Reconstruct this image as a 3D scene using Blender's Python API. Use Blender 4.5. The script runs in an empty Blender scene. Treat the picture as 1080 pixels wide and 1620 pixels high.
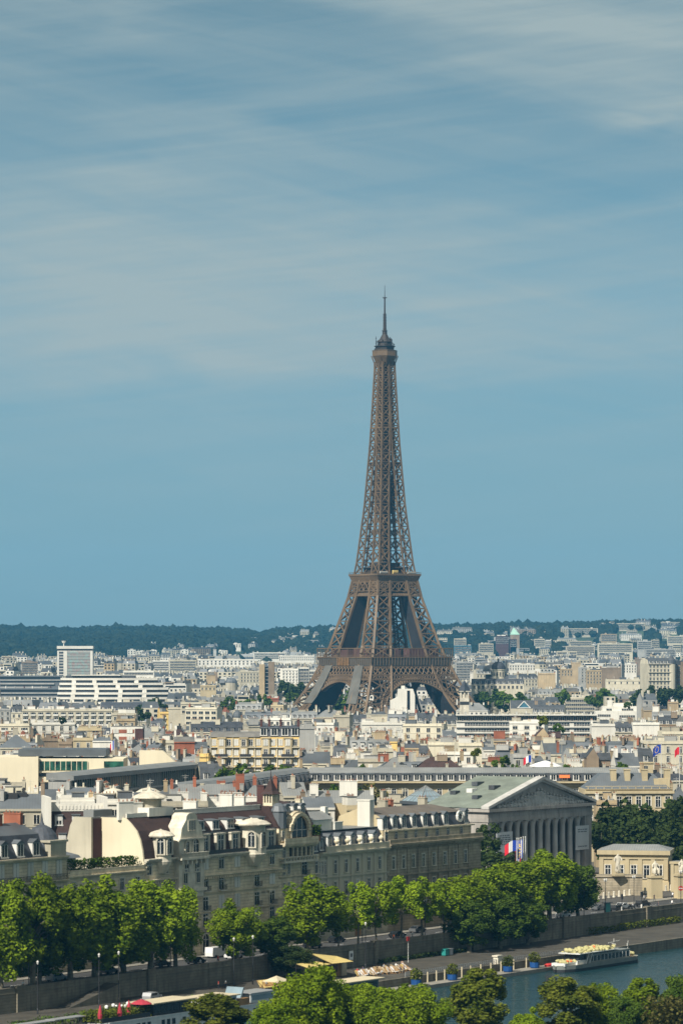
import bpy, math, random
from mathutils import Vector, noise
RND = random.Random(11)
F, HOR, CXP, ZC = 5425.0, 1033.0, 540.0, 60.0      # focal length in photo pixels, horizon row, centre column, eye height (m)
SC = bpy.context.scene
COL = SC.collection
# ------------------------------------------------------------------ camera
cam_d = bpy.data.cameras.new('camera')
cam = bpy.data.objects.new('camera', cam_d); COL.objects.link(cam)
cam.location = (0, 0, ZC); cam.rotation_euler = (math.radians(90), 0, 0)
cam_d.sensor_fit = 'VERTICAL'; cam_d.sensor_height = 36.0; cam_d.lens = 36.0*F/1620.0
cam_d.shift_y = (HOR-810.0)/1620.0
cam_d.clip_start = 1.0; cam_d.clip_end = 40000.0
cam_d.dof.use_dof = True; cam_d.dof.focus_distance = 2450.0; cam_d.dof.aperture_fstop = 0.62
SC.camera = cam
# ------------------------------------------------------------------ sun, sky, exposure
SUN_EL, SUN_AZ = math.radians(43), math.atan2(-0.56, -0.83)     # azimuth from +Y towards +X
sd = Vector((math.sin(SUN_AZ)*math.cos(SUN_EL), math.cos(SUN_AZ)*math.cos(SUN_EL), math.sin(SUN_EL)))
sl = bpy.data.lights.new('sun', 'SUN'); sl.energy = 5.0; sl.angle = math.radians(0.6); sl.color = (1.0, 0.94, 0.83)
so = bpy.data.objects.new('sun', sl); COL.objects.link(so); so.location = (0, 0, 400)
so.rotation_euler = sd.to_track_quat('Z', 'Y').to_euler()
SC.view_settings.view_transform = 'Standard'; SC.view_settings.look = 'None'
SC.view_settings.exposure = 0.45; SC.view_settings.gamma = 1.0; SC.view_settings.use_curve_mapping = False
SC.render.engine = 'CYCLES'
SC.cycles.max_bounces = 6; SC.cycles.diffuse_bounces = 3; SC.cycles.glossy_bounces = 3
SC.cycles.transmission_bounces = 3; SC.cycles.volume_bounces = 1; SC.cycles.transparent_max_bounces = 4
SC.cycles.use_denoising = True

def N(nt, typ, **kw):
    n = nt.nodes.new(typ)
    for k, v in kw.items():
        if k[0] == '_': n.inputs[int(k[1:])].default_value = v
        else: setattr(n, k, v)
    return n
def math_node(nt, op, a, b=None, clamp=False):
    n = nt.nodes.new('ShaderNodeMath'); n.operation = op; n.use_clamp = clamp
    for i, s in enumerate((a, b)):
        if s is None: continue
        if isinstance(s, (int, float)): n.inputs[i].default_value = s
        else: nt.links.new(s, n.inputs[i])
    return n.outputs[0]
def mixc(nt, fac, a, b, blend='MIX'):
    n = nt.nodes.new('ShaderNodeMix'); n.data_type = 'RGBA'; n.blend_type = blend
    for i, s in ((0, fac), (6, a), (7, b)):
        if isinstance(s, (int, float)): n.inputs[i].default_value = s
        elif isinstance(s, tuple): n.inputs[i].default_value = (*s[:3], 1)
        else: nt.links.new(s, n.inputs[i])
    return n.outputs[2]
def ramp(nt, src, stops):
    n = nt.nodes.new('ShaderNodeValToRGB')
    while len(n.color_ramp.elements) < len(stops): n.color_ramp.elements.new(0.5)
    for e, (p, c) in zip(n.color_ramp.elements, stops):
        e.position = p; e.color = (c, c, c, 1) if isinstance(c, (int, float)) else (*c, 1)
    nt.links.new(src, n.inputs[0]); return n.outputs[0]

w = bpy.data.worlds.new('World'); SC.world = w; w.use_nodes = True
nt = w.node_tree; nt.nodes.clear()
sky = N(nt, 'ShaderNodeTexSky', sky_type='NISHITA', sun_disc=False, sun_elevation=SUN_EL, sun_rotation=SUN_AZ % (2*math.pi),
        altitude=60.0, air_density=1.0, dust_density=0.6, ozone_density=2.0)
tc = N(nt, 'ShaderNodeTexCoord'); sx = N(nt, 'ShaderNodeSeparateXYZ'); nt.links.new(tc.outputs['Generated'], sx.inputs[0])
# thin streaky high cloud: noise over the direction sphere, drawn out along the horizon and a little tilted
def cloud(kx, kz, tilt, off, scale, detail, rough, dist):
    X = math_node(nt, 'MULTIPLY', sx.outputs[0], kx)
    Zt = math_node(nt, 'ADD', sx.outputs[2], math_node(nt, 'MULTIPLY', sx.outputs[0], tilt))
    Z = math_node(nt, 'MULTIPLY', Zt, kz)
    Yv = math_node(nt, 'MULTIPLY', sx.outputs[1], kx)
    cb = N(nt, 'ShaderNodeCombineXYZ'); nt.links.new(X, cb.inputs[0]); nt.links.new(Yv, cb.inputs[1]); nt.links.new(Z, cb.inputs[2])
    mp = N(nt, 'ShaderNodeVectorMath', operation='ADD'); nt.links.new(cb.outputs[0], mp.inputs[0]); mp.inputs[1].default_value = off
    no = N(nt, 'ShaderNodeTexNoise'); no.inputs['Scale'].default_value = scale; no.inputs['Detail'].default_value = detail
    no.inputs['Roughness'].default_value = rough; no.inputs['Distortion'].default_value = dist
    nt.links.new(mp.outputs[0], no.inputs['Vector']); return no.outputs['Fac']
wob = cloud(14.0, 60.0, 0.05, (2.2, 0.1, 4.4), 1.0, 3.0, 0.5, 0.6)
streak = ramp(nt, cloud(6.0, 120.0, -0.10, (4.4, 1.2, 2.6), 1.0, 6.0, 0.6, 0.9), [(0.30, 0.0), (0.72, 1.0)])
def bank(cx, cz, rx, rz, tilt, amp):
    """one soft bank of high cloud about a direction (tangents of azimuth and height), its edge broken by noise"""
    X = math_node(nt, 'DIVIDE', math_node(nt, 'SUBTRACT', sx.outputs[0], cx), rx)
    Zt = math_node(nt, 'ADD', math_node(nt, 'SUBTRACT', sx.outputs[2], cz), math_node(nt, 'MULTIPLY', math_node(nt, 'SUBTRACT', sx.outputs[0], cx), tilt))
    Zt = math_node(nt, 'ADD', Zt, math_node(nt, 'MULTIPLY', math_node(nt, 'SUBTRACT', wob, 0.5), 0.045))
    Z = math_node(nt, 'DIVIDE', Zt, rz)
    d = math_node(nt, 'SQRT', math_node(nt, 'ADD', math_node(nt, 'MULTIPLY', X, X), math_node(nt, 'MULTIPLY', Z, Z)))
    return math_node(nt, 'MULTIPLY', ramp(nt, math_node(nt, 'SUBTRACT', 1.0, d), [(0.0, 0.0), (0.2, 0.10), (0.5, 0.45), (1.0, 1.0)]), math_node(nt, 'MULTIPLY', math_node(nt, 'ADD', math_node(nt, 'MULTIPLY', streak, 0.75), 0.45), amp))
big = ramp(nt, cloud(5.0, 30.0, 0.10, (3.1, 0.4, 7.7), 1.0, 3.0, 0.5, 0.5), [(0.36, 0.0), (0.70, 1.0)])
fine = ramp(nt, cloud(7.0, 110.0, -0.13, (1.3, 5.2, 0.6), 1.0, 5.0, 0.55, 0.7), [(0.38, 0.0), (0.78, 1.0)])
fine2 = ramp(nt, cloud(9.0, 95.0, 0.22, (6.3, 2.2, 3.6), 1.0, 5.0, 0.55, 0.7), [(0.42, 0.0), (0.80, 1.0)])
m1 = math_node(nt, 'ADD', math_node(nt, 'MULTIPLY', big, 0.30), math_node(nt, 'ADD', math_node(nt, 'MULTIPLY', fine, 0.40), math_node(nt, 'MULTIPLY', fine2, 0.28)))
hi = ramp(nt, sx.outputs[2], [(0.0, 0.12), (0.05, 0.25), (0.085, 0.75), (0.19, 1.0)])
mask = math_node(nt, 'MULTIPLY', m1, hi)
for bk in ((0.035, 0.116, 0.09, 0.020, 0.05, 0.45), (0.06, 0.088, 0.08, 0.013, -0.06, 0.28), (-0.03, 0.066, 0.12, 0.022, 0.03, 0.20), (-0.07, 0.133, 0.06, 0.010, -0.10, 0.30), (0.070, 0.178, 0.085, 0.022, 0.16, 0.75), (0.0, 0.190, 0.06, 0.010, 0.10, 0.45), (-0.060, 0.104, 0.110, 0.042, -0.06, 0.85), (-0.01, 0.090, 0.12, 0.018, 0.0, 0.40), (0.086, 0.157, 0.022, 0.005, -0.12, 0.60), (-0.03, 0.150, 0.06, 0.012, 0.12, 0.35), (-0.075, 0.186, 0.04, 0.012, 0.1, 0.40)):
    mask = math_node(nt, 'ADD', mask, bank(*bk))
overhead_fill = ramp(nt, sx.outputs[2], [(0.0, 0.0), (0.25, 0.0), (0.55, 0.9), (1.0, 0.9)])    # bright sky added overhead, out of view, to fill the shade
mask = math_node(nt, 'MAXIMUM', math_node(nt, 'MINIMUM', mask, 0.92), overhead_fill)
base = mixc(nt, 0.76, sky.outputs[0], (1.62, 3.72, 4.78))
base = mixc(nt, 1.0, base, ramp(nt, sx.outputs[2], [(0.0, 0.98), (0.10, 1.08), (0.19, 0.80)]), 'MULTIPLY')
cl_col = mixc(nt, overhead_fill, (4.5, 5.5, 5.6), (6.0, 5.7, 5.0))
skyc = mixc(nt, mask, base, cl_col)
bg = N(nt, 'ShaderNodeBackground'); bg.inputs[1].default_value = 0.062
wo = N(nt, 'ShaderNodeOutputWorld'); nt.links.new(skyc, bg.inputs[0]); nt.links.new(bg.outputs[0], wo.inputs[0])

# ------------------------------------------------------------------ materials
def mat(name, col, rough=0.8, var=0.12, obj=0.12, scale=0.25, streak=0.0, dark=None, metal=0.0, bump=0.0, spec=0.3, fine=0.0, fscale=3.0):
    """Principled surface: noise patches of the thing's own tone, optional rain streaks and a per-object tint."""
    m = bpy.data.materials.new(name); m.use_nodes = True; t = m.node_tree
    b = t.nodes['Principled BSDF']; b.inputs['Roughness'].default_value = rough; b.inputs['Metallic'].default_value = metal
    b.inputs['Specular IOR Level'].default_value = spec
    g = N(t, 'ShaderNodeNewGeometry')
    n1 = N(t, 'ShaderNodeTexNoise'); n1.inputs['Scale'].default_value = scale; n1.inputs['Detail'].default_value = 5.0
    t.links.new(g.outputs['Position'], n1.inputs['Vector'])
    dk = dark if dark else tuple(c*(1-2.2*var) for c in col)
    c = mixc(t, ramp(t, n1.outputs['Fac'], [(0.3, 0.0), (0.7, 1.0)]), dk, tuple(min(1, x*(1+var)) for x in col))
    if streak:
        mp = N(t, 'ShaderNodeMapping'); mp.inputs['Scale'].default_value = (1.1, 1.1, 0.10); t.links.new(g.outputs['Position'], mp.inputs[0])
        n2 = N(t, 'ShaderNodeTexNoise'); n2.inputs['Scale'].default_value = 1.0; n2.inputs['Detail'].default_value = 3.0
        t.links.new(mp.outputs[0], n2.inputs['Vector'])
        s = math_node(t, 'MULTIPLY', ramp(t, n2.outputs['Fac'], [(0.48, 0.0), (0.75, 1.0)]), streak)
        c = mixc(t, s, c, tuple(x*0.35 for x in col))
    if fine:
        n3 = N(t, 'ShaderNodeTexNoise'); n3.inputs['Scale'].default_value = fscale; n3.inputs['Detail'].default_value = 2.0
        t.links.new(g.outputs['Position'], n3.inputs['Vector'])
        c = mixc(t, math_node(t, 'MULTIPLY', ramp(t, n3.outputs['Fac'], [(0.45, 0.0), (0.65, 1.0)]), fine), c, tuple(x*0.45 for x in col))
    if obj:
        oi = N(t, 'ShaderNodeObjectInfo')
        k = math_node(t, 'ADD', math_node(t, 'MULTIPLY', oi.outputs['Random'], 2*obj), 1-obj)
        cb = N(t, 'ShaderNodeCombineColor'); [t.links.new(k, cb.inputs[i]) for i in range(3)]
        c = mixc(t, 1.0, c, cb.outputs[0], 'MULTIPLY')
    t.links.new(c, b.inputs['Base Color'])
    if bump:
        bp = N(t, 'ShaderNodeBump'); bp.inputs['Strength'].default_value = bump; bp.inputs['Distance'].default_value = 0.3
        t.links.new(n1.outputs['Fac'], bp.inputs['Height']); t.links.new(bp.outputs[0], b.inputs['Normal'])
    return m
def seam(m, scale, gap, axis_scale=(1, 1, 1), depth=0.5):
    """standing seams / panel joints as thin darker lines in the object's own space"""
    t = m.node_tree; b = t.nodes['Principled BSDF']; src = b.inputs['Base Color'].links[0].from_socket
    tcn = N(t, 'ShaderNodeTexCoord'); mp = N(t, 'ShaderNodeMapping'); mp.inputs['Scale'].default_value = axis_scale
    t.links.new(tcn.outputs['Object'], mp.inputs[0])
    wv = N(t, 'ShaderNodeTexWave', wave_type='BANDS', bands_direction='X'); wv.inputs['Scale'].default_value = scale
    t.links.new(mp.outputs[0], wv.inputs['Vector'])
    f = ramp(t, wv.outputs['Fac'], [(0.0, depth), (gap, 0.0)])
    c = mixc(t, f, src, (0.05, 0.055, 0.06)); t.links.new(c, b.inputs['Base Color']); return m

M = {}
M['cream'] = mat('cream_stone', (0.54, 0.495, 0.38), 0.85, 0.07, 0.14, 0.15, 0.30)
M['white'] = mat('white_render', (0.64, 0.615, 0.545), 0.8, 0.05, 0.10, 0.15, 0.22)
M['beige'] = mat('beige_render', (0.41, 0.375, 0.29), 0.85, 0.08, 0.14, 0.15, 0.30)
M['tan'] = mat('tan_render', (0.40, 0.31, 0.19), 0.85, 0.10, 0.15, 0.12, 0.35)
M['yellow'] = mat('yellow_render', (0.66, 0.47, 0.17), 0.85, 0.07, 0.06, 0.15, 0.20)
M['butter'] = mat('butter_render', (0.45, 0.375, 0.235), 0.85, 0.07, 0.06, 0.15, 0.20)
M['grey'] = mat('grey_concrete', (0.36, 0.355, 0.33), 0.85, 0.08, 0.14, 0.15, 0.35)
M['brown'] = mat('brown_render', (0.24, 0.185, 0.13), 0.9, 0.12, 0.15, 0.15, 0.35)
M['brick'] = mat('red_brick', (0.30, 0.105, 0.06), 0.9, 0.12, 0.12, 0.3, 0.2)
M['brickdk'] = mat('dark_brick', (0.085, 0.040, 0.036), 0.9, 0.12, 0.12, 0.3, 0.2)
M['quaystone'] = mat('quay_facade_stone', (0.66, 0.565, 0.40), 0.9, 0.14, 0.10, 0.35, 0.35, fine=0.22, fscale=0.9)
M['quaydark'] = mat('sooty_facade_stone', (0.37, 0.315, 0.225), 0.9, 0.16, 0.10, 0.35, 0.6, fine=0.35, fscale=0.9)
M['palestone'] = mat('pale_carved_stone', (0.62, 0.57, 0.46), 0.85, 0.12, 0.06, 0.4, 0.5, fine=0.2, fscale=1.4)
M['gablecream'] = mat('smooth_cream_gable_render', (0.62, 0.55, 0.40), 0.85, 0.04, 0.05, 0.12, 0.10)
def courses(m, scale, gap, depth):
    """horizontal stone courses"""
    t = m.node_tree; b = t.nodes['Principled BSDF']; src = b.inputs['Base Color'].links[0].from_socket
    g = N(t, 'ShaderNodeNewGeometry'); wv = N(t, 'ShaderNodeTexWave', wave_type='BANDS', bands_direction='Z'); wv.inputs['Scale'].default_value = scale
    wv.inputs['Distortion'].default_value = 0.25; wv.inputs['Detail Scale'].default_value = 0.6
    t.links.new(g.outputs['Position'], wv.inputs['Vector'])
    c = mixc(t, ramp(t, wv.outputs['Fac'], [(0.0, depth), (gap, 0.0)]), src, (0.04, 0.037, 0.030)); t.links.new(c, b.inputs['Base Color'])
M['zinc'] = seam(mat('zinc_roof', (0.090, 0.102, 0.113), 0.55, 0.12, 0.22, 0.2, 0.0, spec=0.5), 0.5, 0.12, depth=0.35)
M['zinclight'] = seam(mat('pale_zinc_roof', (0.200, 0.206, 0.200), 0.55, 0.10, 0.15, 0.2, 0.0, spec=0.5), 0.5, 0.14, depth=0.40)
M['slate'] = mat('slate_roof', (0.055, 0.062, 0.075), 0.6, 0.15, 0.25, 0.4, 0.0, fine=0.4, fscale=2.5)
M['greyroof'] = mat('grey_slate_roof', (0.062, 0.068, 0.076), 0.65, 0.15, 0.25, 0.4, 0.0, fine=0.3, fscale=2.0)
M['gravel'] = mat('gravel_flat_roof', (0.155, 0.150, 0.138), 0.95, 0.15, 0.22, 0.3, 0.0, fine=0.2)
M['redtile'] = mat('brown_red_tile_roof', (0.055, 0.032, 0.029), 0.8, 0.12, 0.10, 0.5, 0.0, fine=0.4, fscale=3.0)
M['orangetile'] = mat('orange_tile', (0.30, 0.09, 0.05), 0.8, 0.12, 0.10, 0.5, 0.0, fine=0.4, fscale=3.0)
M['terracotta'] = mat('terracotta_pots', (0.27, 0.125, 0.075), 0.85, 0.15, 0.2, 1.5)
M['copper'] = seam(mat('green_copper_roof', (0.185, 0.212, 0.175), 0.6, 0.12, 0.0, 0.25, 0.25), 0.35, 0.10, depth=0.25)
M['tealroof'] = mat('teal_metal_roof', (0.16, 0.27, 0.27), 0.5, 0.08, 0.1, 0.2)
M['glass'] = mat('window_glass', (0.016, 0.020, 0.024), 0.12, 0.2, 0.3, 0.6, spec=0.6)
M['greenglass'] = mat('green_tinted_glass', (0.02, 0.085, 0.055), 0.15, 0.5, 0.0, 0.45, spec=0.6)
M['frame'] = mat('white_window_frame', (0.62, 0.61, 0.57), 0.6, 0.05, 0.1)
M['shutter'] = mat('pale_shutter', (0.56, 0.55, 0.50), 0.7, 0.05, 0.12)
M['iron'] = mat('black_iron', (0.028, 0.028, 0.030), 0.5, 0.1, 0.1, spec=0.5)
M['tower'] = mat('brown_tower_iron', (0.148, 0.098, 0.054), 0.6, 0.14, 0.0, 0.08, spec=0.35)
M['towerdk'] = mat('dark_iron_and_tower_shade', (0.040, 0.033, 0.029), 0.65, 0.14, 0.0, 0.08)  # dark fittings; also puts the interior's shade into the core's colour
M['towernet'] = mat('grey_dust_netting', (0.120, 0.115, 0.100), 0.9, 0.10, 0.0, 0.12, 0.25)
M['netshade'] = mat('charcoal_net_and_deck_shade', (0.030, 0.030, 0.033), 0.9, 0.12, 0.0, 0.12, 0.2)
M['asphalt'] = mat('asphalt', (0.060, 0.060, 0.060), 0.9, 0.15, 0.0, 0.12, fine=0.3, fscale=0.5)
M['pavement'] = mat('pale_pavement', (0.25, 0.235, 0.20), 0.9, 0.12, 0.0, 0.3, fine=0.25, fscale=1.0)
M['cityground'] = mat('street_ground', (0.085, 0.080, 0.072), 0.95, 0.15, 0.0, 0.02)
M['quaywall'] = mat('embankment_stone', (0.205, 0.182, 0.135), 0.95, 0.18, 0.0, 0.22, 0.75, fine=0.35, fscale=0.8)
M['cobble'] = mat('quay_cobbles', (0.068, 0.062, 0.050), 0.9, 0.18, 0.0, 0.25, fine=0.4, fscale=1.2)
M['bark'] = mat('plane_bark', (0.17, 0.15, 0.11), 0.9, 0.25, 0.1, 1.5)
M['car'] = mat('car_black', (0.016, 0.017, 0.019), 0.25, 0.05, 0.0, spec=0.6)
M['carwhite'] = mat('car_white', (0.70, 0.70, 0.69), 0.3, 0.02, 0.0, spec=0.6)
M['carsilver'] = mat('car_silver', (0.40, 0.41, 0.42), 0.3, 0.02, 0.0, spec=0.6, metal=0.3)
M['cargrey'] = mat('car_grey', (0.12, 0.125, 0.13), 0.3, 0.02, 0.0, spec=0.6)
M['tyre'] = mat('tyre_rubber', (0.018, 0.018, 0.018), 0.9, 0.1, 0.0)
M['fblue'] = mat('flag_blue', (0.012, 0.045, 0.30), 0.8, 0.06, 0.0, 1.0)
M['fwhite'] = mat('flag_white', (0.72, 0.72, 0.70), 0.8, 0.04, 0.0, 1.0)
M['fred'] = mat('flag_red', (0.55, 0.018, 0.035), 0.8, 0.06, 0.0, 1.0)
M['fgold'] = mat('flag_gold', (0.75, 0.50, 0.03), 0.8, 0.05, 0.0, 1.0)
M['orange'] = mat('orange_awning', (0.75, 0.16, 0.04), 0.8, 0.06, 0.0, 1.0)
M['yawning'] = mat('yellow_canvas', (0.55, 0.43, 0.16), 0.85, 0.08, 0.0, 0.6)
M['canvas'] = mat('beige_canvas', (0.52, 0.45, 0.31), 0.85, 0.06, 0.05, 0.6)
M['lifebuoy'] = mat('pale_yellow_life_jackets', (0.50, 0.46, 0.22), 0.8, 0.10, 0.1, 1.2, fine=0.25, fscale=1.6)
M['boatwhite'] = mat('boat_white_paint', (0.62, 0.63, 0.61), 0.4, 0.06, 0.0, 0.5, 0.2, spec=0.5)
M['boatgrey'] = mat('boat_grey_paint', (0.20, 0.215, 0.20), 0.5, 0.08, 0.0, 0.5, 0.2)
M['boatdark'] = mat('boat_dark_hull', (0.035, 0.038, 0.042), 0.5, 0.08, 0.0, 0.5)
M['wood'] = mat('varnished_wood', (0.34, 0.19, 0.075), 0.6, 0.15, 0.1, 1.0)
M['bluepaint'] = mat('blue_paint', (0.012, 0.065, 0.22), 0.5, 0.08, 0.0, 0.8)
M['redcloth'] = mat('coral_red_cloth', (0.38, 0.035, 0.055), 0.8, 0.06, 0.1, 1.0)
M['redpaint'] = mat('red_paint', (0.50, 0.035, 0.03), 0.5, 0.06, 0.0, 0.8)
M['teal'] = mat('teal_panel', (0.03, 0.24, 0.22), 0.4, 0.06, 0.0, 0.8)
M['skin'] = mat('skin', (0.45, 0.28, 0.20), 0.7, 0.05, 0.1, 2.0)
M['hair'] = mat('dark_hair', (0.03, 0.022, 0.016), 0.7, 0.1, 0.0, 3.0)
M['denim'] = mat('dark_trousers', (0.03, 0.035, 0.055), 0.85, 0.1, 0.0, 3.0)
M['banner'] = mat('white_banner', (0.52, 0.53, 0.53), 0.8, 0.04, 0.0, 0.3)
M['print'] = mat('grey_print', (0.13, 0.14, 0.15), 0.8, 0.04, 0.0, 0.3)
M['grass'] = mat('hill_grass', (0.045, 0.070, 0.030), 0.95, 0.25, 0.0, 0.01)
M['blueglass'] = mat('blue_glass_facade', (0.06, 0.16, 0.22), 0.25, 0.15, 0.0, 0.2, spec=0.6)

courses(M['quaywall'], 0.55, 0.12, 0.35); courses(M['quaystone'], 0.5, 0.10, 0.45); courses(M['quaydark'], 0.5, 0.10, 0.45)
def leafmat(name, a, b, trans=0.26, scale=0.35):
    m = bpy.data.materials.new(name); m.use_nodes = True; t = m.node_tree; t.nodes.clear()
    g = N(t, 'ShaderNodeNewGeometry'); n = N(t, 'ShaderNodeTexNoise'); n.inputs['Scale'].default_value = scale; n.inputs['Detail'].default_value = 3.0
    t.links.new(g.outputs['Position'], n.inputs['Vector'])
    c = mixc(t, ramp(t, n.outputs['Fac'], [(0.30, 0.0), (0.70, 1.0)]), tuple(x*0.8 for x in a), tuple(x*1.12 for x in b))
    oi = N(t, 'ShaderNodeObjectInfo'); k = math_node(t, 'ADD', math_node(t, 'MULTIPLY', oi.outputs['Random'], 0.4), 0.8)
    cb = N(t, 'ShaderNodeCombineColor'); [t.links.new(k, cb.inputs[i]) for i in range(3)]
    c = mixc(t, 1.0, c, cb.outputs[0], 'MULTIPLY')
    d = N(t, 'ShaderNodeBsdfDiffuse'); t.links.new(c, d.inputs[0])
    tr = N(t, 'ShaderNodeBsdfTranslucent'); t.links.new(c, tr.inputs[0])
    mx = N(t, 'ShaderNodeMixShader'); mx.inputs[0].default_value = trans
    t.links.new(d.outputs[0], mx.inputs[1]); t.links.new(tr.outputs[0], mx.inputs[2])
    o = N(t, 'ShaderNodeOutputMaterial'); t.links.new(mx.outputs[0], o.inputs[0]); return m
M['leaf'] = leafmat('plane_leaves', (0.095, 0.160, 0.010), (0.175, 0.235, 0.014))
M['leafbright'] = leafmat('bright_plane_leaves', (0.115, 0.195, 0.010), (0.205, 0.275, 0.014))
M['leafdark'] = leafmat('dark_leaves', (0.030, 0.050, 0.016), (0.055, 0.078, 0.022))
M['leafolive'] = leafmat('olive_poplar_leaves', (0.075, 0.105, 0.014), (0.135, 0.150, 0.020))
M['leafmid'] = leafmat('mid_green_leaves', (0.050, 0.095, 0.014), (0.095, 0.145, 0.020))
M['leafdry'] = leafmat('dry_tan_leaves', (0.10, 0.105, 0.030), (0.165, 0.145, 0.045))

# ------------------------------------------------------------------ mesh builder
class MB:
    def __init__(s): s.v = []; s.f = []; s.m = []
    def face(s, pts, m=0):
        i = len(s.v); s.v.extend(tuple(p) for p in pts); s.f.append(tuple(range(i, i+len(pts)))); s.m.append(m)
    def box(s, x0, x1, y0, y1, z0, z1, m=0, bottom=True):
        i = len(s.v)
        s.v += [(x0,y0,z0),(x1,y0,z0),(x1,y1,z0),(x0,y1,z0),(x0,y0,z1),(x1,y0,z1),(x1,y1,z1),(x0,y1,z1)]
        fs = [(4,5,6,7),(0,1,5,4),(1,2,6,5),(2,3,7,6),(3,0,4,7)]
        if bottom: fs.append((3,2,1,0))
        for f in fs: s.f.append(tuple(i+k for k in f)); s.m.append(m)
    def extr(s, poly, a0, a1, axis='x', m=0, caps=None):
        """poly: list of (p,q). axis x: p=y,q=z ; axis y: p=x,q=z ; axis z: p=x,q=y"""
        def P(p, q, a): return (a, p, q) if axis == 'x' else ((p, a, q) if axis == 'y' else (p, q, a))
        n = len(poly); i = len(s.v)
        s.v += [P(p, q, a0) for p, q in poly] + [P(p, q, a1) for p, q in poly]
        for k in range(n):
            j = (k+1) % n; s.f.append((i+k, i+j, i+n+j, i+n+k)); s.m.append(m)
        cm = m if caps is None else caps
        s.f.append(tuple(i+k for k in range(n))[::-1]); s.m.append(cm)
        s.f.append(tuple(i+n+k for k in range(n))); s.m.append(cm)
    def bar(s, p, q, w, h=None, m=0):
        p = Vector(p); q = Vector(q); d = q-p
        if d.length < 1e-6: return
        d.normalize(); up = Vector((0, 0, 1)) if abs(d.z) < 0.95 else Vector((0, 1, 0))
        a = d.cross(up).normalized()*(w/2); b = a.cross(d).normalized()*((h or w)/2); i = len(s.v)
        for c in (p, q):
            s.v += [tuple(c+a+b), tuple(c-a+b), tuple(c-a-b), tuple(c+a-b)]
        for k in range(4):
            j = (k+1) % 4; s.f.append((i+k, i+j, i+4+j, i+4+k)); s.m.append(m)
        s.f.append((i+3, i+2, i+1, i)); s.f.append((i+4, i+5, i+6, i+7)); s.m += [m, m]
    def tube(s, pts, rads, n=7, m=0, cap=True):
        rings = []
        for k, p in enumerate(pts):
            p = Vector(p); d = Vector(pts[min(k+1, len(pts)-1)])-Vector(pts[max(k-1, 0)])
            d.normalize(); up = Vector((0, 1, 0)) if abs(d.y) < 0.9 else Vector((1, 0, 0))
            a = d.cross(up).normalized(); b = d.cross(a); r = rads[k]; i = len(s.v)
            s.v += [tuple(p+a*(r*math.cos(2*math.pi*t/n))+b*(r*math.sin(2*math.pi*t/n))) for t in range(n)]; rings.append(i)
        for r0, r1 in zip(rings, rings[1:]):
            for t in range(n):
                u = (t+1) % n; s.f.append((r0+t, r0+u, r1+u, r1+t)); s.m.append(m)
        if cap:
            s.f.append(tuple(rings[0]+t for t in range(n))[::-1]); s.f.append(tuple(rings[-1]+t for t in range(n))); s.m += [m, m]
    def lathe(s, cx, cy, prof, n=16, m=0, sx=1.0, sy=1.0):
        rings = []
        for r, z in prof:
            i = len(s.v); s.v += [(cx+sx*r*math.cos(2*math.pi*t/n), cy+sy*r*math.sin(2*math.pi*t/n), z) for t in range(n)]; rings.append(i)
        for r0, r1 in zip(rings, rings[1:]):
            for t in range(n):
                u = (t+1) % n; s.f.append((r0+t, r0+u, r1+u, r1+t)); s.m.append(m)
        s.f.append(tuple(rings[0]+t for t in range(n))[::-1]); s.f.append(tuple(rings[-1]+t for t in range(n))); s.m += [m, m]
    def blob(s, c, r, rz=None, n=8, k=5, m=0, jit=0.0):
        prof = []
        for a in range(k+1):
            th = -math.pi/2+math.pi*a/k; prof.append((max(0.02, r*math.cos(th)), (rz or r)*math.sin(th)))
        i0 = len(s.v); s.lathe(c[0], c[1], [(q, c[2]+z) for q, z in prof], n, m)
        if jit:
            for t in range(i0, len(s.v)):
                v = s.v[t]; s.v[t] = tuple(x+RND.uniform(-jit, jit) for x in v)
    def mesh(s, name, mats):
        me = bpy.data.meshes.new(name); me.from_pydata(s.v, [], s.f)
        for x in mats: me.materials.append(M[x] if isinstance(x, str) else x)
        if len(mats) > 1: me.polygons.foreach_set('material_index', s.m)
        me.update(); return me
def link(name, me, parent=None, loc=None, rz=0.0):
    o = bpy.data.objects.new(name, me); COL.objects.link(o)
    if parent: o.parent = parent
    if loc: o.location = loc
    if rz: o.rotation_euler = (0, 0, rz)
    return o
def part(mb, name, mats, parent, loc=None, rz=0.0):
    return link(name, mb.mesh(name, mats if isinstance(mats, (list, tuple)) else [mats]), parent, loc, rz)
def tag(o, label=None, cat=None, group=None, kind=None):
    if label: o['label'] = label
    if cat: o['category'] = cat
    if group: o['group'] = group
    if kind: o['kind'] = kind
    return o
def thing(name, label, cat, loc=(0, 0, 0), rz=0.0, group=None):
    return tag(link(name, None, None, loc, rz), label, cat, group)
def atx(px, Y): return (px-CXP)/F*Y
def atz(py, Y): return ZC-(py-HOR)/F*Y
# ------------------------------------------------------------------ the quay's own frame: u along the river, v away from it
QA = math.radians(56.0); QO = (-2.5, 685.0)
QD = (math.cos(QA), math.sin(QA)); QI = (-math.sin(QA), math.cos(QA))
def Q(u, v, z=0.0): return (QO[0]+u*QD[0]+v*QI[0], QO[1]+u*QD[1]+v*QI[1], z)
def U(px, v):                                     # where the line v is met, in the photo column px
    t = (px-CXP)/F; x0 = QO[0]+v*QI[0]; y0 = QO[1]+v*QI[1]
    return (t*y0-x0)/(QD[0]-t*QD[1])
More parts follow.
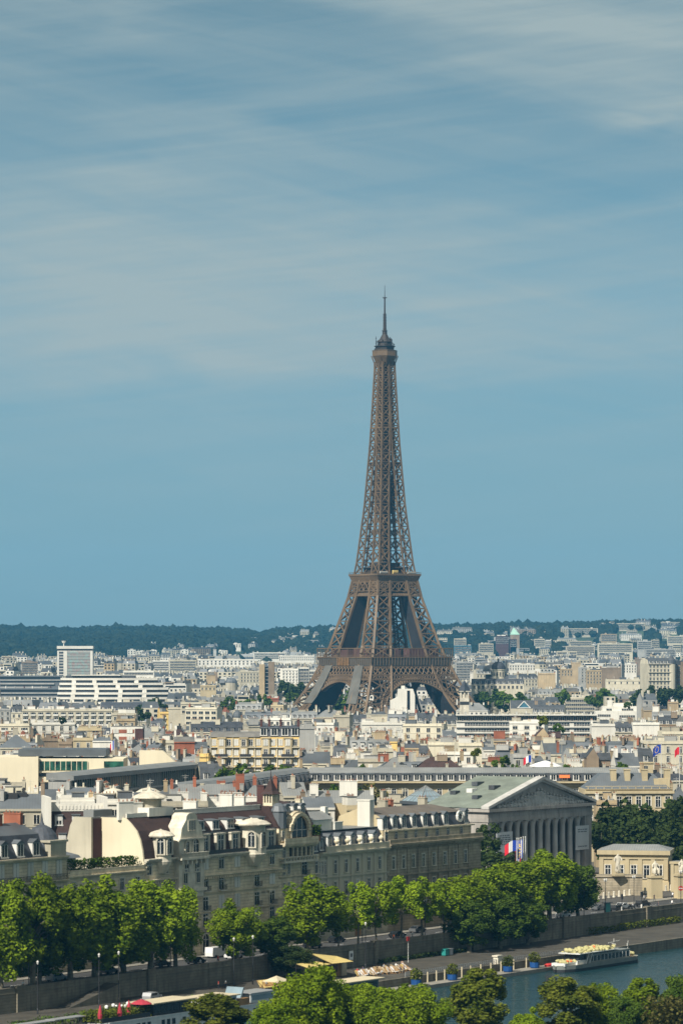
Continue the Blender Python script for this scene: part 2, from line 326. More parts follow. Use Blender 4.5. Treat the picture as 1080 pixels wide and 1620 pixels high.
# ------------------------------------------------------------------ ground, hills, river, quays, roads
def smooth(t): t = max(0.0, min(1.0, t)); return t*t*(3-2*t)
RIDGE = [(-400, 990), (0, 992), (100, 996), (190, 993), (300, 994), (380, 997), (412, 1001), (440, 996), (500, 993.5), (560, 992), (690, 990.5), (800, 988), (880, 987), (950, 985), (1000, 984), (1080, 983), (1500, 984)]
def lerp_tab(tab, x):
    if x <= tab[0][0]: return tab[0][1]
    for (a, p), (b, q) in zip(tab, tab[1:]):
        if x <= b: return p+(q-p)*(x-a)/(b-a)
    return tab[-1][1]
YR = 8000.0
def zg(X, Y):
    z = 20*smooth((Y-2600)/1000.0)*1.0 + 8*smooth((Y-3600)/1500.0)
    if Y > 5000:
        px = CXP+F*X/Y; zr = ZC-(lerp_tab(RIDGE, px)-HOR)*YR/F-13
        t = (Y-5000)/(YR-5000)
        s = smooth(t)*0.55+max(0, min(1, t))*0.45
        z = z+(zr-z)*s
        z += 7*noise.noise(Vector((X/420.0, Y/520.0, 0.3)))*min(1, t*2)*(1 if t < 0.9 else max(0, (1-t)*10))
        if t > 1: z = zr-(Y-YR)*0.01
    return z
mb = MB()
nx, ny = 90, 90
ys = [900+(9600-900)*(j/ny)**1.35 for j in range(ny+1)]
for j, y in enumerate(ys):
    for i in range(nx+1):
        x = (i/nx-0.5)*2*(0.17*y+150); mb.v.append((x, y, zg(x, y)))
for j in range(ny):
    for i in range(nx):
        a = j*(nx+1)+i; mb.f.append((a, a+1, a+nx+2, a+nx+1)); mb.m.append(1 if ys[j] > 5050 else 0)
mb.face([Q(-260, 0.6), Q(259.3, 0.6), (-305, 900, 0), (-620, 900, 0), (-620, 470, 0)], 0)
tag(part(mb, 'ground', ['cityground', 'grass'], None), kind='structure')
# river
m = bpy.data.materials.new('river_water'); m.use_nodes = True; t = m.node_tree; b = t.nodes['Principled BSDF']
b.inputs['Base Color'].default_value = (0.008, 0.034, 0.040, 1); b.inputs['Roughness'].default_value = 0.16; b.inputs['IOR'].default_value = 1.33
g = N(t, 'ShaderNodeNewGeometry'); mp = N(t, 'ShaderNodeMapping'); mp.inputs['Rotation'].default_value = (0, 0, -QA); mp.inputs['Scale'].default_value = (0.35, 0.9, 1)
t.links.new(g.outputs['Position'], mp.inputs[0])
n1 = N(t, 'ShaderNodeTexNoise'); n1.inputs['Scale'].default_value = 0.8; n1.inputs['Detail'].default_value = 4.0; t.links.new(mp.outputs[0], n1.inputs['Vector'])
bp = N(t, 'ShaderNodeBump'); bp.inputs['Strength'].default_value = 1.0; bp.inputs['Distance'].default_value = 0.7
t.links.new(n1.outputs['Fac'], bp.inputs['Height']); t.links.new(bp.outputs[0], b.inputs['Normal']); M['water'] = m
ZL, ZW = -3.3, -5.4                                # lower quay and water levels
mb = MB(); mb.face([Q(-300, -21, ZW), Q(-300, -150, ZW), Q(500, -150, ZW), Q(500, -21, ZW)])
tag(part(mb, 'river_water', ['water'], None), kind='structure')
# far-bank quay: road, pavement, kerb, embankment wall with parapet, lower quay
mb = MB()
def qquad(mb, u0, u1, v0, v1, z, m=0): mb.face([Q(u0, v0, z), Q(u1, v0, z), Q(u1, v1, z), Q(u0, v1, z)][::-1], m)
qquad(mb, -255, 255, 4.6, 14.5, 0.02); tag(part(mb, 'quay_road', ['asphalt'], None), kind='structure')
mb = MB()
def qbox(mb, u0, u1, v0, v1, z0, z1, m=0):
    c = [Q(u0, v0), Q(u1, v0), Q(u1, v1), Q(u0, v1)]; i = len(mb.v)
    mb.v += [(x, y, z0) for x, y, _ in c]+[(x, y, z1) for x, y, _ in c]
    for f in [(4,7,6,5),(0,4,5,1),(1,5,6,2),(2,6,7,3),(3,7,4,0),(0,1,2,3)]: mb.f.append(tuple(i+k for k in f)); mb.m.append(m)
qbox(mb, -255, 255, 0.55, 4.4, -0.2, 0.14); tag(part(mb, 'river_pavement', ['pavement'], None), kind='structure')
mb = MB(); qbox(mb, -255, 255, 14.7, 17.98, -0.2, 0.14); tag(part(mb, 'house_pavement', ['pavement'], None), kind='structure')
mb = MB()
for k in range(52): qquad(mb, -240+k*9.5, -237+k*9.5, 9.45, 9.6, 0.026)
tag(part(mb, 'road_markings', ['fwhite'], None), kind='structure')
mb = MB()
qbox(mb, -260, 260, -0.05, 0.5, -8.0, -0.05)
qbox(mb, -260, 260, -0.18, 0.55, -0.05, 0.2, 0); qbox(mb, -260, 260, 0.0, 0.42, 0.2, 0.95, 0); qbox(mb, -260, 260, -0.08, 0.5, 0.95, 1.12, 0)
for k in range(14): qbox(mb, -250+k*38, -247.6+k*38, -0.45, 0.7, -7.9, 1.35, 0)
tag(part(mb, 'embankment_wall', ['quaywall'], None), 'stained stone embankment wall with parapet along the street above the lower quay', 'wall')
mb = MB(); qbox(mb, -300, 300, -21.6, -0.06, -9.0, ZL)
tag(part(mb, 'lower_quay', ['cobble'], None), kind='structure')
mb = MB(); qbox(mb, -300, 300, -22.1, -21.65, -9.0, ZL+0.12)
tag(part(mb, 'river_wall', ['quaywall'], None), 'low dark stone river wall edging the lower quay', 'wall')
# ramp against the wall at the left and its sloping retaining wall
mb = MB()
u0, u1 = U(95, 0), U(150, 0)
c = [Q(u0-2, -0.5, ZL), Q(u1+3, -0.5, 0), Q(u1+3, -3.6, 0), Q(u0-2, -3.6, ZL)]
d_ = [(x, y, ZL-0.3) for x, y, _ in c]
mb.face(c[::-1], 0)
for i in range(4): j = (i+1) % 4; mb.face([d_[i], d_[j], c[j], c[i]], 1)
tag(part(mb, 'quay_ramp', ['cobble', 'quaywall'], None), kind='structure')
# right bank under the foreground trees
mb = MB(); mb.face([Q(-300, -112, 0.0), Q(-300, -420, 0.0), Q(300, -420, 0.0), Q(300, -112, 0.0)], 0)
mb.face([Q(-300, -112, 0), Q(300, -112, 0), Q(300, -112, -9), Q(-300, -112, -9)], 1)
tag(part(mb, 'right_bank', ['grass', 'quaywall'], None), kind='structure')
# ------------------------------------------------------------------ the iron lattice tower
TW = [(0, 62.5), (27.9, 43.8), (41.5, 37.6), (57, 31.6), (65, 28.6), (101, 18.8), (121.6, 15.0), (164.7, 10.7), (210.7, 7.7), (264, 5.3), (280, 5.1)]
LW = [(0, 25), (28, 20), (57, 15.5), (65, 14.4), (101, 10.4), (116, 9.4), (121.6, 8.6), (164.7, 7.0), (190, 6.6), (205, 7.0), (230, 6.4), (280, 4.7)]
def tw(z): return lerp_tab(TW, z)
def lw_(z): return lerp_tab(LW, z)
TY = 2477.0
tower = thing('iron_lattice_tower', 'tall brown iron lattice tower with four arched legs and a mast', 'tower', (atx(608.3, TY), TY, 0), math.radians(33.2))
def lattice_face(mb, P0, P1, zs, wd, wh, m=0, sub=1):
    """X-braced face between two curves P0(z), P1(z)"""
    for a, b in zip(zs, zs[1:]):
        A0, A1, B0, B1 = Vector(P0(a)), Vector(P1(a)), Vector(P0(b)), Vector(P1(b))
        for k in range(sub):
            s0, s1 = k/sub, (k+1)/sub
            mb.bar(A0.lerp(A1, s0), B0.lerp(B1, s1), wd, m=m); mb.bar(A0.lerp(A1, s1), B0.lerp(B1, s0), wd, m=m)
        mb.bar(B0, B1, wh, m=m)
def leg_curves(sx, sy):
    o = lambda z: tw(z); i = lambda z: max(0.25, tw(z)-lw_(z))
    return [lambda z: (sx*o(z), sy*o(z), z), lambda z: (sx*i(z), sy*o(z), z), lambda z: (sx*i(z), sy*i(z), z), lambda z: (sx*o(z), sy*i(z), z)]
def legmesh(sx, sy, zs, wc, wd, wh, sub=1):
    mb = MB(); cv = leg_curves(sx, sy)
    for c in cv:
        for a, b in zip(zs, zs[1:]): mb.bar(c(a), c(b), wc)
    for k in range(4): lattice_face(mb, cv[k], cv[(k+1) % 4], zs, wd, wh, 0, sub)
    return mb
ZA = [0, 8, 16, 24, 32, 41, 50, 57, 65, 74, 83, 92, 101, 108, 116]
ZB = [116]
while ZB[-1] < 268: ZB.append(min(270, ZB[-1]+(9.2-4.2*(ZB[-1]-116)/154)))
ZB[-1] = 270
for sx_, sy_ in ((-1, -1), (1, -1), (-1, 1), (1, 1)):
    lg = part(legmesh(sx_, sy_, ZA, 1.6, 0.75, 0.85, 1), 'leg', ['tower'], tower)
    part(legmesh(sx_, sy_, ZB, 0.95, 0.50, 0.55), 'upper_pier', ['tower'], tower)
    mb = MB(); cv = leg_curves(sx_, sy_)            # lift tracks and stairs run up inside each leg
    for f0 in (0.25, 0.5, 0.75):
        for f1 in (0.3, 0.7):
            def cc(z): return Vector(cv[0](z)).lerp(Vector(cv[1](z)), f0).lerp(Vector(cv[3](z)).lerp(Vector(cv[2](z)), f0), f1)
            for a, b in zip(ZA, ZA[1:]): mb.bar(cc(a), cc(b), 0.8)
    part(mb, 'lift_track', ['towerdk'], lg)
# netting on the inner flanks of the two outer legs
def netting(curA, curB, z0, z1, off, name, matn):
    mb = MB(); zs = [z0+(z1-z0)*k/6 for k in range(7)]
    for a, b in zip(zs, zs[1:]):
        q = [Vector(curA(a))+off, Vector(curB(a))+off, Vector(curB(b))+off, Vector(curA(b))+off]
        mb.face(q); mb.face([p+off*0.3 for p in q][::-1])
    part(mb, name, [matn], tower)
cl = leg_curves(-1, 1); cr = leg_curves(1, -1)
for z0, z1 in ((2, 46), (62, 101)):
    netting(cl[3], cl[2], z0, z1, Vector((0, -0.5, 0)), 'inner_netting', 'netshade')
    netting(cr[1], cr[2], z0, z1, Vector((-0.5, 0, 0)), 'inner_netting', 'netshade')
# dust sheets over the two chords of the left face
cn = leg_curves(-1, -1)
def strip(curA, curB, f0, f1, z0, z1):
    A = lambda z: Vector(curA(z)).lerp(Vector(curB(z)), f0); B = lambda z: Vector(curA(z)).lerp(Vector(curB(z)), f1)
    netting(A, B, z0, z1, Vector((-0.9, 0, 0)), 'dust_sheet', 'towernet')
strip(cl[0], cl[3], 0.55, 1.12, 24, 51); strip(cn[3], cn[0], -0.22, 0.42, 24, 51)
def ring(mb, h0, h1, z0, z1, m=0):
    """hollow square band whose outside goes from half-width h0 at z0 to h1 at z1"""
    for s in range(4):
        c, sn = (1, 0, -1, 0)[s], (0, 1, 0, -1)[s]
        r = lambda x, y, z: (x*c-y*sn, x*sn+y*c, z)
        t = 0.6
        o0, o1, i0, i1 = h0, h1, h0-t, h1-t
        mb.face([r(-o0,-o0,z0), r(o0,-o0,z0), r(o1,-o1,z1), r(-o1,-o1,z1)], m)
        mb.face([r(-i1,-i1,z1), r(i1,-i1,z1), r(i0,-i0,z0), r(-i0,-i0,z0)], m)
        mb.face([r(-o1,-o1,z1), r(o1,-o1,z1), r(i1,-i1,z1), r(-i1,-i1,z1)], m)
        mb.face([r(-i0,-i0,z0), r(i0,-i0,z0), r(o0,-o0,z0), r(-o0,-o0,z0)], m)
def rot4(s):
    c, sn = (1, 0, -1, 0)[s], (0, 1, 0, -1)[s]
    return lambda x, y, z: (x*c-y*sn, x*sn+y*c, z)
# first platform
fp = MB()
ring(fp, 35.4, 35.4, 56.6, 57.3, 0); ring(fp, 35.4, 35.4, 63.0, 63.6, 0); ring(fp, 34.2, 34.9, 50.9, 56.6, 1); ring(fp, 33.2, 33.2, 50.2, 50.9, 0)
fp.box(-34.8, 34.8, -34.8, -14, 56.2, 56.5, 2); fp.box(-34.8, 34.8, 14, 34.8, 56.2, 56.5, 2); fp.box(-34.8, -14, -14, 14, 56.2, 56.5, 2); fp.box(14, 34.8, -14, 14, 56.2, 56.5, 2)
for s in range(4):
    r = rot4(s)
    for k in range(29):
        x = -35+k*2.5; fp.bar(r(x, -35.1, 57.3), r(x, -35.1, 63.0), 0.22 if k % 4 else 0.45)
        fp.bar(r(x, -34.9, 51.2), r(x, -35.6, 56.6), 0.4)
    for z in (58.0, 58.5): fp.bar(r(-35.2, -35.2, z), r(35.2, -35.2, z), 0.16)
fp.box(-30, 30, -30, 30, 41.5, 56.2, 3)  # solid dark block added as painted shade under the deck
fpo = part(fp, 'first_platform', ['tower', 'towernet', 'towerdk', 'netshade'], tower)
mb = MB()
for s in range(4):
    r = rot4(s)
    for x0, x1, dz in ((-27, -6, 5.0), (2, 27, 5.8)):
        i = len(mb.v); mb.box(x0, x1, -28.5, -17.5, 57.3, 57.3+dz); mb.v[i:] = [r(*p) for p in mb.v[i:]]
part(mb, 'pavilion', ['brickdk'], fpo)
mb = MB()                                           # open consoles between the left face's dust sheets
for k in range(8): mb.bar((-35.3, 2-8+k*2.0, 51.0), (-35.5, 2-8+k*2.0, 56.5), 0.5)
part(mb, 'console', ['wood'], fpo)
# frieze lattice under it, following the slope of the legs
for s in range(4):
    r = rot4(s); mb = MB()
    for z0, z1, n, wd in ((50.2, 44.6, 18, 0.62), (44.3, 41.0, 34, 0.36)):
        h0, h1 = tw(z0), tw(z1)
        for k in range(n):
            a0, a1 = -h0+2*h0*k/n, -h0+2*h0*(k+1)/n; b0, b1 = -h1+2*h1*k/n, -h1+2*h1*(k+1)/n
            mb.bar(r(a0, -h0, z0), r(b1, -h1, z1), wd); mb.bar(r(a1, -h0, z0), r(b0, -h1, z1), wd)
            am, bm = (a0+a1)/2, (b0+b1)/2
            if False: mb.bar(r(am, -h0, z0), r(b1, -h1, z1), wd*0.7); mb.bar(r(am, -h0, z0), r(b0, -h1, z1), wd*0.7)
        for z in (z0, z1): mb.bar(r(-tw(z), -tw(z), z), r(tw(z), -tw(z), z), 0.75)
    part(mb, 'frieze', ['tower'], tower)
    mb = MB(); n = 44; pi, po = [], []                                                     # the arch: two rims and radial bars
    for k in range(n+1):
        th = math.pi*(0.06+0.88*k/n)
        for lst, a, b in ((pi, 36.0, 36.2), (po, 39.2, 39.8)):
            x, z = -a*math.cos(th), 3.5+b*math.sin(th); lst.append(r(x, -tw(z)+0.25, z))
    for k in range(n):
        mb.bar(pi[k], pi[k+1], 1.2, 1.1); mb.bar(po[k], po[k+1], 1.2, 1.1); mb.bar(pi[k], po[k], 0.55); mb.bar(pi[k], po[k+1], 0.45)
    for k in range(n+1):                                                                   # spandrel uprights up to the frieze
        if k % 2 == 0:
            x = -39.2*math.cos(math.pi*(0.06+0.88*k/n)); z = 3.5+39.8*math.sin(math.pi*(0.06+0.88*k/n))
            if 26 < z < 40.5 and abs(x) < tw(41)-3: mb.bar(r(x, -tw(z)+0.25, z), r(x, -tw(41), 41), 0.5)
    for k in range(n):
        inw = Vector(r(0, 0.9, 0)); mb.face([Vector(pi[k])+inw, Vector(pi[k+1])+inw, Vector(po[k+1])+inw, Vector(po[k])+inw], 1)  # dark plate stands in for shaded gaps between the arch bars
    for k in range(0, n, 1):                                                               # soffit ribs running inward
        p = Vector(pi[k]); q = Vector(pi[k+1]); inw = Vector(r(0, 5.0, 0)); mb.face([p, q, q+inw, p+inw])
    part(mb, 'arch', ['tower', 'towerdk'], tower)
# second platform
sp = MB()
ring(sp, 18.9, 18.9, 115.6, 116.9); ring(sp, 17.0, 18.6, 111.2, 115.6); sp.box(-18.2, 18.2, -18.2, 18.2, 114.6, 115.2, 1); ring(sp, 18.8, 18.8, 118.0, 118.15)
for s in range(4):
    r = rot4(s)
    for k in range(31): sp.bar(r(-18.7+k*1.25, -18.75, 116.9), r(-18.7+k*1.25, -18.75, 118.0), 0.12)
    for k in range(19): sp.bar(r(-16.8+k*1.87, -17.1, 111.3), r(-18+k*2.0, -18.75, 115.6), 0.3)
    for z0, z1, n, wd in ((111.0, 104.6, 6, 0.55), (104.3, 101.2, 26, 0.28)):
        h0, h1 = min(17.0, tw(z0)+0.1), tw(z1)+0.1
        for k in range(n):
            a0, a1 = -h0+2*h0*k/n, -h0+2*h0*(k+1)/n; b0, b1 = -h1+2*h1*k/n, -h1+2*h1*(k+1)/n
            sp.bar(r(a0, -h0, z0), r(b1, -h1, z1), wd); sp.bar(r(a1, -h0, z0), r(b0, -h1, z1), wd); sp.bar(r(a0, -h0, z0), r(b0, -h1, z1), wd)
        for z, h in ((z0, h0), (z1, h1)): sp.bar(r(-h, -h, z), r(h, -h, z), 0.7)
sp.box(-12.5, 12.5, -12.5, 12.5, 104, 114.6, 1)  # solid dark block added to read as shade below this platform
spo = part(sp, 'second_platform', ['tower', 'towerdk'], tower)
mb = MB(); mb.box(-11, 11, -11, 11, 117, 121.5); mb.box(-8, 8, -8, 8, 121.5, 125); ring(mb, 12.5, 12.0, 121.3, 121.9)
part(mb, 'pavilion', ['towerdk'], spo)
mb = MB(); mb.box(-4.5, -0.5, -18.0, -16.2, 116.95, 119.4); part(mb, 'kiosk', ['yawning'], spo)
for b_ in ((-15.9, -9.5, 118.6), (8, 15, 118.4)): mb = MB(); mb.box(b_[0], b_[1], -18.0, -17.2, 116.95, b_[2]); part(mb, 'parapet_screen', ['shutter'], spo)
# core: lift cables, stairs and the middle landing
mb = MB()
for x, y in ((-3, -3), (3, -3), (-3, 3), (3, 3), (0, -3.2), (0, 3.2), (-3.2, 0), (3.2, 0)):
    f = lambda z: 1.0-0.45*(z-116)/160.0
    zs = [117, 150, 190, 230, 272]
    for a, b in zip(zs, zs[1:]): mb.bar((x*f(a), y*f(a), a), (x*f(b), y*f(b), b), 1.0)
for k in range(48):
    z = 120+k*3.2; h = 3.2*(1.0-0.45*(z-116)/160.0); mb.bar((-h, -h, z), (h, -h, z+2.2), 0.55); mb.bar((-h, h, z+2.2), (-h, -h, z), 0.55); mb.bar((h, -h, z), (h, h, z+2.2), 0.45)
    if k % 2: mb.box(-h, h, -h, h, z, z+0.3)
part(mb, 'lift_core', ['towerdk'], tower)
mb = MB(); ring(mb, 8.6, 8.5, 195, 197.4); part(mb, 'middle_landing', ['towerdk'], tower)
mb = MB(); mb.box(-5.4, 5.4, -5.4, 5.4, 160.5, 187, 0); part(mb, 'lift_housing', ['towerdk'], tower)
mb = MB(); ring(mb, 7.4, 7.3, 222, 223); part(mb, 'upper_ring', ['tower'], tower)
# top platform, cabin, aerials and mast
def octa(mb, h0, h1, z0, z1, m=0):
    c = 0.42
    def pts(h, z): return [(-h*c, -h, z), (h*c, -h, z), (h, -h*c, z), (h, h*c, z), (h*c, h, z), (-h*c, h, z), (-h, h*c, z), (-h, -h*c, z)]
    a, b = pts(h0, z0), pts(h1, z1)
    for k in range(8): j = (k+1) % 8; mb.face([a[k], a[j], b[j], b[k]], m)
    mb.face(a[::-1], m); mb.face(b, m)
tp = MB(); octa(tp, 5.3, 8.3, 268.5, 274.2); octa(tp, 8.4, 8.4, 274.2, 278.0); octa(tp, 8.6, 8.6, 278.0, 278.4)
for s in range(4):
    r = rot4(s)
    for k in range(5): x = -5+k*2.5; tp.bar(r(x*0.9, -5.2, 267), r(x*1.1, -8.1, 274.5), 0.35)
tpo = part(tp, 'top_platform', ['tower'], tower)
mb = MB(); octa(mb, 6.2, 6.4, 278.4, 281.2); octa(mb, 7.2, 7.2, 281.2, 281.7); octa(mb, 5.0, 4.6, 281.7, 284.5); octa(mb, 5.4, 4.4, 284.5, 286); octa(mb, 3.8, 1.5, 286, 290.5)
octa(mb, 1.7, 1.5, 290.5, 292.5); octa(mb, 2.0, 2.0, 292.5, 292.9); part(mb, 'cabin', ['towerdk'], tpo)
rr = random.Random(4)
for k in range(46):
    a = rr.uniform(0, 6.283); h = rr.uniform(5.4, 7.9); z0 = rr.choice((278.4, 281.7, 284.6)); h -= (z0-278.4)*0.22
    mb = MB(); p = (h*math.cos(a), h*math.sin(a), z0); q = rr.uniform(1.4, 4.2); mb.bar(p, (p[0], p[1], z0+q), 0.24); mb.bar((p[0]-0.5, p[1]-0.4, z0+q*0.6), (p[0]+0.5, p[1]+0.4, z0+q*0.6+0.1), 0.4); part(mb, 'aerial', ['towerdk'], tpo)
mb = MB(); mb.tube([(0, 0, 292), (0, 0, 297), (0, 0, 304), (0, 0, 304.1), (0, 0, 317), (0, 0, 317.1), (0, 0, 325.5)], [1.3, 1.1, 0.95, 0.62, 0.5, 0.26, 0.14], 8)
for z in (294, 296, 298, 300, 302, 304): mb.box(-1.35, 1.35, -0.35, 0.35, z, z+0.5); mb.box(-0.35, 0.35, -1.35, 1.35, z+0.6, z+1.1)
mb.box(-1.9, 1.9, -0.18, 0.18, 316.6, 317.0); mb.box(-0.18, 0.18, -1.9, 1.9, 316.1, 316.5); part(mb, 'mast', ['towerdk'], tower)
# ------------------------------------------------------------------ windows, dormers, chimneys shared by many houses
CACHE = {}
def cached(key, fn):
    if key not in CACHE: CACHE[key] = fn()
    return CACHE[key]
def win_mesh(w, h, style):
    """a window with its back at y=0, centred on x=0, standing on z=0, facing -y"""
    def fn():
        mb = MB(); e = 0.16
        if style in ('std', 'tall', 'balc'):
            mb.box(-w/2-e, -w/2, -0.16, 0.02, -0.05, h+e, 1); mb.box(w/2, w/2+e, -0.16, 0.02, -0.05, h+e, 1)
            mb.box(-w/2, w/2, -0.16, 0.02, h, h+e, 1); mb.box(-w/2-e-0.1, w/2+e+0.1, -0.28, 0.02, -0.22, -0.05, 1)
            mb.box(-w/2, w/2, -0.03, 0.02, -0.05, h, 0)
            f = 0.10
            mb.box(-f/2, f/2, -0.07, -0.03, 0, h, 2); mb.box(-w/2, -w/2+f, -0.07, -0.03, 0, h, 2); mb.box(w/2-f, w/2, -0.07, -0.03, 0, h, 2)
            mb.box(-w/2, w/2, -0.075, -0.035, h-f, h, 2); mb.box(-w/2, w/2, -0.072, -0.032, h*0.70, h*0.70+f, 2)
            if style == 'balc':
                mb.box(-w/2-0.35, w/2+0.35, -0.75, 0.02, -0.40, -0.22, 1)
                for k in range(int((w+0.7)/0.22)): mb.box(-w/2-0.33+k*0.22, -w/2-0.28+k*0.22, -0.73, -0.68, -0.22, 0.75, 3)
                mb.box(-w/2-0.35, w/2+0.35, -0.75, -0.67, 0.75, 0.83, 3)
        elif style == 'shut':
            mb.box(-w/2-e, w/2+e, -0.10, 0.02, -0.05, h+e, 1); mb.box(-w/2, w/2, -0.16, -0.10, 0, h, 4); mb.box(-0.03, 0.03, -0.18, -0.16, 0, h, 3)
        elif style == 'plain':
            mb.box(-w/2, w/2, -0.04, 0.02, 0, h, 0); mb.box(-w/2-0.1, w/2+0.1, -0.18, 0.02, -0.12, 0, 1); mb.box(-0.05, 0.05, -0.09, -0.04, 0, h, 2)
            mb.box(-w/2-0.12, -w/2, -0.1, 0.02, 0, h+0.12, 1); mb.box(w/2, w/2+0.12, -0.1, 0.02, 0, h+0.12, 1); mb.box(-w/2, w/2, -0.1, 0.02, h, h+0.12, 1)
        elif style == 'band':
            mb.box(-w/2, w/2, -0.04, 0.02, 0, h, 0); n = max(2, int(w/1.5))
            for k in range(n+1): x = -w/2+w*k/n; mb.box(x-0.07, x+0.07, -0.12, -0.04, 0, h, 2)
            mb.box(-w/2, w/2, -0.2, 0.02, -0.15, 0, 1); mb.box(-w/2, w/2, -0.10, -0.04, h*0.34, h*0.34+0.1, 2)
        elif style == 'loggia':
            mb.box(-w/2, w/2, -0.04, 0.02, 0, h, 0); mb.box(-w/2, w/2, -0.7, 0.02, -0.2, 0, 1); mb.box(-w/2, w/2, -0.7, -0.62, 0, 0.9, 4)
            mb.box(-0.9, -0.8, -0.1, -0.04, 0.9, h, 2); mb.box(w*0.2, w*0.2+0.1, -0.1, -0.04, 0.9, h, 2)
        return mb.mesh('window', ['glass', 'palestone', 'frame', 'iron', 'shutter'])
    return cached(('win', round(w, 2), round(h, 2), style), fn)
def dormer_mesh(w, h, d, style):
    def fn():
        mb = MB()
        mb.box(-w/2-0.2, w/2+0.2, 0, d, 0, h, 1)
        if style == 'arch':
            mb.extr([(-w/2-0.3, h)]+[(-(w/2+0.3)*math.cos(math.pi*k/8), h+0.55*math.sin(math.pi*k/8)) for k in range(1, 8)]+[(w/2+0.3, h)], -0.25, d+0.3, 'y', 3)
        elif style == 'tri':
            mb.extr([(-w/2-0.35, h), (0, h+0.7), (w/2+0.35, h)], -0.25, d+0.3, 'y', 3)
        else:
            mb.extr([(-0.3, h+0.12), (d+0.6, h+0.35), (d+0.6, h), (-0.3, h)], -w/2-0.35, w/2+0.35, 'x', 3)
        mb.box(-w/2, w/2, -0.04, 0, 0.25, h-0.15, 0); mb.box(-0.05, 0.05, -0.08, -0.04, 0.25, h-0.15, 2)
        mb.box(-w/2-0.02, -w/2+0.09, -0.08, -0.04, 0.25, h-0.15, 2); mb.box(w/2-0.09, w/2+0.02, -0.08, -0.04, 0.25, h-0.15, 2)
        mb.box(-w/2-0.3, w/2+0.3, -0.2, 0, 0, 0.25, 1)
        if style == 'shut': mb.box(-w/2+0.1, w/2-0.1, -0.07, -0.03, h*0.5, h-0.2, 4)
        return mb.mesh('dormer', ['glass', 'frame' if style != 'dark' else 'greyroof', 'frame', 'zinc', 'shutter'])
    return cached(('dor', round(w, 2), round(h, 2), round(d, 2), style), fn)
def chimney_mesh(ln, h, wallm, pots=True, seed=0):
    def fn():
        mb = MB(); mb.box(-0.4, 0.4, 0, ln, 0, h, 0); mb.box(-0.5, 0.5, -0.1, ln+0.1, h, h+0.18, 0)
        r = random.Random(seed)
        if pots:
            n = max(2, int(ln/0.75))
            for k in range(n):
                y = 0.3+(ln-0.6)*k/max(1, n-1); hh = r.choice((0.35, 0.5, 0.5, 0.7)); mb.tube([(0, y, h+0.18), (0, y, h+0.18+hh)], [0.14, 0.11], 6, 1)
        return mb.mesh('chimney', [wallm, 'terracotta'])
    return cached(('chi', round(ln, 1), round(h, 1), wallm, pots, seed), fn)
def vent_mesh(m, kind):
    def fn():
        mb = MB()
        if kind == 0: mb.box(-0.5, 0.5, -0.5, 0.5, -0.8, 0.9); mb.box(-0.6, 0.6, -0.6, 0.6, 0.9, 1.0)
        elif kind == 1: mb.tube([(0, 0, -0.5), (0, 0, 3.4)], [0.07, 0.05], 5); mb.bar((-0.9, 0, 3.0), (0.9, 0, 3.0), 0.09); mb.bar((-0.6, 0, 2.5), (0.6, 0, 2.5), 0.09)
        else: mb.box(-1.2, 1.2, -0.7, 0.7, -0.8, 0.7); mb.tube([(0.5, 0, 0.7), (0.5, 0, 1.8)], [0.25, 0.25], 7)
        return mb.mesh('roof_vent', [m])
    return cached(('vent', m, kind), fn)
def windows(root, xs, z, w, h, style, y=-0.0, rz=0.0, name='window', seedshut=0.0):
    for x in xs:
        st = 'shut' if seedshut and RND.random() < seedshut else style
        link(name, win_mesh(w, h, st), root, (x, y, z), rz)
def mansard(mb, L, D, H, rh, m=0, gable=1, inset=0.15, x0=0.0, top=None, steep=1.3):
    k = rh*0.68; p = [(inset, H), (inset+steep, H+k), (D/2, H+rh), (D-inset-steep, H+k), (D-inset, H)]
    i = len(mb.v); mb.v += [(x0, a, b) for a, b in p]+[(x0+L, a, b) for a, b in p]
    mm = (m, m if top is None else top, m if top is None else top, m)
    for k in range(4): mb.f.append((i+k, i+5+k, i+6+k, i+1+k)); mb.m.append(mm[k])
    mb.f.append((i, i+1, i+2, i+3, i+4)); mb.f.append((i+9, i+8, i+7, i+6, i+5)); mb.m += [gable, gable]
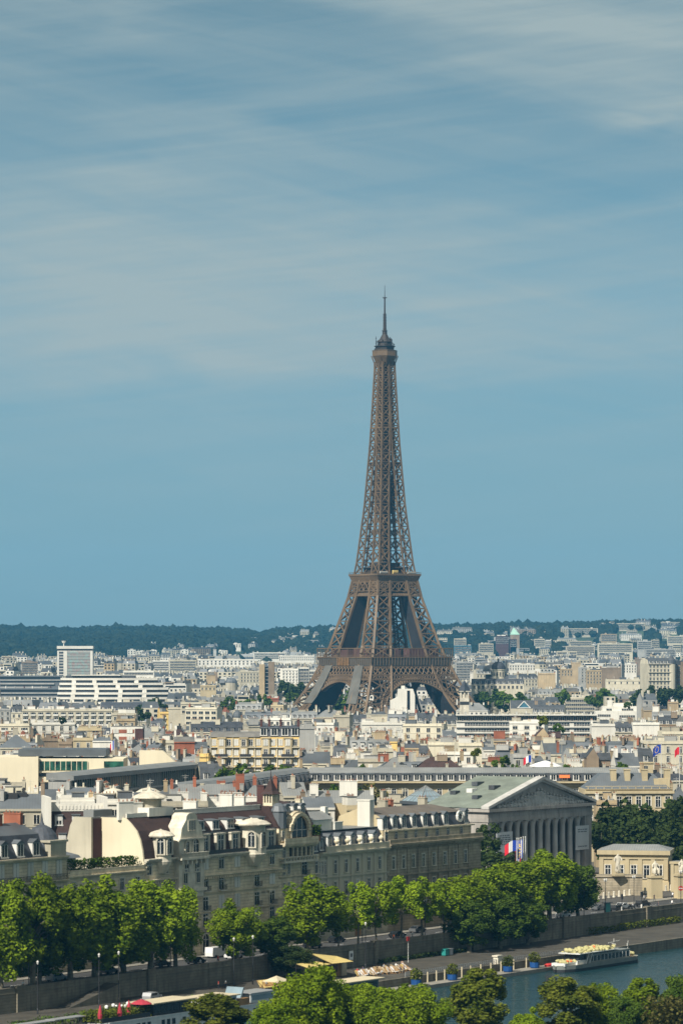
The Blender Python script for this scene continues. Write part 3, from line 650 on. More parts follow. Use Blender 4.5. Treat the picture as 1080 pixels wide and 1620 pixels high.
def house(name, label, cat, loc, yaw, L, D, H, kind='mansard', rh=4.5, wall='cream', roof='zinc', rows=3, fh=3.1, bay=2.9,
          ww=1.25, wh=1.95, style='plain', dorm='flat', chim=3, group=None, shut=0.0, wname='window', chimw=None, base=-4.0, seed=0, nodorm=False, gwall=None):
    r = random.Random(seed*7+3); root = thing(name, label, cat, loc, yaw, group)
    mb = MB(); mb.box(0, L, 0, D, base, H); mb.box(-0.02, L+0.02, -0.35, 0, H-0.45, H+0.05, 0)
    for k in range(rows): mb.box(0, L, -0.12, 0, H-0.6-fh*(k+1)-0.18, H-0.6-fh*(k+1), 0)
    if kind == 'flat':
        t = 0.3; mb.box(0, L, -0.05, t, H, H+0.8); mb.box(0, L, D-t, D, H, H+0.8); mb.box(0, t, t, D-t, H, H+0.8); mb.box(L-t, L, t, D-t, H, H+0.8)
    part(mb, 'wall', [wall], root)
    mb = MB(); gw = gwall or wall
    if kind == 'mansard': mansard(mb, L, D, H, rh, 0, 1)
    elif kind == 'gable':
        mb.extr([(-0.3, H), (D/2, H+rh), (D+0.3, H)], -0.1, L+0.1, 'x', 0, 1)
    elif kind == 'hip':
        a = min(D/2, L/2-0.2); P = [(-.2, -.2, H), (L+.2, -.2, H), (L+.2, D+.2, H), (-.2, D+.2, H), (a, D/2, H+rh), (L-a, D/2, H+rh)]
        for f in ((0,1,5,4), (1,2,5), (2,3,4,5), (3,0,4), (3,2,1,0)): mb.face([P[q] for q in f], 0)
    elif kind == 'shed':
        mb.extr([(-0.3, H), (D+0.3, H+rh), (D+0.3, H)], -0.1, L+0.1, 'x', 0, 1)
    else:
        mb.box(0.3, L-0.3, 0.3, D-0.3, H-0.05, H+0.12, 0)
    part(mb, 'roof', [roof, gw], root)
    if kind == 'flat':
        for k in range(r.randint(1, 3)):
            mb = MB(); bw, bd, bh = r.uniform(2, min(7, L*0.4)), r.uniform(2, 4), r.uniform(1.4, 3.0); x = r.uniform(0.5, max(0.6, L-bw-0.5)); y = r.uniform(0.4, max(0.5, D-bd-0.5))
            mb.box(x, x+bw, y, y+bd, H+0.1, H+bh); mb.box(x-0.15, x+bw+0.15, y-0.15, y+bd+0.15, H+bh, H+bh+0.15, 1)
            part(mb, 'rooftop_unit', [r.choice(['white', 'grey', wall, 'zinc']), 'gravel'], root)
    if chim:
        for k in range(chim):
            x = 0.4+(L-0.8)*(k/max(1, chim-1) if chim > 1 else 0.5)
            if 0 < k < chim-1: x += r.uniform(-1.5, 1.5)
            ln = r.choice((2.2, 3.4, 4.6)); y = r.uniform(0.8, max(0.9, D-ln-0.8)); zt = H+(rh if kind != 'flat' else 0.6)
            hh = r.choice((1.9, 2.4, 3.0, 3.8)) if kind != 'flat' else r.choice((1.6, 2.4))
            link('chimney', chimney_mesh(ln, hh, chimw or r.choice([wall, wall, 'cream', 'white', 'beige', 'tan', 'brown', 'grey', 'brick']), True, r.randint(0, 3)), root, (x, y, zt-1.4 if kind != 'flat' else H), math.radians(-90) if r.random() < 0.45 and L > 7 and x < L-ln-0.5 else 0.0)
    for k in range(r.randint(1, 4)):
        x = r.uniform(0.6, L-0.6); y = r.uniform(D*0.35, D*0.65); zz = H+(rh*0.86 if kind != 'flat' else 0.1)
        link('roof_vent', vent_mesh(r.choice(('white', 'grey', 'iron', 'cream')), r.choice((0, 0, 1, 2))), root, (x, y, zz))
    n = max(1, int(L/bay)); xs = [L*(k+0.5)/n for k in range(n)]
    if kind == 'mansard' and not nodorm:
        nd = max(1, n-(1 if n > 4 else 0)); dx = [L*(k+0.5)/nd for k in range(nd)]
        me = dormer_mesh(1.15, min(2.1, rh*0.62), 1.5, dorm)
        for x in dx: link('dormer', me, root, (x, 0.25, H+0.15))
    for k in range(rows):
        z = H-0.75-fh*(k+1)+0.65
        if style == 'band': windows(root, [L/2], z, L*0.94, wh, 'band', 0, 0, 'ribbon_window')
        else: windows(root, xs, z, ww, wh, style, 0, 0, wname, shut)
    return root
def solveD(py, h):
    D = 950.0
    while D < 7600 and atz(py, D) > zg(atx(540, D), D)+h: D *= 1.004
    return D
# landmarks used to say where a roof stands
LM = [(118, 1050, 'the white office tower'), (180, 1090, 'the curved white offices'), (421, 1070, 'the twin tan tower'), (400, 1192, 'the yellow balconied flats'), (510, 1100, "the iron tower's left foot"),
      (690, 1100, "the iron tower's right foot"), (855, 1240, 'the columned pediment'), (110, 1222, 'the flat cream complex'), (700, 1228, 'the long dormered wing'), (788, 1055, 'the dark church dome'),
      (1045, 1066, 'the round-cornered stone block'), (830, 1150, 'the long ribbon-window block'), (965, 1120, 'the stepped cream terraces'), (694, 1206, 'the long brown tiled roof'), (278, 1140, 'the tall blank beige gable'),
      (1045, 1198, 'the cream flag-flying house'), (638, 1105, 'the blank white block'), (734, 1092, 'the little spired turret'), (485, 1172, 'the tall grey chimney wall'), (238, 1118, 'the dark tree clump'), (672, 1158, 'the irregular-windowed cream house')]
USED = {}
def where(px, py):
    d, n = min(((abs(px-x)*1.0+abs(py-y)*2.2), k) for k, (x, y, _) in enumerate(LM)); x, y, nm = LM[n]
    dx, dy = px-x, (py-y)*2.2
    if abs(dx) < 14 and abs(dy) < 14: return 'beside '+nm
    if abs(dx) > abs(dy): return ('right of ' if dx > 0 else 'left of ')+nm
    return ('in front of ' if dy > 0 else 'behind ')+nm
def unique(base, px, py, words=16):
    """a label from the look plus the place; look-alikes at one place get told apart by nearness or end up in one group"""
    tail = where(px, py)
    for extra in ('', ', nearer the viewer', ', farther off', ', to its left', ', to its right'):
        lab = base+' '+tail+extra
        if len(lab.split()) <= 16 and lab not in USED: USED[lab] = 1; return lab
    return base+' '+tail
WN = {'cream': 'cream', 'white': 'white', 'beige': 'beige', 'tan': 'tan', 'yellow': 'yellow', 'butter': 'pale yellow', 'grey': 'grey', 'brown': 'brown', 'brick': 'red-brick', 'brickdk': 'dark brick', 'palestone': 'pale stone', 'gablecream': 'smooth cream', 'quaystone': 'stone', 'quaydark': 'sooty stone'}
# x0, x1, top, bottom seen, style, wall, words for the label, options
CITY = [
 # left, from the modern complex back
 (0,53,1163,1192,'Z','cream','cream house under a big rounded zinc roof',{}),
 (67,92,1168,1192,'G','brown','brown blank-gabled house',{}), (93,115,1173,1192,'G','brown','low brown gable',{}),
 (116,148,1167,1194,'F','butter','small butter-yellow house with black-railed windows',dict(bay=3.0,style='std')),
 (123,161,1152,1168,'F','butter','butter-yellow penthouse floor with dark openings',dict(rows=1,bay=5,ww=3.2,wh=2.6)),
 (147,178,1166,1194,'G','white','plain white boxy house',{}),
 (175,226,1150,1180,'RB','white','white modern block with red panel bands',{}),
 (49,119,1143,1169,'F','white','whitewashed block with two rows of dark windows',dict(rows=2,bay=4.4,style='std',ww=1.5,wh=2.2)),
 (0,47,1145,1164,'F','cream','cream terraced flats with shallow balconies',dict(rows=2,style='loggia',ww=3.2,bay=4.2)),
 (35,178,1122,1149,'F','cream','long beige six-storey block with a row of white roof vents',dict(rows=4,style='loggia',ww=3.0,bay=4.4,fh=3.0,chim=14,chimw='white')),
 (18,35,1115,1142,'H','cream','narrow cream house under zinc',{}), (0,17,1121,1146,'F','grey','narrow grey flats',dict(rows=3)),
 (160,226,1111,1127,'S','cream','long dark slate mansard with small dormers',{}),
 (178,216,1128,1142,'F','beige','low beige workshop block',dict(rows=1)), (184,214,1137,1150,'F','tan','small tan flat-roofed house',dict(rows=1)),
 (212,232,1130,1150,'H','cream','little cream house with a steep zinc roof',{}), (238,256,1137,1152,'S','white','small dark-roofed white house',{}),
 (253,267,1126,1152,'F','yellow','narrow yellow flats with balconies',dict(rows=4,style='loggia',ww=2.2,bay=4)),
 (262,294,1119,1160,'G','beige','tall blank beige gable end',dict(flat=1)),
 (293,345,1119,1146,'F','cream','cream modern flats with wide windows',dict(rows=4,style='plain',ww=2.6,bay=3.9,wh=1.6)),
 (286,341,1111,1122,'F','cream','set-back upper floors in cream',dict(rows=2,style='plain',ww=2.6,bay=4.2,wh=1.6)),
 (268,294,1149,1163,'R','white','small house with a bright brown-red tiled roof',{}),
 (302,386,1142,1165,'S','cream','long cream house with a dormered slate mansard',dict(dorm='dark',rows=1)),
 (227,258,1153,1172,'Z','white','low white house with pale zinc roof',{}), (248,276,1171,1192,'F','cream','cream party-wall house',dict(rows=1)),
 (276,308,1166,1190,'G','brick','red-brick chimney-breast gable',{}), (304,332,1174,1194,'H','white','white house with blue-grey dormers',{}),
 (316,330,1192,1213,'G','yellow','narrow ochre gable',{}), (317,354,1206,1230,'S','cream','slate roof with glazed dormers',dict(dorm='arch',rows=1)),
 (196,232,1178,1196,'Z','beige','beige hall with a wide hipped zinc roof',{}), (230,250,1176,1196,'H','grey','grey house with mixed zinc roofs',{}),
 # middle
 (473,500,1149,1197,'G','grey','tall grey streaked chimney wall',dict(flat=1)), (499,527,1162,1180,'H','white','white house with a row of pale dormers',dict(dorm='shut')),
 (474,526,1190,1213,'Z','cream','cream house with broad zinc roof and skylights',{}), (521,566,1203,1218,'Z','white','long low white house with zinc roof',{}),
 (508,527,1173,1192,'G','beige','small beige gable with roof garden',{}), (526,546,1176,1196,'H','white','white house with green terrace',{}),
 (387,430,1126,1142,'H','cream','cream house with close-set dormers',{}), (412,502,1125,1143,'H','beige','long beige house with zinc mansard and tall chimneys',dict(chim=7)),
 (426,460,1136,1152,'F','white','white roof-terrace house',dict(rows=1)), (393,426,1142,1162,'G','beige','wide beige gable',{}),
 (491,529,1143,1158,'F','white','white house with small square windows',dict(rows=2,ww=1.0,wh=1.2)), (500,548,1123,1143,'Z','cream','cream house under a large zinc roof',{}),
 (527,553,1131,1154,'G','beige','plain beige gable',{}), (416,441,1104,1118,'G','brick','red-brick boxy stair tower',dict(flat=1)), (428,449,1115,1128,'F','butter','pale yellow low house',dict(rows=1)),
 (515,562,1107,1125,'H','white','wide white house with bright dormers',dict(dorm='shut')), (360,388,1124,1142,'D','cream','corner house with a round zinc dome',{}),
 (345,362,1113,1130,'G','brick','narrow brick gable',{}), (372,414,1111,1126,'H','beige','low beige terrace of houses',{}),
 (617,656,1090,1122,'WB','white','tall blank white block with one dark window strip',{}),
 (606,650,1117,1132,'S','cream','slate-roofed terrace',{}), (674,720,1104,1121,'S','cream','dark dormered mansard house',{}),
 (586,614,1126,1147,'G','cream','pale cream gable',{}), (549,588,1130,1148,'H','grey','grey house with zinc mansard',{}), (612,642,1126,1146,'H','white','white house with dark dormers',dict(dorm='dark')),
 (572,636,1143,1160,'F','white','long white house with wide blinds',dict(rows=2,style='shut',ww=2.2,wh=1.6,bay=4)), (637,702,1145,1178,'F','cream','cream courtyard house with irregular windows',dict(rows=3,bay=4.2,ww=1.7,style='plain',chim=3)),
 (642,660,1128,1148,'G','tan','leaning tan gable',{}), (660,690,1128,1148,'H','white','white house with gardened roof',{}), (690,722,1130,1152,'S','cream','cream house under dark slate',{}),
 (540,580,1166,1190,'H','white','white house with tall pale dormers and steep zinc',dict(dorm='shut')), (580,618,1168,1190,'H','white','zinc-clad attic house with paired dormers',dict(dorm='shut')),
 (597,622,1184,1200,'G','cream','low cream back wall',{}), (616,628,1166,1186,'G','yellow','ochre gable with curved edge',{}), (640,662,1175,1200,'G','tan','tan curved-edge gable',{}),
 (655,679,1177,1200,'S','cream','small slate mansard house',{}), (677,722,1174,1201,'G','cream','large blank cream wall',dict(flat=1)), (600,656,1199,1218,'Z','beige','long low zinc roof with white skylights',{}),
 (655,736,1198,1218,'R','cream','house under a long brown tiled roof',{}), (703,742,1189,1212,'F','white','plain white house behind the tiled roof',dict(rows=1)),
 (700,722,1155,1176,'H','white','white house with low zinc roof',{}),
 # right
 (721,945,1131,1170,'B','white','very long white block with ribbon windows and dark top floor',{}),
 (805,861,1141,1172,'F','white','bright white block with dark windows and roof plants',dict(rows=2,bay=6,ww=2.6,wh=1.7,style='std')),
 (848,887,1152,1172,'GT','tan','tan gabled house with brown tile top',{}),
 (807,863,1108,1126,'A','grey','slate house with a white A-frame gable window',{}), (842,892,1115,1131,'S','cream','dark mansard terrace with white dormers',{}),
 (721,771,1112,1131,'Z','white','low white house with pale ridged zinc roof',{}), (764,812,1107,1131,'H','cream','cream house with many chimneys',dict(chim=6)),
 (780,829,1167,1184,'G','tan','long tan back wall',{}), (725,762,1175,1194,'F','cream','cream terrace house with plants',dict(rows=1)), (719,748,1189,1212,'F','white','white cubic house',dict(rows=1)),
 (764,787,1179,1206,'G','white','small white house with black-edged gable',{}), (861,913,1172,1192,'Z','cream','pale ridged roof with many small vents',{}),
 (780,814,1181,1200,'Z','white','white house with round zinc roof',{}), (811,842,1193,1211,'F','grey','dark grey roof box',dict(rows=1)), (884,912,1186,1208,'Z','white','small hipped grey roof',{}),
 (893,941,1103,1131,'F','cream','stepped cream flats with roof terraces',dict(rows=4,style='band')), (941,1007,1109,1140,'ST','cream','cream stepped block with rounded gable',{}),
 (935,972,1145,1168,'G','white','broad blank white wall with red coping',dict(flat=1)), (1000,1042,1143,1163,'G','white','broad blank white wall near the right edge',dict(flat=1)), (970,1001,1142,1165,'S','cream','slate dormers between the two white walls',{}),
 (943,1048,1160,1174,'TE','teal','long teal metal roof with hedge',{}), (1046,1082,1157,1176,'F','cream','cream colonnaded terrace house',dict(rows=1,style='std',bay=2.2)),
 (961,1009,1173,1194,'H','cream','cream house with zinc mansard and white dormers',dict(dorm='shut')), (1007,1085,1172,1222,'F','cream','cream flag-flying house with tall windows',dict(rows=3,fh=3.6,style='std',bay=4.0,wh=2.4)),
 (1009,1033,1184,1216,'S','butter','grey mansard pavilion before the cream house',{}), (927,966,1184,1214,'GT','brown','brown gabled house with slate slope',{}), (974,1011,1192,1216,'Z','white','wide pale zinc shed roof',{}),
 (1017,1035,1118,1140,'G','tan','tan chimney gable',{}), (1056,1072,1110,1128,'G','tan','tan square gable',{}), (1030,1060,1125,1145,'H','beige','beige house with mixed roofs',{}), (1040,1080,1132,1155,'S','tan','tan gabled group at the right edge',{}),
 (905,935,1168,1186,'H','beige','beige zinc-roofed house behind the hedge',{}),
 # upper band
 (95,268,1072,1109,'CO','white','long curved white offices with stepped floors',{}), (0,96,1069,1092,'DK','grey','dark flat-roofed hall with long ledges',{}), (0,108,1089,1106,'DK','grey','low dark ledged building',{}),
 (35,60,1047,1068,'F','brown','distant brown brick block',dict(rows=6,style='band')), (91,147,1022,1071,'HR','white','white office tower with mottled glass front and roof dish',{}),
 (241,268,1045,1062,'F','white','white block with dark window stripes',dict(rows=4,style='band')), (268,311,1044,1063,'F','cream','cream flats with banded floors',dict(rows=4,style='band')), (313,401,1043,1056,'F','white','long white flats with square windows',dict(rows=2,bay=5,ww=2)),
 (195,244,1061,1074,'F','white','long low white shed',dict(rows=1,style='band')), (328,341,1064,1081,'G','tan','small tan gable',{}), (317,342,1084,1098,'F','butter','small pale yellow house',dict(rows=1)),
 (410,434,1049,1090,'TT','tan','twin tan slab tower with dark glazed core',{}), (471,489,1056,1084,'F','white','white-framed block with black grid',dict(rows=5,style='band',wh=2.4)), (446,472,1058,1080,'F','white','stepped white flats',dict(rows=4,style='loggia')),
 (488,510,1060,1082,'F','white','white balconied flats',dict(rows=4,style='band')), (401,452,1032,1048,'F','white','long white block near the wooded hill',dict(rows=3,style='band')), (441,497,1037,1050,'F','white','white twin block',dict(rows=2)),
 (380,410,1062,1084,'F','cream','cream flats with roof sheds',dict(rows=3)), (347,381,1072,1090,'D','beige','beige hall with grey dome',{}), (445,469,1095,1107,'F','butter','low butter-coloured house',dict(rows=1)),
 (721,748,1047,1077,'F','grey','grey flats with dark balconies',dict(rows=7,style='band')), (743,753,1061,1082,'G','white','narrow white gable',{}), (753,800,1059,1078,'H','cream','cream institute wing',dict(rows=1)),
 (851,878,1065,1090,'G','tan','tan blank block with dark flank',dict(flat=1)), (903,918,1048,1085,'G','tan','tall tan slab',dict(flat=1)), (918,929,1055,1085,'F','grey','grey shaded flats',dict(rows=5)), (887,905,1058,1082,'F','tan','tan narrow flats',dict(rows=2)),
 (927,951,1060,1090,'F','tan','tan flats with grey flank',dict(rows=4)), (950,982,1056,1090,'G','brown','broad brown gable',dict(flat=1)), (1004,1026,1042,1080,'G','brown','tall grey-brown gable',dict(flat=1)), (958,1034,1075,1092,'F','cream','low flat cream pavilion',dict(rows=1,bay=5)),
 (805,850,1050,1066,'F','white','white flats with roof terraces',dict(rows=2)), (820,850,1066,1086,'H','cream','cream corner house with chimneys',{}), (985,1006,1050,1072,'F','white','bright white stepped flats',dict(rows=3)),
 (796,822,1078,1096,'G','beige','wide beige gable',{}), (850,890,1090,1102,'H','beige','beige roofs',{}), (755,795,1080,1098,'F','beige','beige flats before the dome',dict(rows=2)),
]
PLACED = []
def special(sty, name, lab, X, D, wd, ht, zb, wall, px0, px1):
    """the few mid-distance buildings with a shape of their own; local z from the ground"""
    root = thing(name, lab, 'building', (X, D, zb), 0.0); H = ht
    if sty == 'RB':
        mb = MB(); mb.box(0, wd, 0, 12, -4, H); part(mb, 'wall', ['white'], root)
        for k in range(3):
            z = H-2.9-k*3.3; mb = MB(); mb.box(wd*0.06, wd*0.74, -0.12, 0, z, z+1.7); part(mb, 'red_panel', ['brick'], root)
            windows(root, [wd*0.17, wd*0.60], z+0.0, 2.4, 1.7, 'shut', -0.1)
        mb = MB(); mb.box(wd*0.76, wd+0.1, -0.1, 12.1, -4, H-0.8); part(mb, 'flank', ['brickdk'], root)
        mb = MB(); mb.box(0.3, wd-0.3, 0.3, 11.7, H, H+0.3); part(mb, 'roof', ['gravel'], root)
    elif sty == 'WB':
        mb = MB(); mb.extr([(0, -4), (wd, -4), (wd, H*0.90), (wd*0.92, H), (wd*0.32, H), (wd*0.28, H*0.86), (0, H*0.80)], 0, 14, 'y'); part(mb, 'wall', ['white'], root)
        mb = MB(); mb.box(wd*0.68, wd*0.80, -0.1, 0, H-13, H-1.0); part(mb, 'window_strip', ['glass'], root)
        mb = MB(); mb.box(wd*0.45, wd*0.6, 5, 8, H, H+2); part(mb, 'rooftop_unit', ['white'], root)
    elif sty == 'B':
        mb = MB(); mb.box(0, wd, 0, 14, -4, H-3.6); mb.box(0.0, wd, -0.9, 0, H-3.9, H-3.6); mb.box(0, wd, -1.0, 14, H-0.35, H); part(mb, 'wall', ['white'], root)
        mb = MB(); mb.box(0.5, wd-0.5, 1.4, 13.6, H-3.6, H-0.35); part(mb, 'attic', ['greyroof'], root)
        n = 22; windows(root, [wd*(k+0.5)/n for k in range(n)], H-3.3, wd/n*0.62, 2.2, 'plain', 1.38)
        for k in (1, 2, 3):
            for a, b in ((0.06, 0.46), (0.62, 0.80), (0.83, 0.98)):
                windows(root, [wd*(a+b)/2], H-3.8-k*3.4+0.9, wd*(b-a), 1.6, 'band', 0, 0, 'ribbon_window')
        mb = MB()
        for k in (1, 2): mb.box(0, wd, -1.1, 0, H-3.8-k*3.4-0.25, H-3.8-k*3.4)
        part(mb, 'ledge', ['grey'], root)
        for k in range(8): link('rooftop_unit', chimney_mesh(2.2, 1.6, 'grey', False), root, (wd*(0.07+0.12*k), 6, H))
    elif sty == 'A':
        mb = MB(); mb.box(0, wd, 0, 12, -4, H-6); part(mb, 'wall', ['cream'], root)
        mb = MB(); mansard(mb, wd, 12, H-6, 6); part(mb, 'roof', ['greyroof', 'cream'], root)
        mb = MB(); c = wd*0.38; mb.extr([(c-4.5, H-5.5), (c, H-0.8), (c+4.5, H-5.5)], 0.0, 5, 'y', 0); part(mb, 'gable_window', ['blueglass'], root)
        mb = MB(); mb.bar((c-4.8, -0.1, H-5.6), (c, -0.1, H-0.6), 0.6); mb.bar((c+4.8, -0.1, H-5.6), (c, -0.1, H-0.6), 0.6); mb.bar((c-4.8, -0.1, H-5.4), (c+4.8, -0.1, H-5.4), 0.5); part(mb, 'gable_frame', ['frame'], root)
        for x in (wd*0.75, wd*0.9): link('dormer', dormer_mesh(1.5, 2.4, 1.5, 'shut'), root, (x, 0.2, H-5.5))
    elif sty == 'ST':
        mb = MB()
        for a, b, y, h in ((0, 1, 0, 0.56), (0.18, 1.0, 2.5, 0.76), (0.42, 0.90, 4.5, 0.9)): mb.box(wd*a, wd*b, y, 14, -4, H-(1-h)*16)
        c = wd*0.74; mb.extr([(c-5, H-8)]+[(c-5*math.cos(math.pi*k/8), H-6+4.5*math.sin(math.pi*k/8)) for k in range(9)]+[(c+5, H-8)], 4.2, 9, 'y'); mb.box(wd*0.3, wd*0.42, 4, 8, H-8, H+0.5); part(mb, 'wall', ['white'], root)
        for a, b, z in ((0.03, 0.38, 0.44), (0.55, 0.97, 0.40), (0.55, 0.97, 0.22), (0.03, 0.4, 0.2)): windows(root, [wd*(a+b)/2], H-16+z*16-2.0, wd*(b-a)*0.9, 1.5, 'band', 0 if z < 0.5 else 2.5, 0, 'ribbon_window')
        for a, b in ((0.25, 0.42), (0.6, 0.95)): windows(root, [wd*(a+b)/2], H-6.8, wd*(b-a)*0.8, 1.4, 'band', 2.5, 0, 'ribbon_window')
    elif sty == 'TE':
        mb = MB(); mb.box(0, wd, 0, 10, -4, H-2.2); part(mb, 'wall', ['grey'], root)
        mb = MB(); mb.extr([(-1.0, H-2.4), (4, H), (10.4, H), (10.4, H-2.4)], 0, wd, 'x'); part(mb, 'roof', ['tealroof'], root)
        windows(root, [wd*(k+0.5)/9 for k in range(9)], H-5.2, 2.8, 2.2, 'band')
    elif sty == 'CO':
        for k in range(6):
            z = H-2.0-k*3.6; x0 = -wd*0.02*k*0.4; x1 = wd*(0.99-0.05*max(0, 2-k))
            mb = MB(); n = 14; P = []
            for i in range(n+1):
                f = i/n; P.append((x0+(x1-x0)*f, -k*1.3-9*math.sin(math.pi*f)+6))
            poly = P+[(x1, 24), (x0, 24)]
            mb.extr(poly, z, z+1.6, 'z', 0); poly2 = [(x, y+1.2) for x, y in P]+[(x1-1, 24), (x0+1, 24)]; mb.extr(poly2, z-2.0, z, 'z', 1)
            part(mb, 'storey', ['white', 'greyroof'], root)
            for i in range(2, n, 3): mb = MB(); mb.box(P[i][0]-1.6, P[i][0]+1.6, P[i][1]-0.1, P[i][1]+1.5, z-2.0, z+0.1); part(mb, 'pier', ['white'], root)
        mb = MB(); mb.box(wd*0.05, wd*0.68, 8, 22, H-0.4, H+1.5); mb.box(0, wd, -3, 24, -5, H-21.5); part(mb, 'roof', ['greyroof'], root)
        mb = MB(); mb.box(wd*0.10, wd*0.55, 6, 10, H+1.5, H+2.2); part(mb, 'roof_edge', ['white'], root)
    elif sty == 'DK':
        mb = MB(); mb.box(0, wd, 0, 22, -4, H-1); mb.box(-1, wd+1, -2, 23, H-1, H); part(mb, 'wall', ['cargrey'], root)
        for k in range(3): mb = MB(); mb.box(0, wd*(1-0.1*k), -1.4, 0, H-4.6-k*3.4, H-3.6-k*3.4); part(mb, 'ledge', ['grey'], root)
        for k in range(7): link('rooftop_unit', chimney_mesh(3.0, 1.8, ('white', 'grey', 'brickdk')[k % 3], False), root, (wd*(0.08+0.13*k), 5+k % 3*3, H))
    elif sty == 'HR':
        mb = MB(); mb.box(0, wd*0.24, 0, 16, -4, H-5); mb.box(0, wd*0.05, -0.3, 0, -4, H-5); mb.box(wd*0.18, wd*0.28, -0.4, 0.0, -4, H-5); mb.box(wd*0.93, wd, -0.4, 16, -4, H-5); mb.box(-0.4, wd+0.4, -0.7, 16.4, H-3.0, H); mb.box(wd*0.24, wd*0.93, 0.4, 16, -4, H-5); part(mb, 'wall', ['white'], root)
        mb = MB(); mb.box(0.5, wd-0.5, 0.3, 15.5, H-5, H-3); part(mb, 'plant_floor', ['iron'], root)
        m = bpy.data.materials.get('mottled_facade')
        if not m:
            m = mat('mottled_facade', (0.20, 0.30, 0.28), 0.5, 0.1, 0.0, 0.3, 0.0, (0.28, 0.20, 0.19)); 
        for k in range(15):
            mb = MB(); z = H-8.2-k*3.1; mb.box(wd*0.285, wd*0.925, -0.05, 0.4, z, z+2.6); part(mb, 'glazed_floor', [m], root)
            mb = MB(); mb.box(wd*0.055, wd*0.175, -0.1, 0.0, z, z+2.2); part(mb, 'window', ['greyroof'], root)
        mb = MB(); mb.tube([(wd*0.17, 6, H), (wd*0.17, 6, H+3)], [0.5, 0.4], 8); mb.lathe(wd*0.17, 6, [(0.2, H+2.6), (1.6, H+3.6), (2.4, H+5.6), (2.2, H+5.6), (1.4, H+3.9)], 12); part(mb, 'roof_dish', ['frame'], root)
    elif sty == 'TT':
        mb = MB(); mb.box(0, wd*0.36, 0, 14, -4, H-1); part(mb, 'slab', ['tan'], root)
        mb = MB(); mb.box(wd*0.60, wd, 1, 15, -4, H+1); part(mb, 'slab', ['brown'], root)
        mb = MB(); mb.box(wd*0.36, wd*0.60, 2, 14, -4, H-3); part(mb, 'glazed_core', ['glass'], root)
        for k in range(10): mb = MB(); mb.box(wd*0.36, wd*0.60, 1.6, 2, H-5-k*3, H-4.6-k*3); part(mb, 'floor_band', ['grey'], root)
        mb = MB(); mb.box(wd*0.1, wd*0.3, 4, 9, H-1, H+2); part(mb, 'rooftop_unit', ['white'], root)
    elif sty == 'GT':
        mb = MB(); mb.box(0, wd*0.5, 0, 12, -4, H-3); mb.extr([(0, H-3), (wd*0.28, H), (wd*0.5, H-3)], 0, 12, 'y'); mb.box(wd*0.5, wd, 3, 12, -4, H-4); part(mb, 'wall', [wall], root)
        mb = MB(); mb.extr([(-0.2, H-3.0), (wd*0.28, H+0.15), (wd*0.5, H-2.9), (wd*0.5, H-3.2), (wd*0.28, H-0.1), (-.2, H-3.3)], 0.1, 12.2, 'y'); mb.extr([(2.6, H-4), (7, H-1.6), (12.2, H-4)], wd*0.5, wd+0.2, 'x'); part(mb, 'roof', ['redtile' if wall == 'tan' else 'greyroof'], root)
        windows(root, [wd*0.75], H-7.5, wd*0.42, 1.5, 'band', 3.0, 0, 'ribbon_window')
    elif sty == 'D':
        mb = MB(); mb.box(0, wd, 2, 14, -4, H-5); mb.lathe(wd*0.55, 3, [(wd*0.28, -4), (wd*0.28, H-4.5)], 14); part(mb, 'wall', [wall], root)
        mb = MB(); R0 = wd*0.29; mb.lathe(wd*0.55, 3, [(R0, H-4.6)]+[(R0*math.cos(t*0.26), H-4.6+4.6*math.sin(t*0.26)) for t in range(1, 6)]+[(0.3, H), (0.15, H+1.2)], 14); part(mb, 'dome', ['zinc'], root)
        mb = MB(); mansard(mb, wd*0.25, 12, H-5, 3.5); part(mb, 'roof', ['zinc', wall], root)
        windows(root, [wd*0.12, wd*0.88], H-8.5, 1.2, 2.0, 'plain', 2.0)
    return root
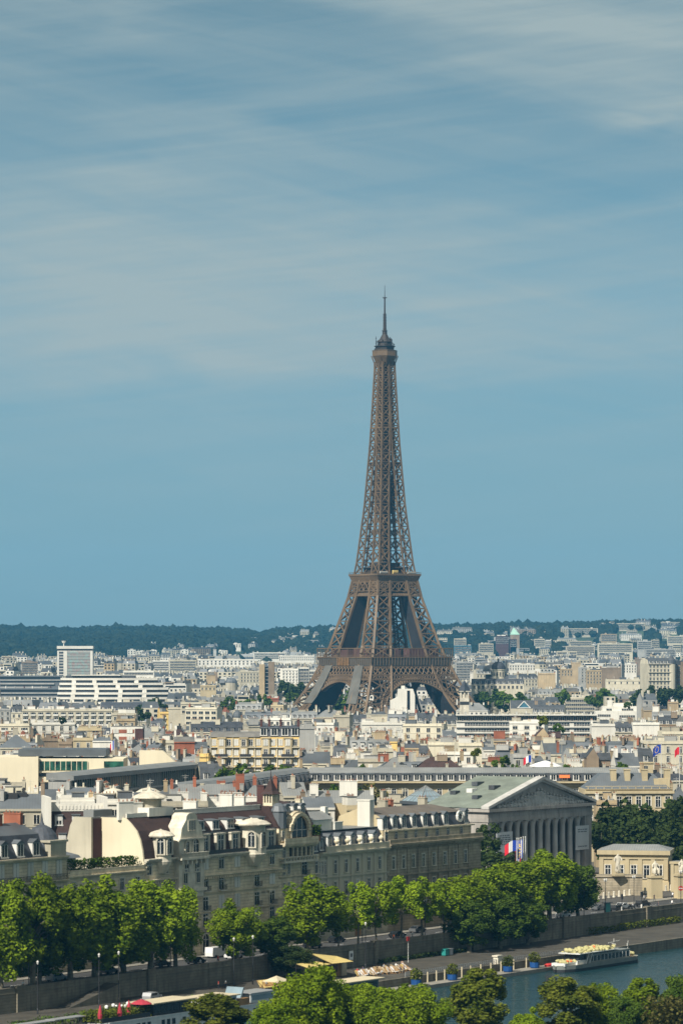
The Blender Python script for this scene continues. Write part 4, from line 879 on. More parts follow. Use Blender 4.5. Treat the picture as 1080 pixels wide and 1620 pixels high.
for k, (x0, x1, yt, yb, sty, wall, words, op) in enumerate(CITY):
    r = random.Random(k*13+5); h = {'HR': 62, 'TT': 38, 'WB': 34, 'CO': 27, 'B': 24, 'TE': 14}.get(sty, r.uniform(23.5, 28.5))
    D = solveD(yt, h)
    D = max(D, 1160.0 if x0 < 300 else 1112.0)
    if sty == 'HR': D = 3650.0
    if sty == 'TT': D = 2800.0
    if sty == 'WB': D = 2150.0
    if sty == 'CO': D = 2600.0
    X0, X1 = atx(x0, D), atx(x1, D); wd = X1-X0; zt = atz(yt, D); zb = zg((X0+X1)/2, D); ht = zt-zb
    PLACED.append((x0, x1, yt, yb, D)); lab = words+' '+where((x0+x1)/2, (yt+yb)/2) if len(words.split()) < 9 and sty not in ('HR', 'CO', 'TT', 'TE', 'B') else words
    if lab in USED or len(lab.split()) > 16: lab = words
    USED[lab] = 1
    if sty in ('RB', 'WB', 'B', 'A', 'ST', 'TE', 'CO', 'DK', 'HR', 'TT', 'GT', 'D'):
        special(sty, {'HR': 'office_tower', 'CO': 'office_building', 'B': 'office_building', 'DK': 'office_building', 'TT': 'slab_tower'}.get(sty, 'town_building'), lab, X0, D, wd, ht, zb, wall, x0, x1); continue
    yaw = 0.0 if op.get('flat') or wd > 30 else math.radians(r.uniform(-14, 14))
    loc = (X0, D, zb); o = dict(seed=k, rows=2, chim=3 if wd > 9 else 2); gr = None
    if sty == 'H': o.update(kind='mansard', roof=r.choice(['zinc', 'zinc', 'greyroof', 'zinclight']), rh=r.uniform(4.2, 5.6))
    elif sty == 'S': o.update(kind='mansard', roof=r.choice(['slate', 'greyroof']), rh=r.uniform(4.5, 5.8))
    elif sty == 'F': o.update(kind='flat', roof='gravel', rows=3)
    elif sty == 'G': o.update(kind='flat' if op.get('flat') or r.random() < 0.4 else 'gable', roof=r.choice(['zinc', 'gravel', 'greyroof']), rows=0, rh=r.uniform(1.0, 2.5))
    elif sty == 'Z': o.update(kind=r.choice(['hip', 'gable']), roof=r.choice(['zinclight', 'zinc']), rh=r.uniform(4.0, 5.5), rows=1)
    elif sty == 'R': o.update(kind='hip', roof='redtile', rh=4.6, rows=1)
    o.update({q: v for q, v in op.items() if q != 'flat'})
    dep = {'G': 13, 'Z': 13, 'R': 11}.get(sty, r.uniform(10, 13))
    rh = o.get('rh', 0) if o['kind'] != 'flat' else 0.8
    house('town_house' if sty in 'HSGZR' else 'apartment_block', lab, 'building', loc, yaw, wd, dep, ht-rh, wall=wall, **{q: v for q, v in o.items()})
# ------------------------------------------------------------------ the crowd of other roofs between them, each a house of its own
FILL = []
LOOK = [('cream', 'zinc'), ('white', 'zinc'), ('beige', 'zinclight'), ('cream', 'slate'), ('white', 'greyroof'), ('butter', 'zinc'), ('tan', 'zinc'), ('cream', 'zinclight'), ('white', 'zinclight'), ('beige', 'greyroof'), ('brown', 'greyroof'), ('grey', 'zinc'), ('butter', 'slate'), ('white', 'slate')]
RN = {'zinc': 'grey zinc', 'zinclight': 'pale zinc', 'slate': 'dark slate', 'greyroof': 'dull slate', 'orangetile': 'orange tile', 'gravel': 'flat gravel'}
fr = random.Random(99); D = 1105.0; nf = 0
while D < 2200 and nf < 290:
    row = []; x = -0.102*D+fr.uniform(0, 14)
    while x < 0.102*D:
        wd = fr.uniform(8, 18)*(1.0+0.15*(D-1100)/1400); px0, px1 = CXP+F*x/D, CXP+F*(x+wd)/D
        ok = True; zmax = fr.uniform(16, 26)
        if D > 2380 and px1 > 470 and px0 < 745: ok = False
        for a, b, yt, yb, Dp in PLACED:
            if b < px0-1 or a > px1+1: continue
            if abs(Dp-D) < 16: ok = False; break
            if Dp > D: zmax = min(zmax, atz(yb, D))
            elif Dp < D and Dp > D-20: ok = False; break
        if ok and px1 < 200 and D < 1290: ok = False
        if px0 > 480 and D < 1150: ok = False
        if px1 > 290 and px0 < 500 and D < 1180: ok = False
        if ok and zmax > 9: row.append((x, wd, zmax, px0, px1))
        x += wd+fr.choice((0.0, 0.0, 0.3, 4.0, 9.0))
    for x, wd, zm, px0, px1 in row:
        if nf >= 290: break
        wall, roof = fr.choice(LOOK); kind = fr.choice(['mansard', 'mansard', 'mansard', 'gable', 'hip', 'flat']); rh = fr.uniform(3.4, 5.2)
        if kind == 'flat': roof = 'gravel'
        if kind != 'mansard' and kind != 'flat': rh = fr.uniform(2.2, 4.2)
        pyc = HOR+(ZC-zm)*F/D; shape = {'mansard': 'mansard', 'gable': 'pitched', 'hip': 'hipped', 'flat': 'flat'}[kind]
        base = '%s house with %s %s roof' % (WN[wall], RN[roof] if roof != 'gravel' else 'gravelled', shape)
        lab = unique(base, (px0+px1)/2, pyc)
        house('town_house', lab, 'house', (x, D, zg(x, D)), math.radians(fr.uniform(-22, 22)), wd, fr.uniform(9, 13), zm-(rh if kind != 'flat' else 0.8)-zg(x, D), kind=kind, rh=rh, wall=wall, roof=roof,
              rows=2 if D < 1800 else 1, chim=fr.choice((2, 3, 4)), seed=nf+500, dorm=fr.choice(['flat', 'shut', 'dark', 'tri']), group='houses in the crowd of rooftops', bay=fr.choice((2.7, 3.1, 3.6)), style=fr.choice(['plain', 'plain', 'shut']))
        nf += 1; FILL.append((x-2, x+wd+2, D-3, D+16))
    D += fr.uniform(17, 24)*(D/1200.0)
print('fillers', nf, 'last D', D)
# ------------------------------------------------------------------ the far city and the hill woods: past counting
WM = ['white', 'cream', 'beige', 'tan', 'grey', 'brown']; RM = ['zinc', 'greyroof', 'gravel', 'zinclight']; GL = 10
fr = random.Random(5); mb = MB(); nfar = 0
def farhouse(x, y, wd, dp, h, yaw, kind, wm, rm):
    c, s = math.cos(yaw), math.sin(yaw); zb = zg(x, y); P = lambda a, b, z: (x+a*c-b*s, y+a*s+b*c, zb+z)
    for (a, b), (a2, b2) in zip(((0, 0), (wd, 0), (wd, dp), (0, dp)), ((wd, 0), (wd, dp), (0, dp), (0, 0))):
        mb.face([P(a, b, -6), P(a2, b2, -6), P(a2, b2, h), P(a, b, h)], wm)
    if kind == 0: mb.face([P(0, 0, h), P(wd, 0, h), P(wd, dp, h), P(0, dp, h)], rm)
    else:
        k = fr.uniform(2.5, 4.5)
        if kind == 1:
            mb.face([P(0, 0, h), P(wd, 0, h), P(wd, dp/2, h+k), P(0, dp/2, h+k)], rm); mb.face([P(0, dp/2, h+k), P(wd, dp/2, h+k), P(wd, dp, h), P(0, dp, h)], rm)
            mb.face([P(0, 0, h), P(0, dp/2, h+k), P(0, dp, h)], wm); mb.face([P(wd, 0, h), P(wd, dp, h), P(wd, dp/2, h+k)], wm)
        else:
            q = [(0, 0), (wd, 0), (wd, dp), (0, dp)]; t = [(1.2, 1.2), (wd-1.2, 1.2), (wd-1.2, dp-1.2), (1.2, dp-1.2)]
            for i in range(4): j = (i+1) % 4; mb.face([P(*q[i], h), P(*q[j], h), P(*t[j], h+k), P(*t[i], h+k)], rm)
            mb.face([P(*p, h+k) for p in t], 6)
        for _ in range(fr.randint(0, 3)):
            a = fr.uniform(0.5, wd-1.6); mb.face([P(a, -0.25 if kind == 2 else 1.0, h+0.3), P(a+1.3, -0.25 if kind == 2 else 1.0, h+0.3), P(a+1.3, 0.6, h+1.9), P(a, 0.6, h+1.9)], fr.choice((GL, GL, 0)))
        for _ in range(fr.randint(2, 4)):
            a = fr.uniform(0.5, wd-1.2); b = fr.uniform(2, dp-4)
            for (u0, v0), (u1, v1) in zip(((a, b), (a+0.9, b), (a+0.9, b+3), (a, b+3)), ((a+0.9, b), (a+0.9, b+3), (a, b+3), (a, b))):
                mb.face([P(u0, v0, h), P(u1, v1, h), P(u1, v1, h+k+2), P(u0, v0, h+k+2)], fr.choice((0, 1, 2)))
    n = int(h/3.1); z = h-2.6
    for _ in range(min(n, 5)):
        if kind == 0 and fr.random() < 0.35: mb.face([P(0.6, -0.15, z), P(wd-0.6, -0.15, z), P(wd-0.6, -0.15, z+1.5), P(0.6, -0.15, z+1.5)], GL)
        else:
            m = max(1, int(wd/3.6))
            for i in range(m): a = wd*(i+0.3)/m; mb.face([P(a, -0.15, z), P(a+wd/m*0.42, -0.15, z), P(a+wd/m*0.42, -0.15, z+1.7), P(a, -0.15, z+1.7)], GL)
        z -= 3.1
VILLAS = [(202,215,6000),(216,229,6000),(237,249,6100),(264,280,6100),(286,298,6000),(301,333,6000),(346,360,6050),(369,381,6500),(718,745,5600),(757,780,5400),(784,817,6000),(845,871,6200),(890,945,7000),(975,1020,7300),(1045,1068,7400),(900,1000,5600),(1008,1042,5600),(950,975,6500),(1055,1080,6400),(337,343,5600)]
def hillwood(x, y):
    px = CXP+F*x/y; n = noise.noise(Vector((x/260.0, y/300.0, 2.2)))
    if y > YR*0.965: return 1.0
    if px < 200: d = 1.0 if y > 5350 else 0.0
    elif px < 380: d = (1.0 if y > 6350 else (0.75 if y > 5600 else 0.12))
    elif px < 690: d = (0.93 if y > 7000 else (0.80 if y > 5900 else 0.15))
    else: d = (0.92 if y > 7300 else (0.70 if y > 5200 else 0.12))
    return max(0.0, min(1.0, d+0.55*n*(1 if 0.02 < d < 0.98 else 0)))
y = 1500.0
while y < 7700:
    x = -0.105*y+fr.uniform(0, 20)
    while x < 0.105*y:
        wd = fr.uniform(7, 20) if y < 4900 else fr.uniform(8, 22); px = CXP+F*(x+wd/2)/y; ok = True; sc = 1.0
        if y < 2640 and 470 < px < 748: ok = False
        zmx = 99.0; pa, pb = CXP+F*x/y, CXP+F*(x+wd)/y
        for a, b, yt, yb, Dp in PLACED:
            if b < pa-1 or a > pb+1: continue
            if abs(Dp-y) < 16: ok = False; break
            if Dp > y: zmx = min(zmx, atz(yb, y)-zg(x, y))
        if any(x < q[1] and x+wd > q[0] and y-3 < q[3] and y+15 > q[2] for q in FILL): ok = False
        if zmx < 9: ok = False
        if y > 4900 and fr.random() < hillwood(x, y)*1.05: ok = False
        if 25 < px < 340 and 5000 < y < 5400 and fr.random() < 0.5: ok = False
        if ok:
            far = y > 4900; h = fr.choice((10, 14, 17, 20, 23, 26, 29)) if not far else fr.choice((6, 8, 10, 12, 15, 19))
            h = min(h, zmx-4.5)
            if far and fr.random() < 0.3: wd *= 2.0
            farhouse(x, y, wd, fr.uniform(10, 15), h, math.radians(fr.uniform(-25, 25)), fr.choice((0, 0, 1, 2, 2)), fr.choice((0, 0, 0, 1, 1, 1, 2, 2, 3, 4, 5)) if y < 5200 else fr.choice((0, 1, 2, 2, 4, 4, 5)), 6+fr.choice((0, 0, 1, 2, 3))); nfar += 1
        x += wd+fr.choice((0, 0.5, 6, 14))*(1 if y < 4900 else 2.2)
    y += fr.uniform(19, 26)*(y/2000.0 if y > 2000 else 1)
tag(part(mb, 'distant_city', WM+RM+['glass'], None), 'pale blocks and zinc roofs of the distant city crowding up to the wooded hills', 'city', kind='stuff')
print('far houses', nfar)
# woods on the hills: low crowns in their thousands
mb = MB(); nt_ = 0; y = 4950.0
BL = []
for k in range(10):
    b = MB(); r0 = random.Random(k+40); b.blob((0, 0, 0), 1.0, 0.85, 7, 4)
    BL.append([tuple(c*(1+r0.uniform(-0.22, 0.22)) for c in v) for v in b.v]); BF = b.f
while y < 8200:
    x = -0.108*y+fr.uniform(0, 12); step = 12.0+5.0*(y-5000)/3000
    while x < 0.108*y:
        pxx = CXP+F*x/y
        if any(a-4 < pxx < b+4 and D_-900 < y < D_ for a, b, D_ in VILLAS): x += step; continue
        if fr.random() < hillwood(x, y)*0.95+0.02*(y > 5200):
            yy = y+fr.uniform(-10, 10); xx = x+fr.uniform(-5, 5); s = fr.uniform(5.5, 9.5)*(1+0.3*fr.random()); z = zg(xx, yy)+s*0.75; i = len(mb.v); B = fr.choice(BL)
            tall = fr.uniform(0.8, 1.25)
            if y > YR*0.97 and fr.random() < 0.03: tall *= 1.5
            mb.v += [(xx+a*s, yy+b_*s, z+c*s*tall) for a, b_, c in B]; mi = fr.choice((0, 0, 1))
            for f in BF: mb.f.append(tuple(i+q for q in f)); mb.m.append(mi)
            nt_ += 1
        x += step
    y += step*1.9 if y < YR*0.96 else step*0.9
M['woodleaf'] = leafmat('hill_wood_leaves', (0.018, 0.028, 0.018), (0.030, 0.040, 0.022), 0.1, 0.02)
M['woodleafb'] = leafmat('hill_wood_leaves_dark', (0.014, 0.023, 0.016), (0.024, 0.034, 0.020), 0.1, 0.02)
tag(part(mb, 'hill_woods', ['woodleaf', 'woodleafb'], None), 'dark wooded hills along the horizon, one mass of crowns', 'woods', kind='stuff')
print('hill trees', nt_)
# distant things one can point to
def simple_building(name, lab, px0, px1, yt, D, wall, roof='gravel', kind='flat', rows=4, style='band', rh=3, bay=5.0):
    X0, X1 = atx(px0, D), atx(px1, D); zt = atz(yt, D); zb = min(zg(X0, D), zt-8)
    return house(name, lab, 'building', (X0, D, zb), 0.0, X1-X0, 14, zt-zb-(rh if kind != 'flat' else 0.8), kind=kind, rh=rh, wall=wall, roof=roof, rows=rows, style=style, bay=bay, ww=2.2, chim=0, seed=int(px0))
for px0, px1, yt, D, lab in ((202, 215, 1028, 6000, 'small white villa against the wood, leftmost of the hillside row'), (216, 229, 1030, 6000, 'grey-white villa second from left in the hillside row'), (237, 249, 1029, 6100, 'bright low villa alone among hillside trees'),
    (264, 280, 1027, 6100, 'white villa in the hillside row with a wide front'), (286, 298, 1028, 6000, 'cubic white villa in the middle of the hillside row'), (301, 314, 1030, 6000, 'white villa just left of the hillside spire'), (316, 333, 1029, 6050, 'broad white villa touching the hillside spire'),
    (346, 360, 1029, 6050, 'white villa just right of the hillside spire'), (369, 381, 1018, 6500, 'tall white house standing above the hillside spire')):
    simple_building('villa', lab, px0, px1, yt, D, 'white', 'gravel', 'flat', 2, 'plain', 3, 4.5)
for px0, px1, yt, D, wall, lab in ((718, 737, 1010, 5600, 'beige', 'white slab block on the far slope above the blue glass block'), (718, 745, 1021, 5200, 'blueglass', 'blue glass office block right of the iron tower'), (757, 780, 1018, 5400, 'beige', 'white slab flats on the far slope'),
    (784, 804, 1006, 6000, 'brickdk', 'large dark red hillside house'), (806, 817, 1011, 6000, 'brickdk', 'narrow dark red hillside house below the green roof'), (845, 861, 1011, 6200, 'cream', 'blank cream block among hillside trees'), (862, 871, 1013, 6200, 'white', 'small pale block beside the blank cream one'),
    (890, 945, 994, 7000, 'beige', 'long white terrace of flats under the ridge'), (975, 1020, 986, 7300, 'beige', 'large white block on the ridge at right'), (1045, 1068, 984, 7400, 'beige', 'white flats on the ridge at the far right'), (900, 935, 1014, 5700, 'beige', 'long pale flats below the hillside trees'),
    (945, 1000, 1018, 5500, 'cream', 'wide cream flats below the hillside'), (1008, 1030, 1014, 5600, 'grey', 'grey tall flats at right on the slope'), (1030, 1042, 1012, 5600, 'beige', 'slim white tower on the right slope'), (1020, 1068, 1027, 5000, 'grey', 'long grey hall before the right slope'),
    (895, 940, 1022, 5100, 'beige', 'white flats in front of the slope, nearer'), (880, 912, 1030, 4800, 'cream', 'pale flats at the foot of the slope'), (950, 975, 1003, 6500, 'tan', 'tan row of flats halfway up the right slope'), (1055, 1080, 1006, 6400, 'cream', 'pink-cream flats at the right edge of the slope')):
    simple_building('hillside_block', lab, px0, px1, yt, D, wall)
# green roof, spires, domes
def at_thing(name, lab, cat, px, D): return thing(name, lab, cat, (atx(px, D), D, zg(atx(px, D), D)))
D = 6000.0; t = at_thing('green_roofed_hall', 'hall with a steep pale green copper roof on the far slope', 'building', 814, D); zb = t.location.z
mb = MB(); mb.box(-8, 8, 0, 14, -3, atz(1004, D)-zb); part(mb, 'wall', ['brown'], t)
mb = MB(); z0, z1 = atz(1004, D)-zb, atz(992.5, D)-zb; P = [(-8.5, -0.5, z0), (8.5, -0.5, z0), (8.5, 14.5, z0), (-8.5, 14.5, z0), (-2.0, 7, z1)]
for f in ((0, 1, 4), (1, 2, 4), (2, 3, 4), (3, 0, 4)): mb.face([P[q] for q in f])
M['palecopper'] = mat('pale_copper', (0.30, 0.50, 0.40), 0.6, 0.08, 0.0, 0.1); part(mb, 'roof', ['palecopper'], t)
D = 5600.0; t = at_thing('church_tower', 'slim grey church tower before the wooded hillside', 'tower', 340, D); zb = t.location.z; mb = MB(); z1 = atz(1027, D)-zb
mb.box(-2.6, 2.6, -2.6, 2.6, -3, z1); part(mb, 'shaft', ['grey'], t)
mb = MB(); mb.lathe(0, 0, [(3.4, z1), (0.2, atz(1016, D)-zb)], 6); part(mb, 'spire', ['greyroof'], t)
D = 2580.0; t = at_thing('domed_church', 'cream church with a dark ribbed dome and lantern', 'church', 787, D); zb = t.location.z; zd = atz(1060, D)-zb
mb = MB(); mb.box(-9, 8, 0, 16, -3, zd-7); mb.lathe(0.5, 4, [(5.6, zd-9), (5.6, zd), (6.0, zd), (6.0, zd+0.5)], 16); part(mb, 'wall', ['cream'], t)
for k in range(8): a_ = -math.pi/2+(k-3.5)*0.4; link('drum_window', win_mesh(1.1, 3.0, 'plain'), t, (0.5+5.62*math.cos(a_), 4+5.62*math.sin(a_), zd-4.5), (k-3.5)*0.4)
mb = MB(); mansard(mb, 17, 16, zd-7, 3.6); mb.v = [(x-9, y, z) for x, y, z in mb.v]; part(mb, 'roof', ['greyroof', 'cream'], t)
mb = MB(); mb.box(-20, 19, -9, -0.5, -3, zd-10.5); part(mb, 'wing', ['cream'], t)
mb = MB(); mansard(mb, 39, 8.5, zd-10.5, 4.0); mb.v = [(x-20, y-9, z) for x, y, z in mb.v]; part(mb, 'wing_roof', ['greyroof', 'cream'], t)
for k in range(9): link('dormer', dormer_mesh(1.3, 2.2, 1.4, 'flat'), t, (-18+k*4.4, -8.8, zd-10.3))
windows(t, [-18+k*3.2 for k in range(12)], zd-14, 1.5, 2.3, 'plain', -9)
mb = MB(); mb.lathe(0.5, 4, [(5.7*math.cos(a*0.24), zd+0.5+5.9*math.sin(a*0.24)) for a in range(7)]+[(0.5, zd+6.6), (0.5, zd+7.6), (0.1, zd+8.6)], 16); part(mb, 'dome', ['slate'], t)
mb = MB(); mb.lathe(-5.2, 7, [(6.0*math.cos(a*0.24), zd-1.2+5.2*math.sin(a*0.24)) for a in range(7)], 16); part(mb, 'side_dome', ['zinclight'], t)
windows(t, [-7, -4, -1, 2, 5], zd-10.5, 1.4, 2.4, 'plain', 0); windows(t, [-7, -4, -1, 2, 5], zd-14.5, 1.4, 2.4, 'plain', 0)
D = 2250.0; t = at_thing('bell_turret', 'small stone bell turret with dark pyramid spire at the iron tower foot', 'tower', 734, D); zb = t.location.z; z0 = atz(1093, D)-zb; z1 = atz(1077, D)-zb
mb = MB(); mb.box(-3.0, 3.0, -3.0, 3.0, -3, z0-4.5); [mb.box(x-0.4, x+0.4, y-0.4, y+0.4, z0-4.5, z0) for x in (-2.4, 0, 2.4) for y in (-2.4, 2.4)]; mb.box(-3.4, 3.4, -3.4, 3.4, z0-0.5, z0); mb.box(-1.8, 1.8, -1.8, 1.8, z0-4.5, z0); part(mb, 'belfry', ['palestone'], t)
mb = MB(); mb.lathe(0, 0, [(4.2, z0), (3.0, z0+2.2), (0.15, z1), (0.05, z1+1.2)], 4); part(mb, 'spire', ['slate'], t)
mb = MB(); mb.box(-3.05, 3.05, -3.2, -3.0, z0-9, z0-7); part(mb, 'louvre', ['iron'], t)
# the big round-cornered stone block at the right
D = 2700.0; X0 = atx(1025, D); zb = zg(X0, D); t = thing('mansion_block', 'big round-cornered stone mansion block with balconies under a slate mansard', 'building', (X0, D, zb), math.radians(8)); L = 19.0; H = atz(1050, D)-zb
mb = MB(); mb.box(0, L, 0, 30, -3, H); mb.lathe(L, 2.5, [(3.4, -3), (3.4, H)], 14); [mb.box(-0.2, L, -0.9, 0, H-0.4-k*3.3, H-k*3.3) for k in range(0, 8, 2)]; part(mb, 'wall', ['cream'], t)
mb = MB(); mansard(mb, L, 30, H, 4.5, 0, 1, steep=3.0); mb.lathe(L, 2.5, [(3.6, H), (3.2, H+3), (1.6, H+5), (0.2, H+6.4)], 14); part(mb, 'roof', ['greyroof', 'cream'], t)
for k in range(7): windows(t, [1.5+i*2.9 for i in range(6)], H-3.0-k*3.3, 1.3, 2.1, 'plain')
for i in range(6): link('dormer', dormer_mesh(1.2, 2.0, 1.5, 'flat'), t, (1.5+i*2.9, 0.3, H+0.2))
X1 = atx(1064, D+8); mb = MB(); t2 = thing('mansion_block', 'stone block with brown shade colouring behind the round-cornered one at the right edge', 'building', (X1, D+10, zb), 0.0); mb.box(-3, 8, 0, 20, -3, H-1); mb.box(6, 9, -4, 12, -3, H+1.5); part(mb, 'wall', ['brown'], t2)  # brown wall carries the shade of the corner block's far side
for k in range(6): windows(t2, [-1, 2, 5], H-4.0-k*3.3, 1.3, 2.1, 'plain')
mb = MB(); mb.box(-3, 8, 0.5, 20, H-1, H+2.5); part(mb, 'roof', ['greyroof'], t2)
# ------------------------------------------------------------------ the houses along the quay (local x along the facade, y inwards)
def qthing(name, lab, cat, u0, v0=18.0, group=None): return thing(name, lab, cat, Q(u0, v0), QA, group)
def cornice(mb, x0, x1, z, out=0.6, h=0.5, m=0):
    mb.box(x0-0.05, x1+0.05, -out, 0.0, z-h*0.45, z, m); mb.box(x0-0.05, x1+0.05, -out*0.6, 0.0, z-h, z-h*0.45, m)
def dentils(mb, x0, x1, z, step=0.7, m=0):
    n = int((x1-x0)/step)
    for k in range(n): mb.box(x0+step*k, x0+step*k+step*0.5, -0.35, 0, z-0.3, z, m)
def balustrade(mb, x0, x1, y, z, h=0.95, m=0, step=0.45):
    mb.box(x0, x1, y-0.15, y+0.15, z, z+0.15, m); mb.box(x0, x1, y-0.17, y+0.17, z+h-0.16, z+h, m)
    n = max(1, int((x1-x0)/step))
    for k in range(n): a = x0+(k+0.3)*(x1-x0)/n; mb.box(a, a+0.2, y-0.09, y+0.09, z+0.15, z+h-0.16, m)
def arch_window(w, h, mats=None):
    def fn():
        mb = MB(); r = w/2; P = [(-r, 0)]+[(-r*math.cos(math.pi*k/12), h-r+r*math.sin(math.pi*k/12)) for k in range(13)]+[(r, 0)]
        mb.extr(P, -0.03, 0.05, 'y', 0)
        for k in range(12):
            a, b = math.pi*k/12, math.pi*(k+1)/12
            mb.bar((-(r+0.15)*math.cos(a), -0.12, h-r+(r+0.15)*math.sin(a)), (-(r+0.15)*math.cos(b), -0.12, h-r+(r+0.15)*math.sin(b)), 0.32, 0.3, 1)
        for s in (-1, 1): mb.box(s*(r+0.15)-0.16, s*(r+0.15)+0.16, -0.25, 0.02, -0.1, h-r, 1)
        mb.box(-r-0.3, r+0.3, -0.3, 0.02, -0.25, -0.08, 1)
        for x in ((-r*0.33, r*0.33) if w > 2.5 else (0,)): mb.box(x-0.06, x+0.06, -0.1, -0.03, 0, h-r*(0.08 if w < 2.5 else 0.1), 2)
        mb.box(-r, r, -0.1, -0.03, (h-r)*0.98, (h-r)*0.98+0.1, 2)
        return mb.mesh('window', ['glass', 'palestone', 'frame'])
    return cached(('aw', w, h), fn)
# ---- the big carved apartment house with the brown mansard
a0 = U(228.5, 18); a1 = U(441, 18); L = a1-a0; XX = lambda px: U(px, 18)-a0
t = qthing('carved_apartment_house', 'large carved stone apartment house with red-brown mansard, round bays and blank cream gable end', 'apartment house', a0)
H = 20.0; DP = 10.6
mb = MB(); mb.box(0, L, 0, DP, -0.1, H-0.5); cornice(mb, 0, L, 5.2, 0.5, 0.5); cornice(mb, 0, L, 8.6, 0.3, 0.3); cornice(mb, 0, L, 12.5, 0.3, 0.3); cornice(mb, 0, L, 16.0, 0.9, 0.5)
for k in range(60): mb.box(0.3+k*0.79, 0.62+k*0.79, -0.75, 0, 15.1, 15.6)
rq = random.Random(3)
for k in range(150):                                   # rustication: blocks standing a little proud
    x = rq.uniform(0, L-1.2); z = rq.choice((5.5, 6.0, 6.6, 7.4, 9.1, 9.8, 11.2, 13.2, 14.2, 16.5, 17.4, 18.4)); mb.box(x, x+rq.uniform(0.7, 1.5), -0.07, 0, z, z+0.42)
part(mb, 'wall', ['quaystone'], t)
mb = MB(); mb.box(-0.12, 0, 0.0, DP, -0.1, H-0.5)      # blank party wall seen end on, its top following the mansard
prof = [(0.1, H-0.5), (0.35, H+1.5), (0.9, H+3.6), (1.8, H+5.4), (3.2, H+6.8), (4.6, H+7.9), (DP, H+7.9), (DP, H-0.5)]
mb.extr(prof, -0.12, 0.3, 'x'); 
part(mb, 'gable_wall', ['gablecream'], t)
mb = MB(); mb.box(-0.2, -0.12, 0.6, 4.6, 14, 18.6); mb.box(-0.2, -0.12, 5.2, 8.4, 14, 18.6); part(mb, 'gable_panel', ['cream'], t)
mb = MB(); n = len(prof)-2; pr = prof[:-1]
i = len(mb.v)
for (p, q), (p2, q2) in zip(pr, pr[1:]): mb.face([(0.3, p, q), (L, p, q), (L, p2, q2), (0.3, p2, q2)], 0 if p < 4 else 1)
mb.face([(L, p, q) for p, q in pr]+[(L, DP, H-0.5)], 0); mb.face([(0.3, DP, H-.5), (L, DP, H-.5), (L, DP, H+7.9), (0.3, DP, H+7.9)], 0)
part(mb, 'roof', ['redtile', 'gravel'], t)
mb = MB(); cornice(mb, 0, L, H, 1.1, 0.6); dentils(mb, 0, L, H-0.6); mb.box(XX(318), L, -0.95, -0.85, H, H+0.8, 1)
for k in range(80):
    x = XX(318)+k*0.33
    if x < L: mb.box(x, x+0.08, -0.93, -0.87, H, H+0.75, 1)
part(mb, 'cornice', ['palestone', 'iron'], t)
mb = MB(); mb.box(XX(318), L, 0.55, 2.2, H+4.0, H+4.3); part(mb, 'roof_ledge', ['zinc'], t)
def big_dormer(w, h):
    def fn():
        mb = MB(); mb.box(-w/2-0.55, w/2+0.55, 0, 2.4, 0, h, 1); mb.box(-w/2-0.75, w/2+0.75, -0.25, 2.5, h, h+0.25, 1); mb.box(-w/2-0.75, w/2+0.75, -0.3, 2.4, -0.1, 0.25, 1)
        for s in (-1, 1): mb.box(s*(w/2+0.35)-0.2, s*(w/2+0.35)+0.2, -0.15, 0, 0.2, h, 1)
        mb.box(-w/2, w/2, -0.04, 0, 0.3, h-0.2, 0); mb.box(-0.06, 0.06, -0.09, -0.04, 0.3, h-0.2, 2); mb.box(-w/2, w/2, -0.09, -0.04, h*0.68, h*0.68+0.1, 2)
        mb.box(-w/2, -w/2+0.1, -.09, -.04, .3, h-.2, 2); mb.box(w/2-.1, w/2, -.09, -.04, .3, h-.2, 2)
        return mb.mesh('dormer', ['glass', 'palestone', 'frame'])
    return cached(('bd', w, h), fn)
for px in (325, 349.5, 372.6, 429): link('dormer', big_dormer(1.9, 3.7), t, (XX(px), 0.05, H+0.1))
for px in (325, 348.5, 371.5, 395, 420): link('attic_dormer', dormer_mesh(1.9, 1.9, 1.6, 'flat'), t, (XX(px), 1.1, H+4.6))
# carved pavilion front with a stepped gable
g0, g1 = XX(276), XX(316)
mb = MB(); gm = (g0+g1)/2; hw = (g1-g0)/2
P = [(g0, H-6.5), (g0, H+3.2), (g0+0.5, H+3.6), (g0+0.9, H+5.6), (gm-hw*0.45, H+7.2), (gm-hw*0.40, H+8.0), (gm-hw*0.2, H+8.5), (gm+hw*0.2, H+8.5), (gm+hw*0.40, H+8.0), (gm+hw*0.45, H+7.2), (g1-0.9, H+5.6), (g1-0.5, H+3.6), (g1, H+3.2), (g1, H-6.5)]
mb.extr(P, -1.15, 2.4, 'y'); mb.box(g0-0.2, g1+0.2, -1.6, -1.15, H+3.3, H+3.6); mb.box(g0-0.5, g1+0.5, -2.2, -1.15, H-0.6, H-0.2); balustrade(mb, g0-0.4, g1+0.4, -2.0, H-0.2, 1.0)
for k in range(6): x = g0+0.4+k*(g1-g0-0.8)/5; mb.box(x-0.2, x+0.2, -1.9, -1.1, H-1.5, H-0.6)
mb.box(g0-0.3, g1+0.3, -1.7, -1.1, H-6.9, H-6.3); mb.box(g0+0.6, g1-0.6, -1.4, 0, H-8.0, H-6.9); part(mb, 'carved_gable', ['palestone'], t)
for dx in (-0.85, 0, 0.85): link('window', win_mesh(0.55, 1.9, 'plain'), t, (gm+dx, -1.16, H+5.1))
link('window', arch_window(1.1, 2.6), t, (gm-hw*0.38, -1.16, H+0.4)); link('window', arch_window(1.9, 2.9), t, (gm+hw*0.30, -1.16, H+0.4))
for dx in (-hw*0.5, hw*0.5): link('window', win_mesh(1.3, 2.7, 'std'), t, (gm+dx, -1.16, H-5.2))
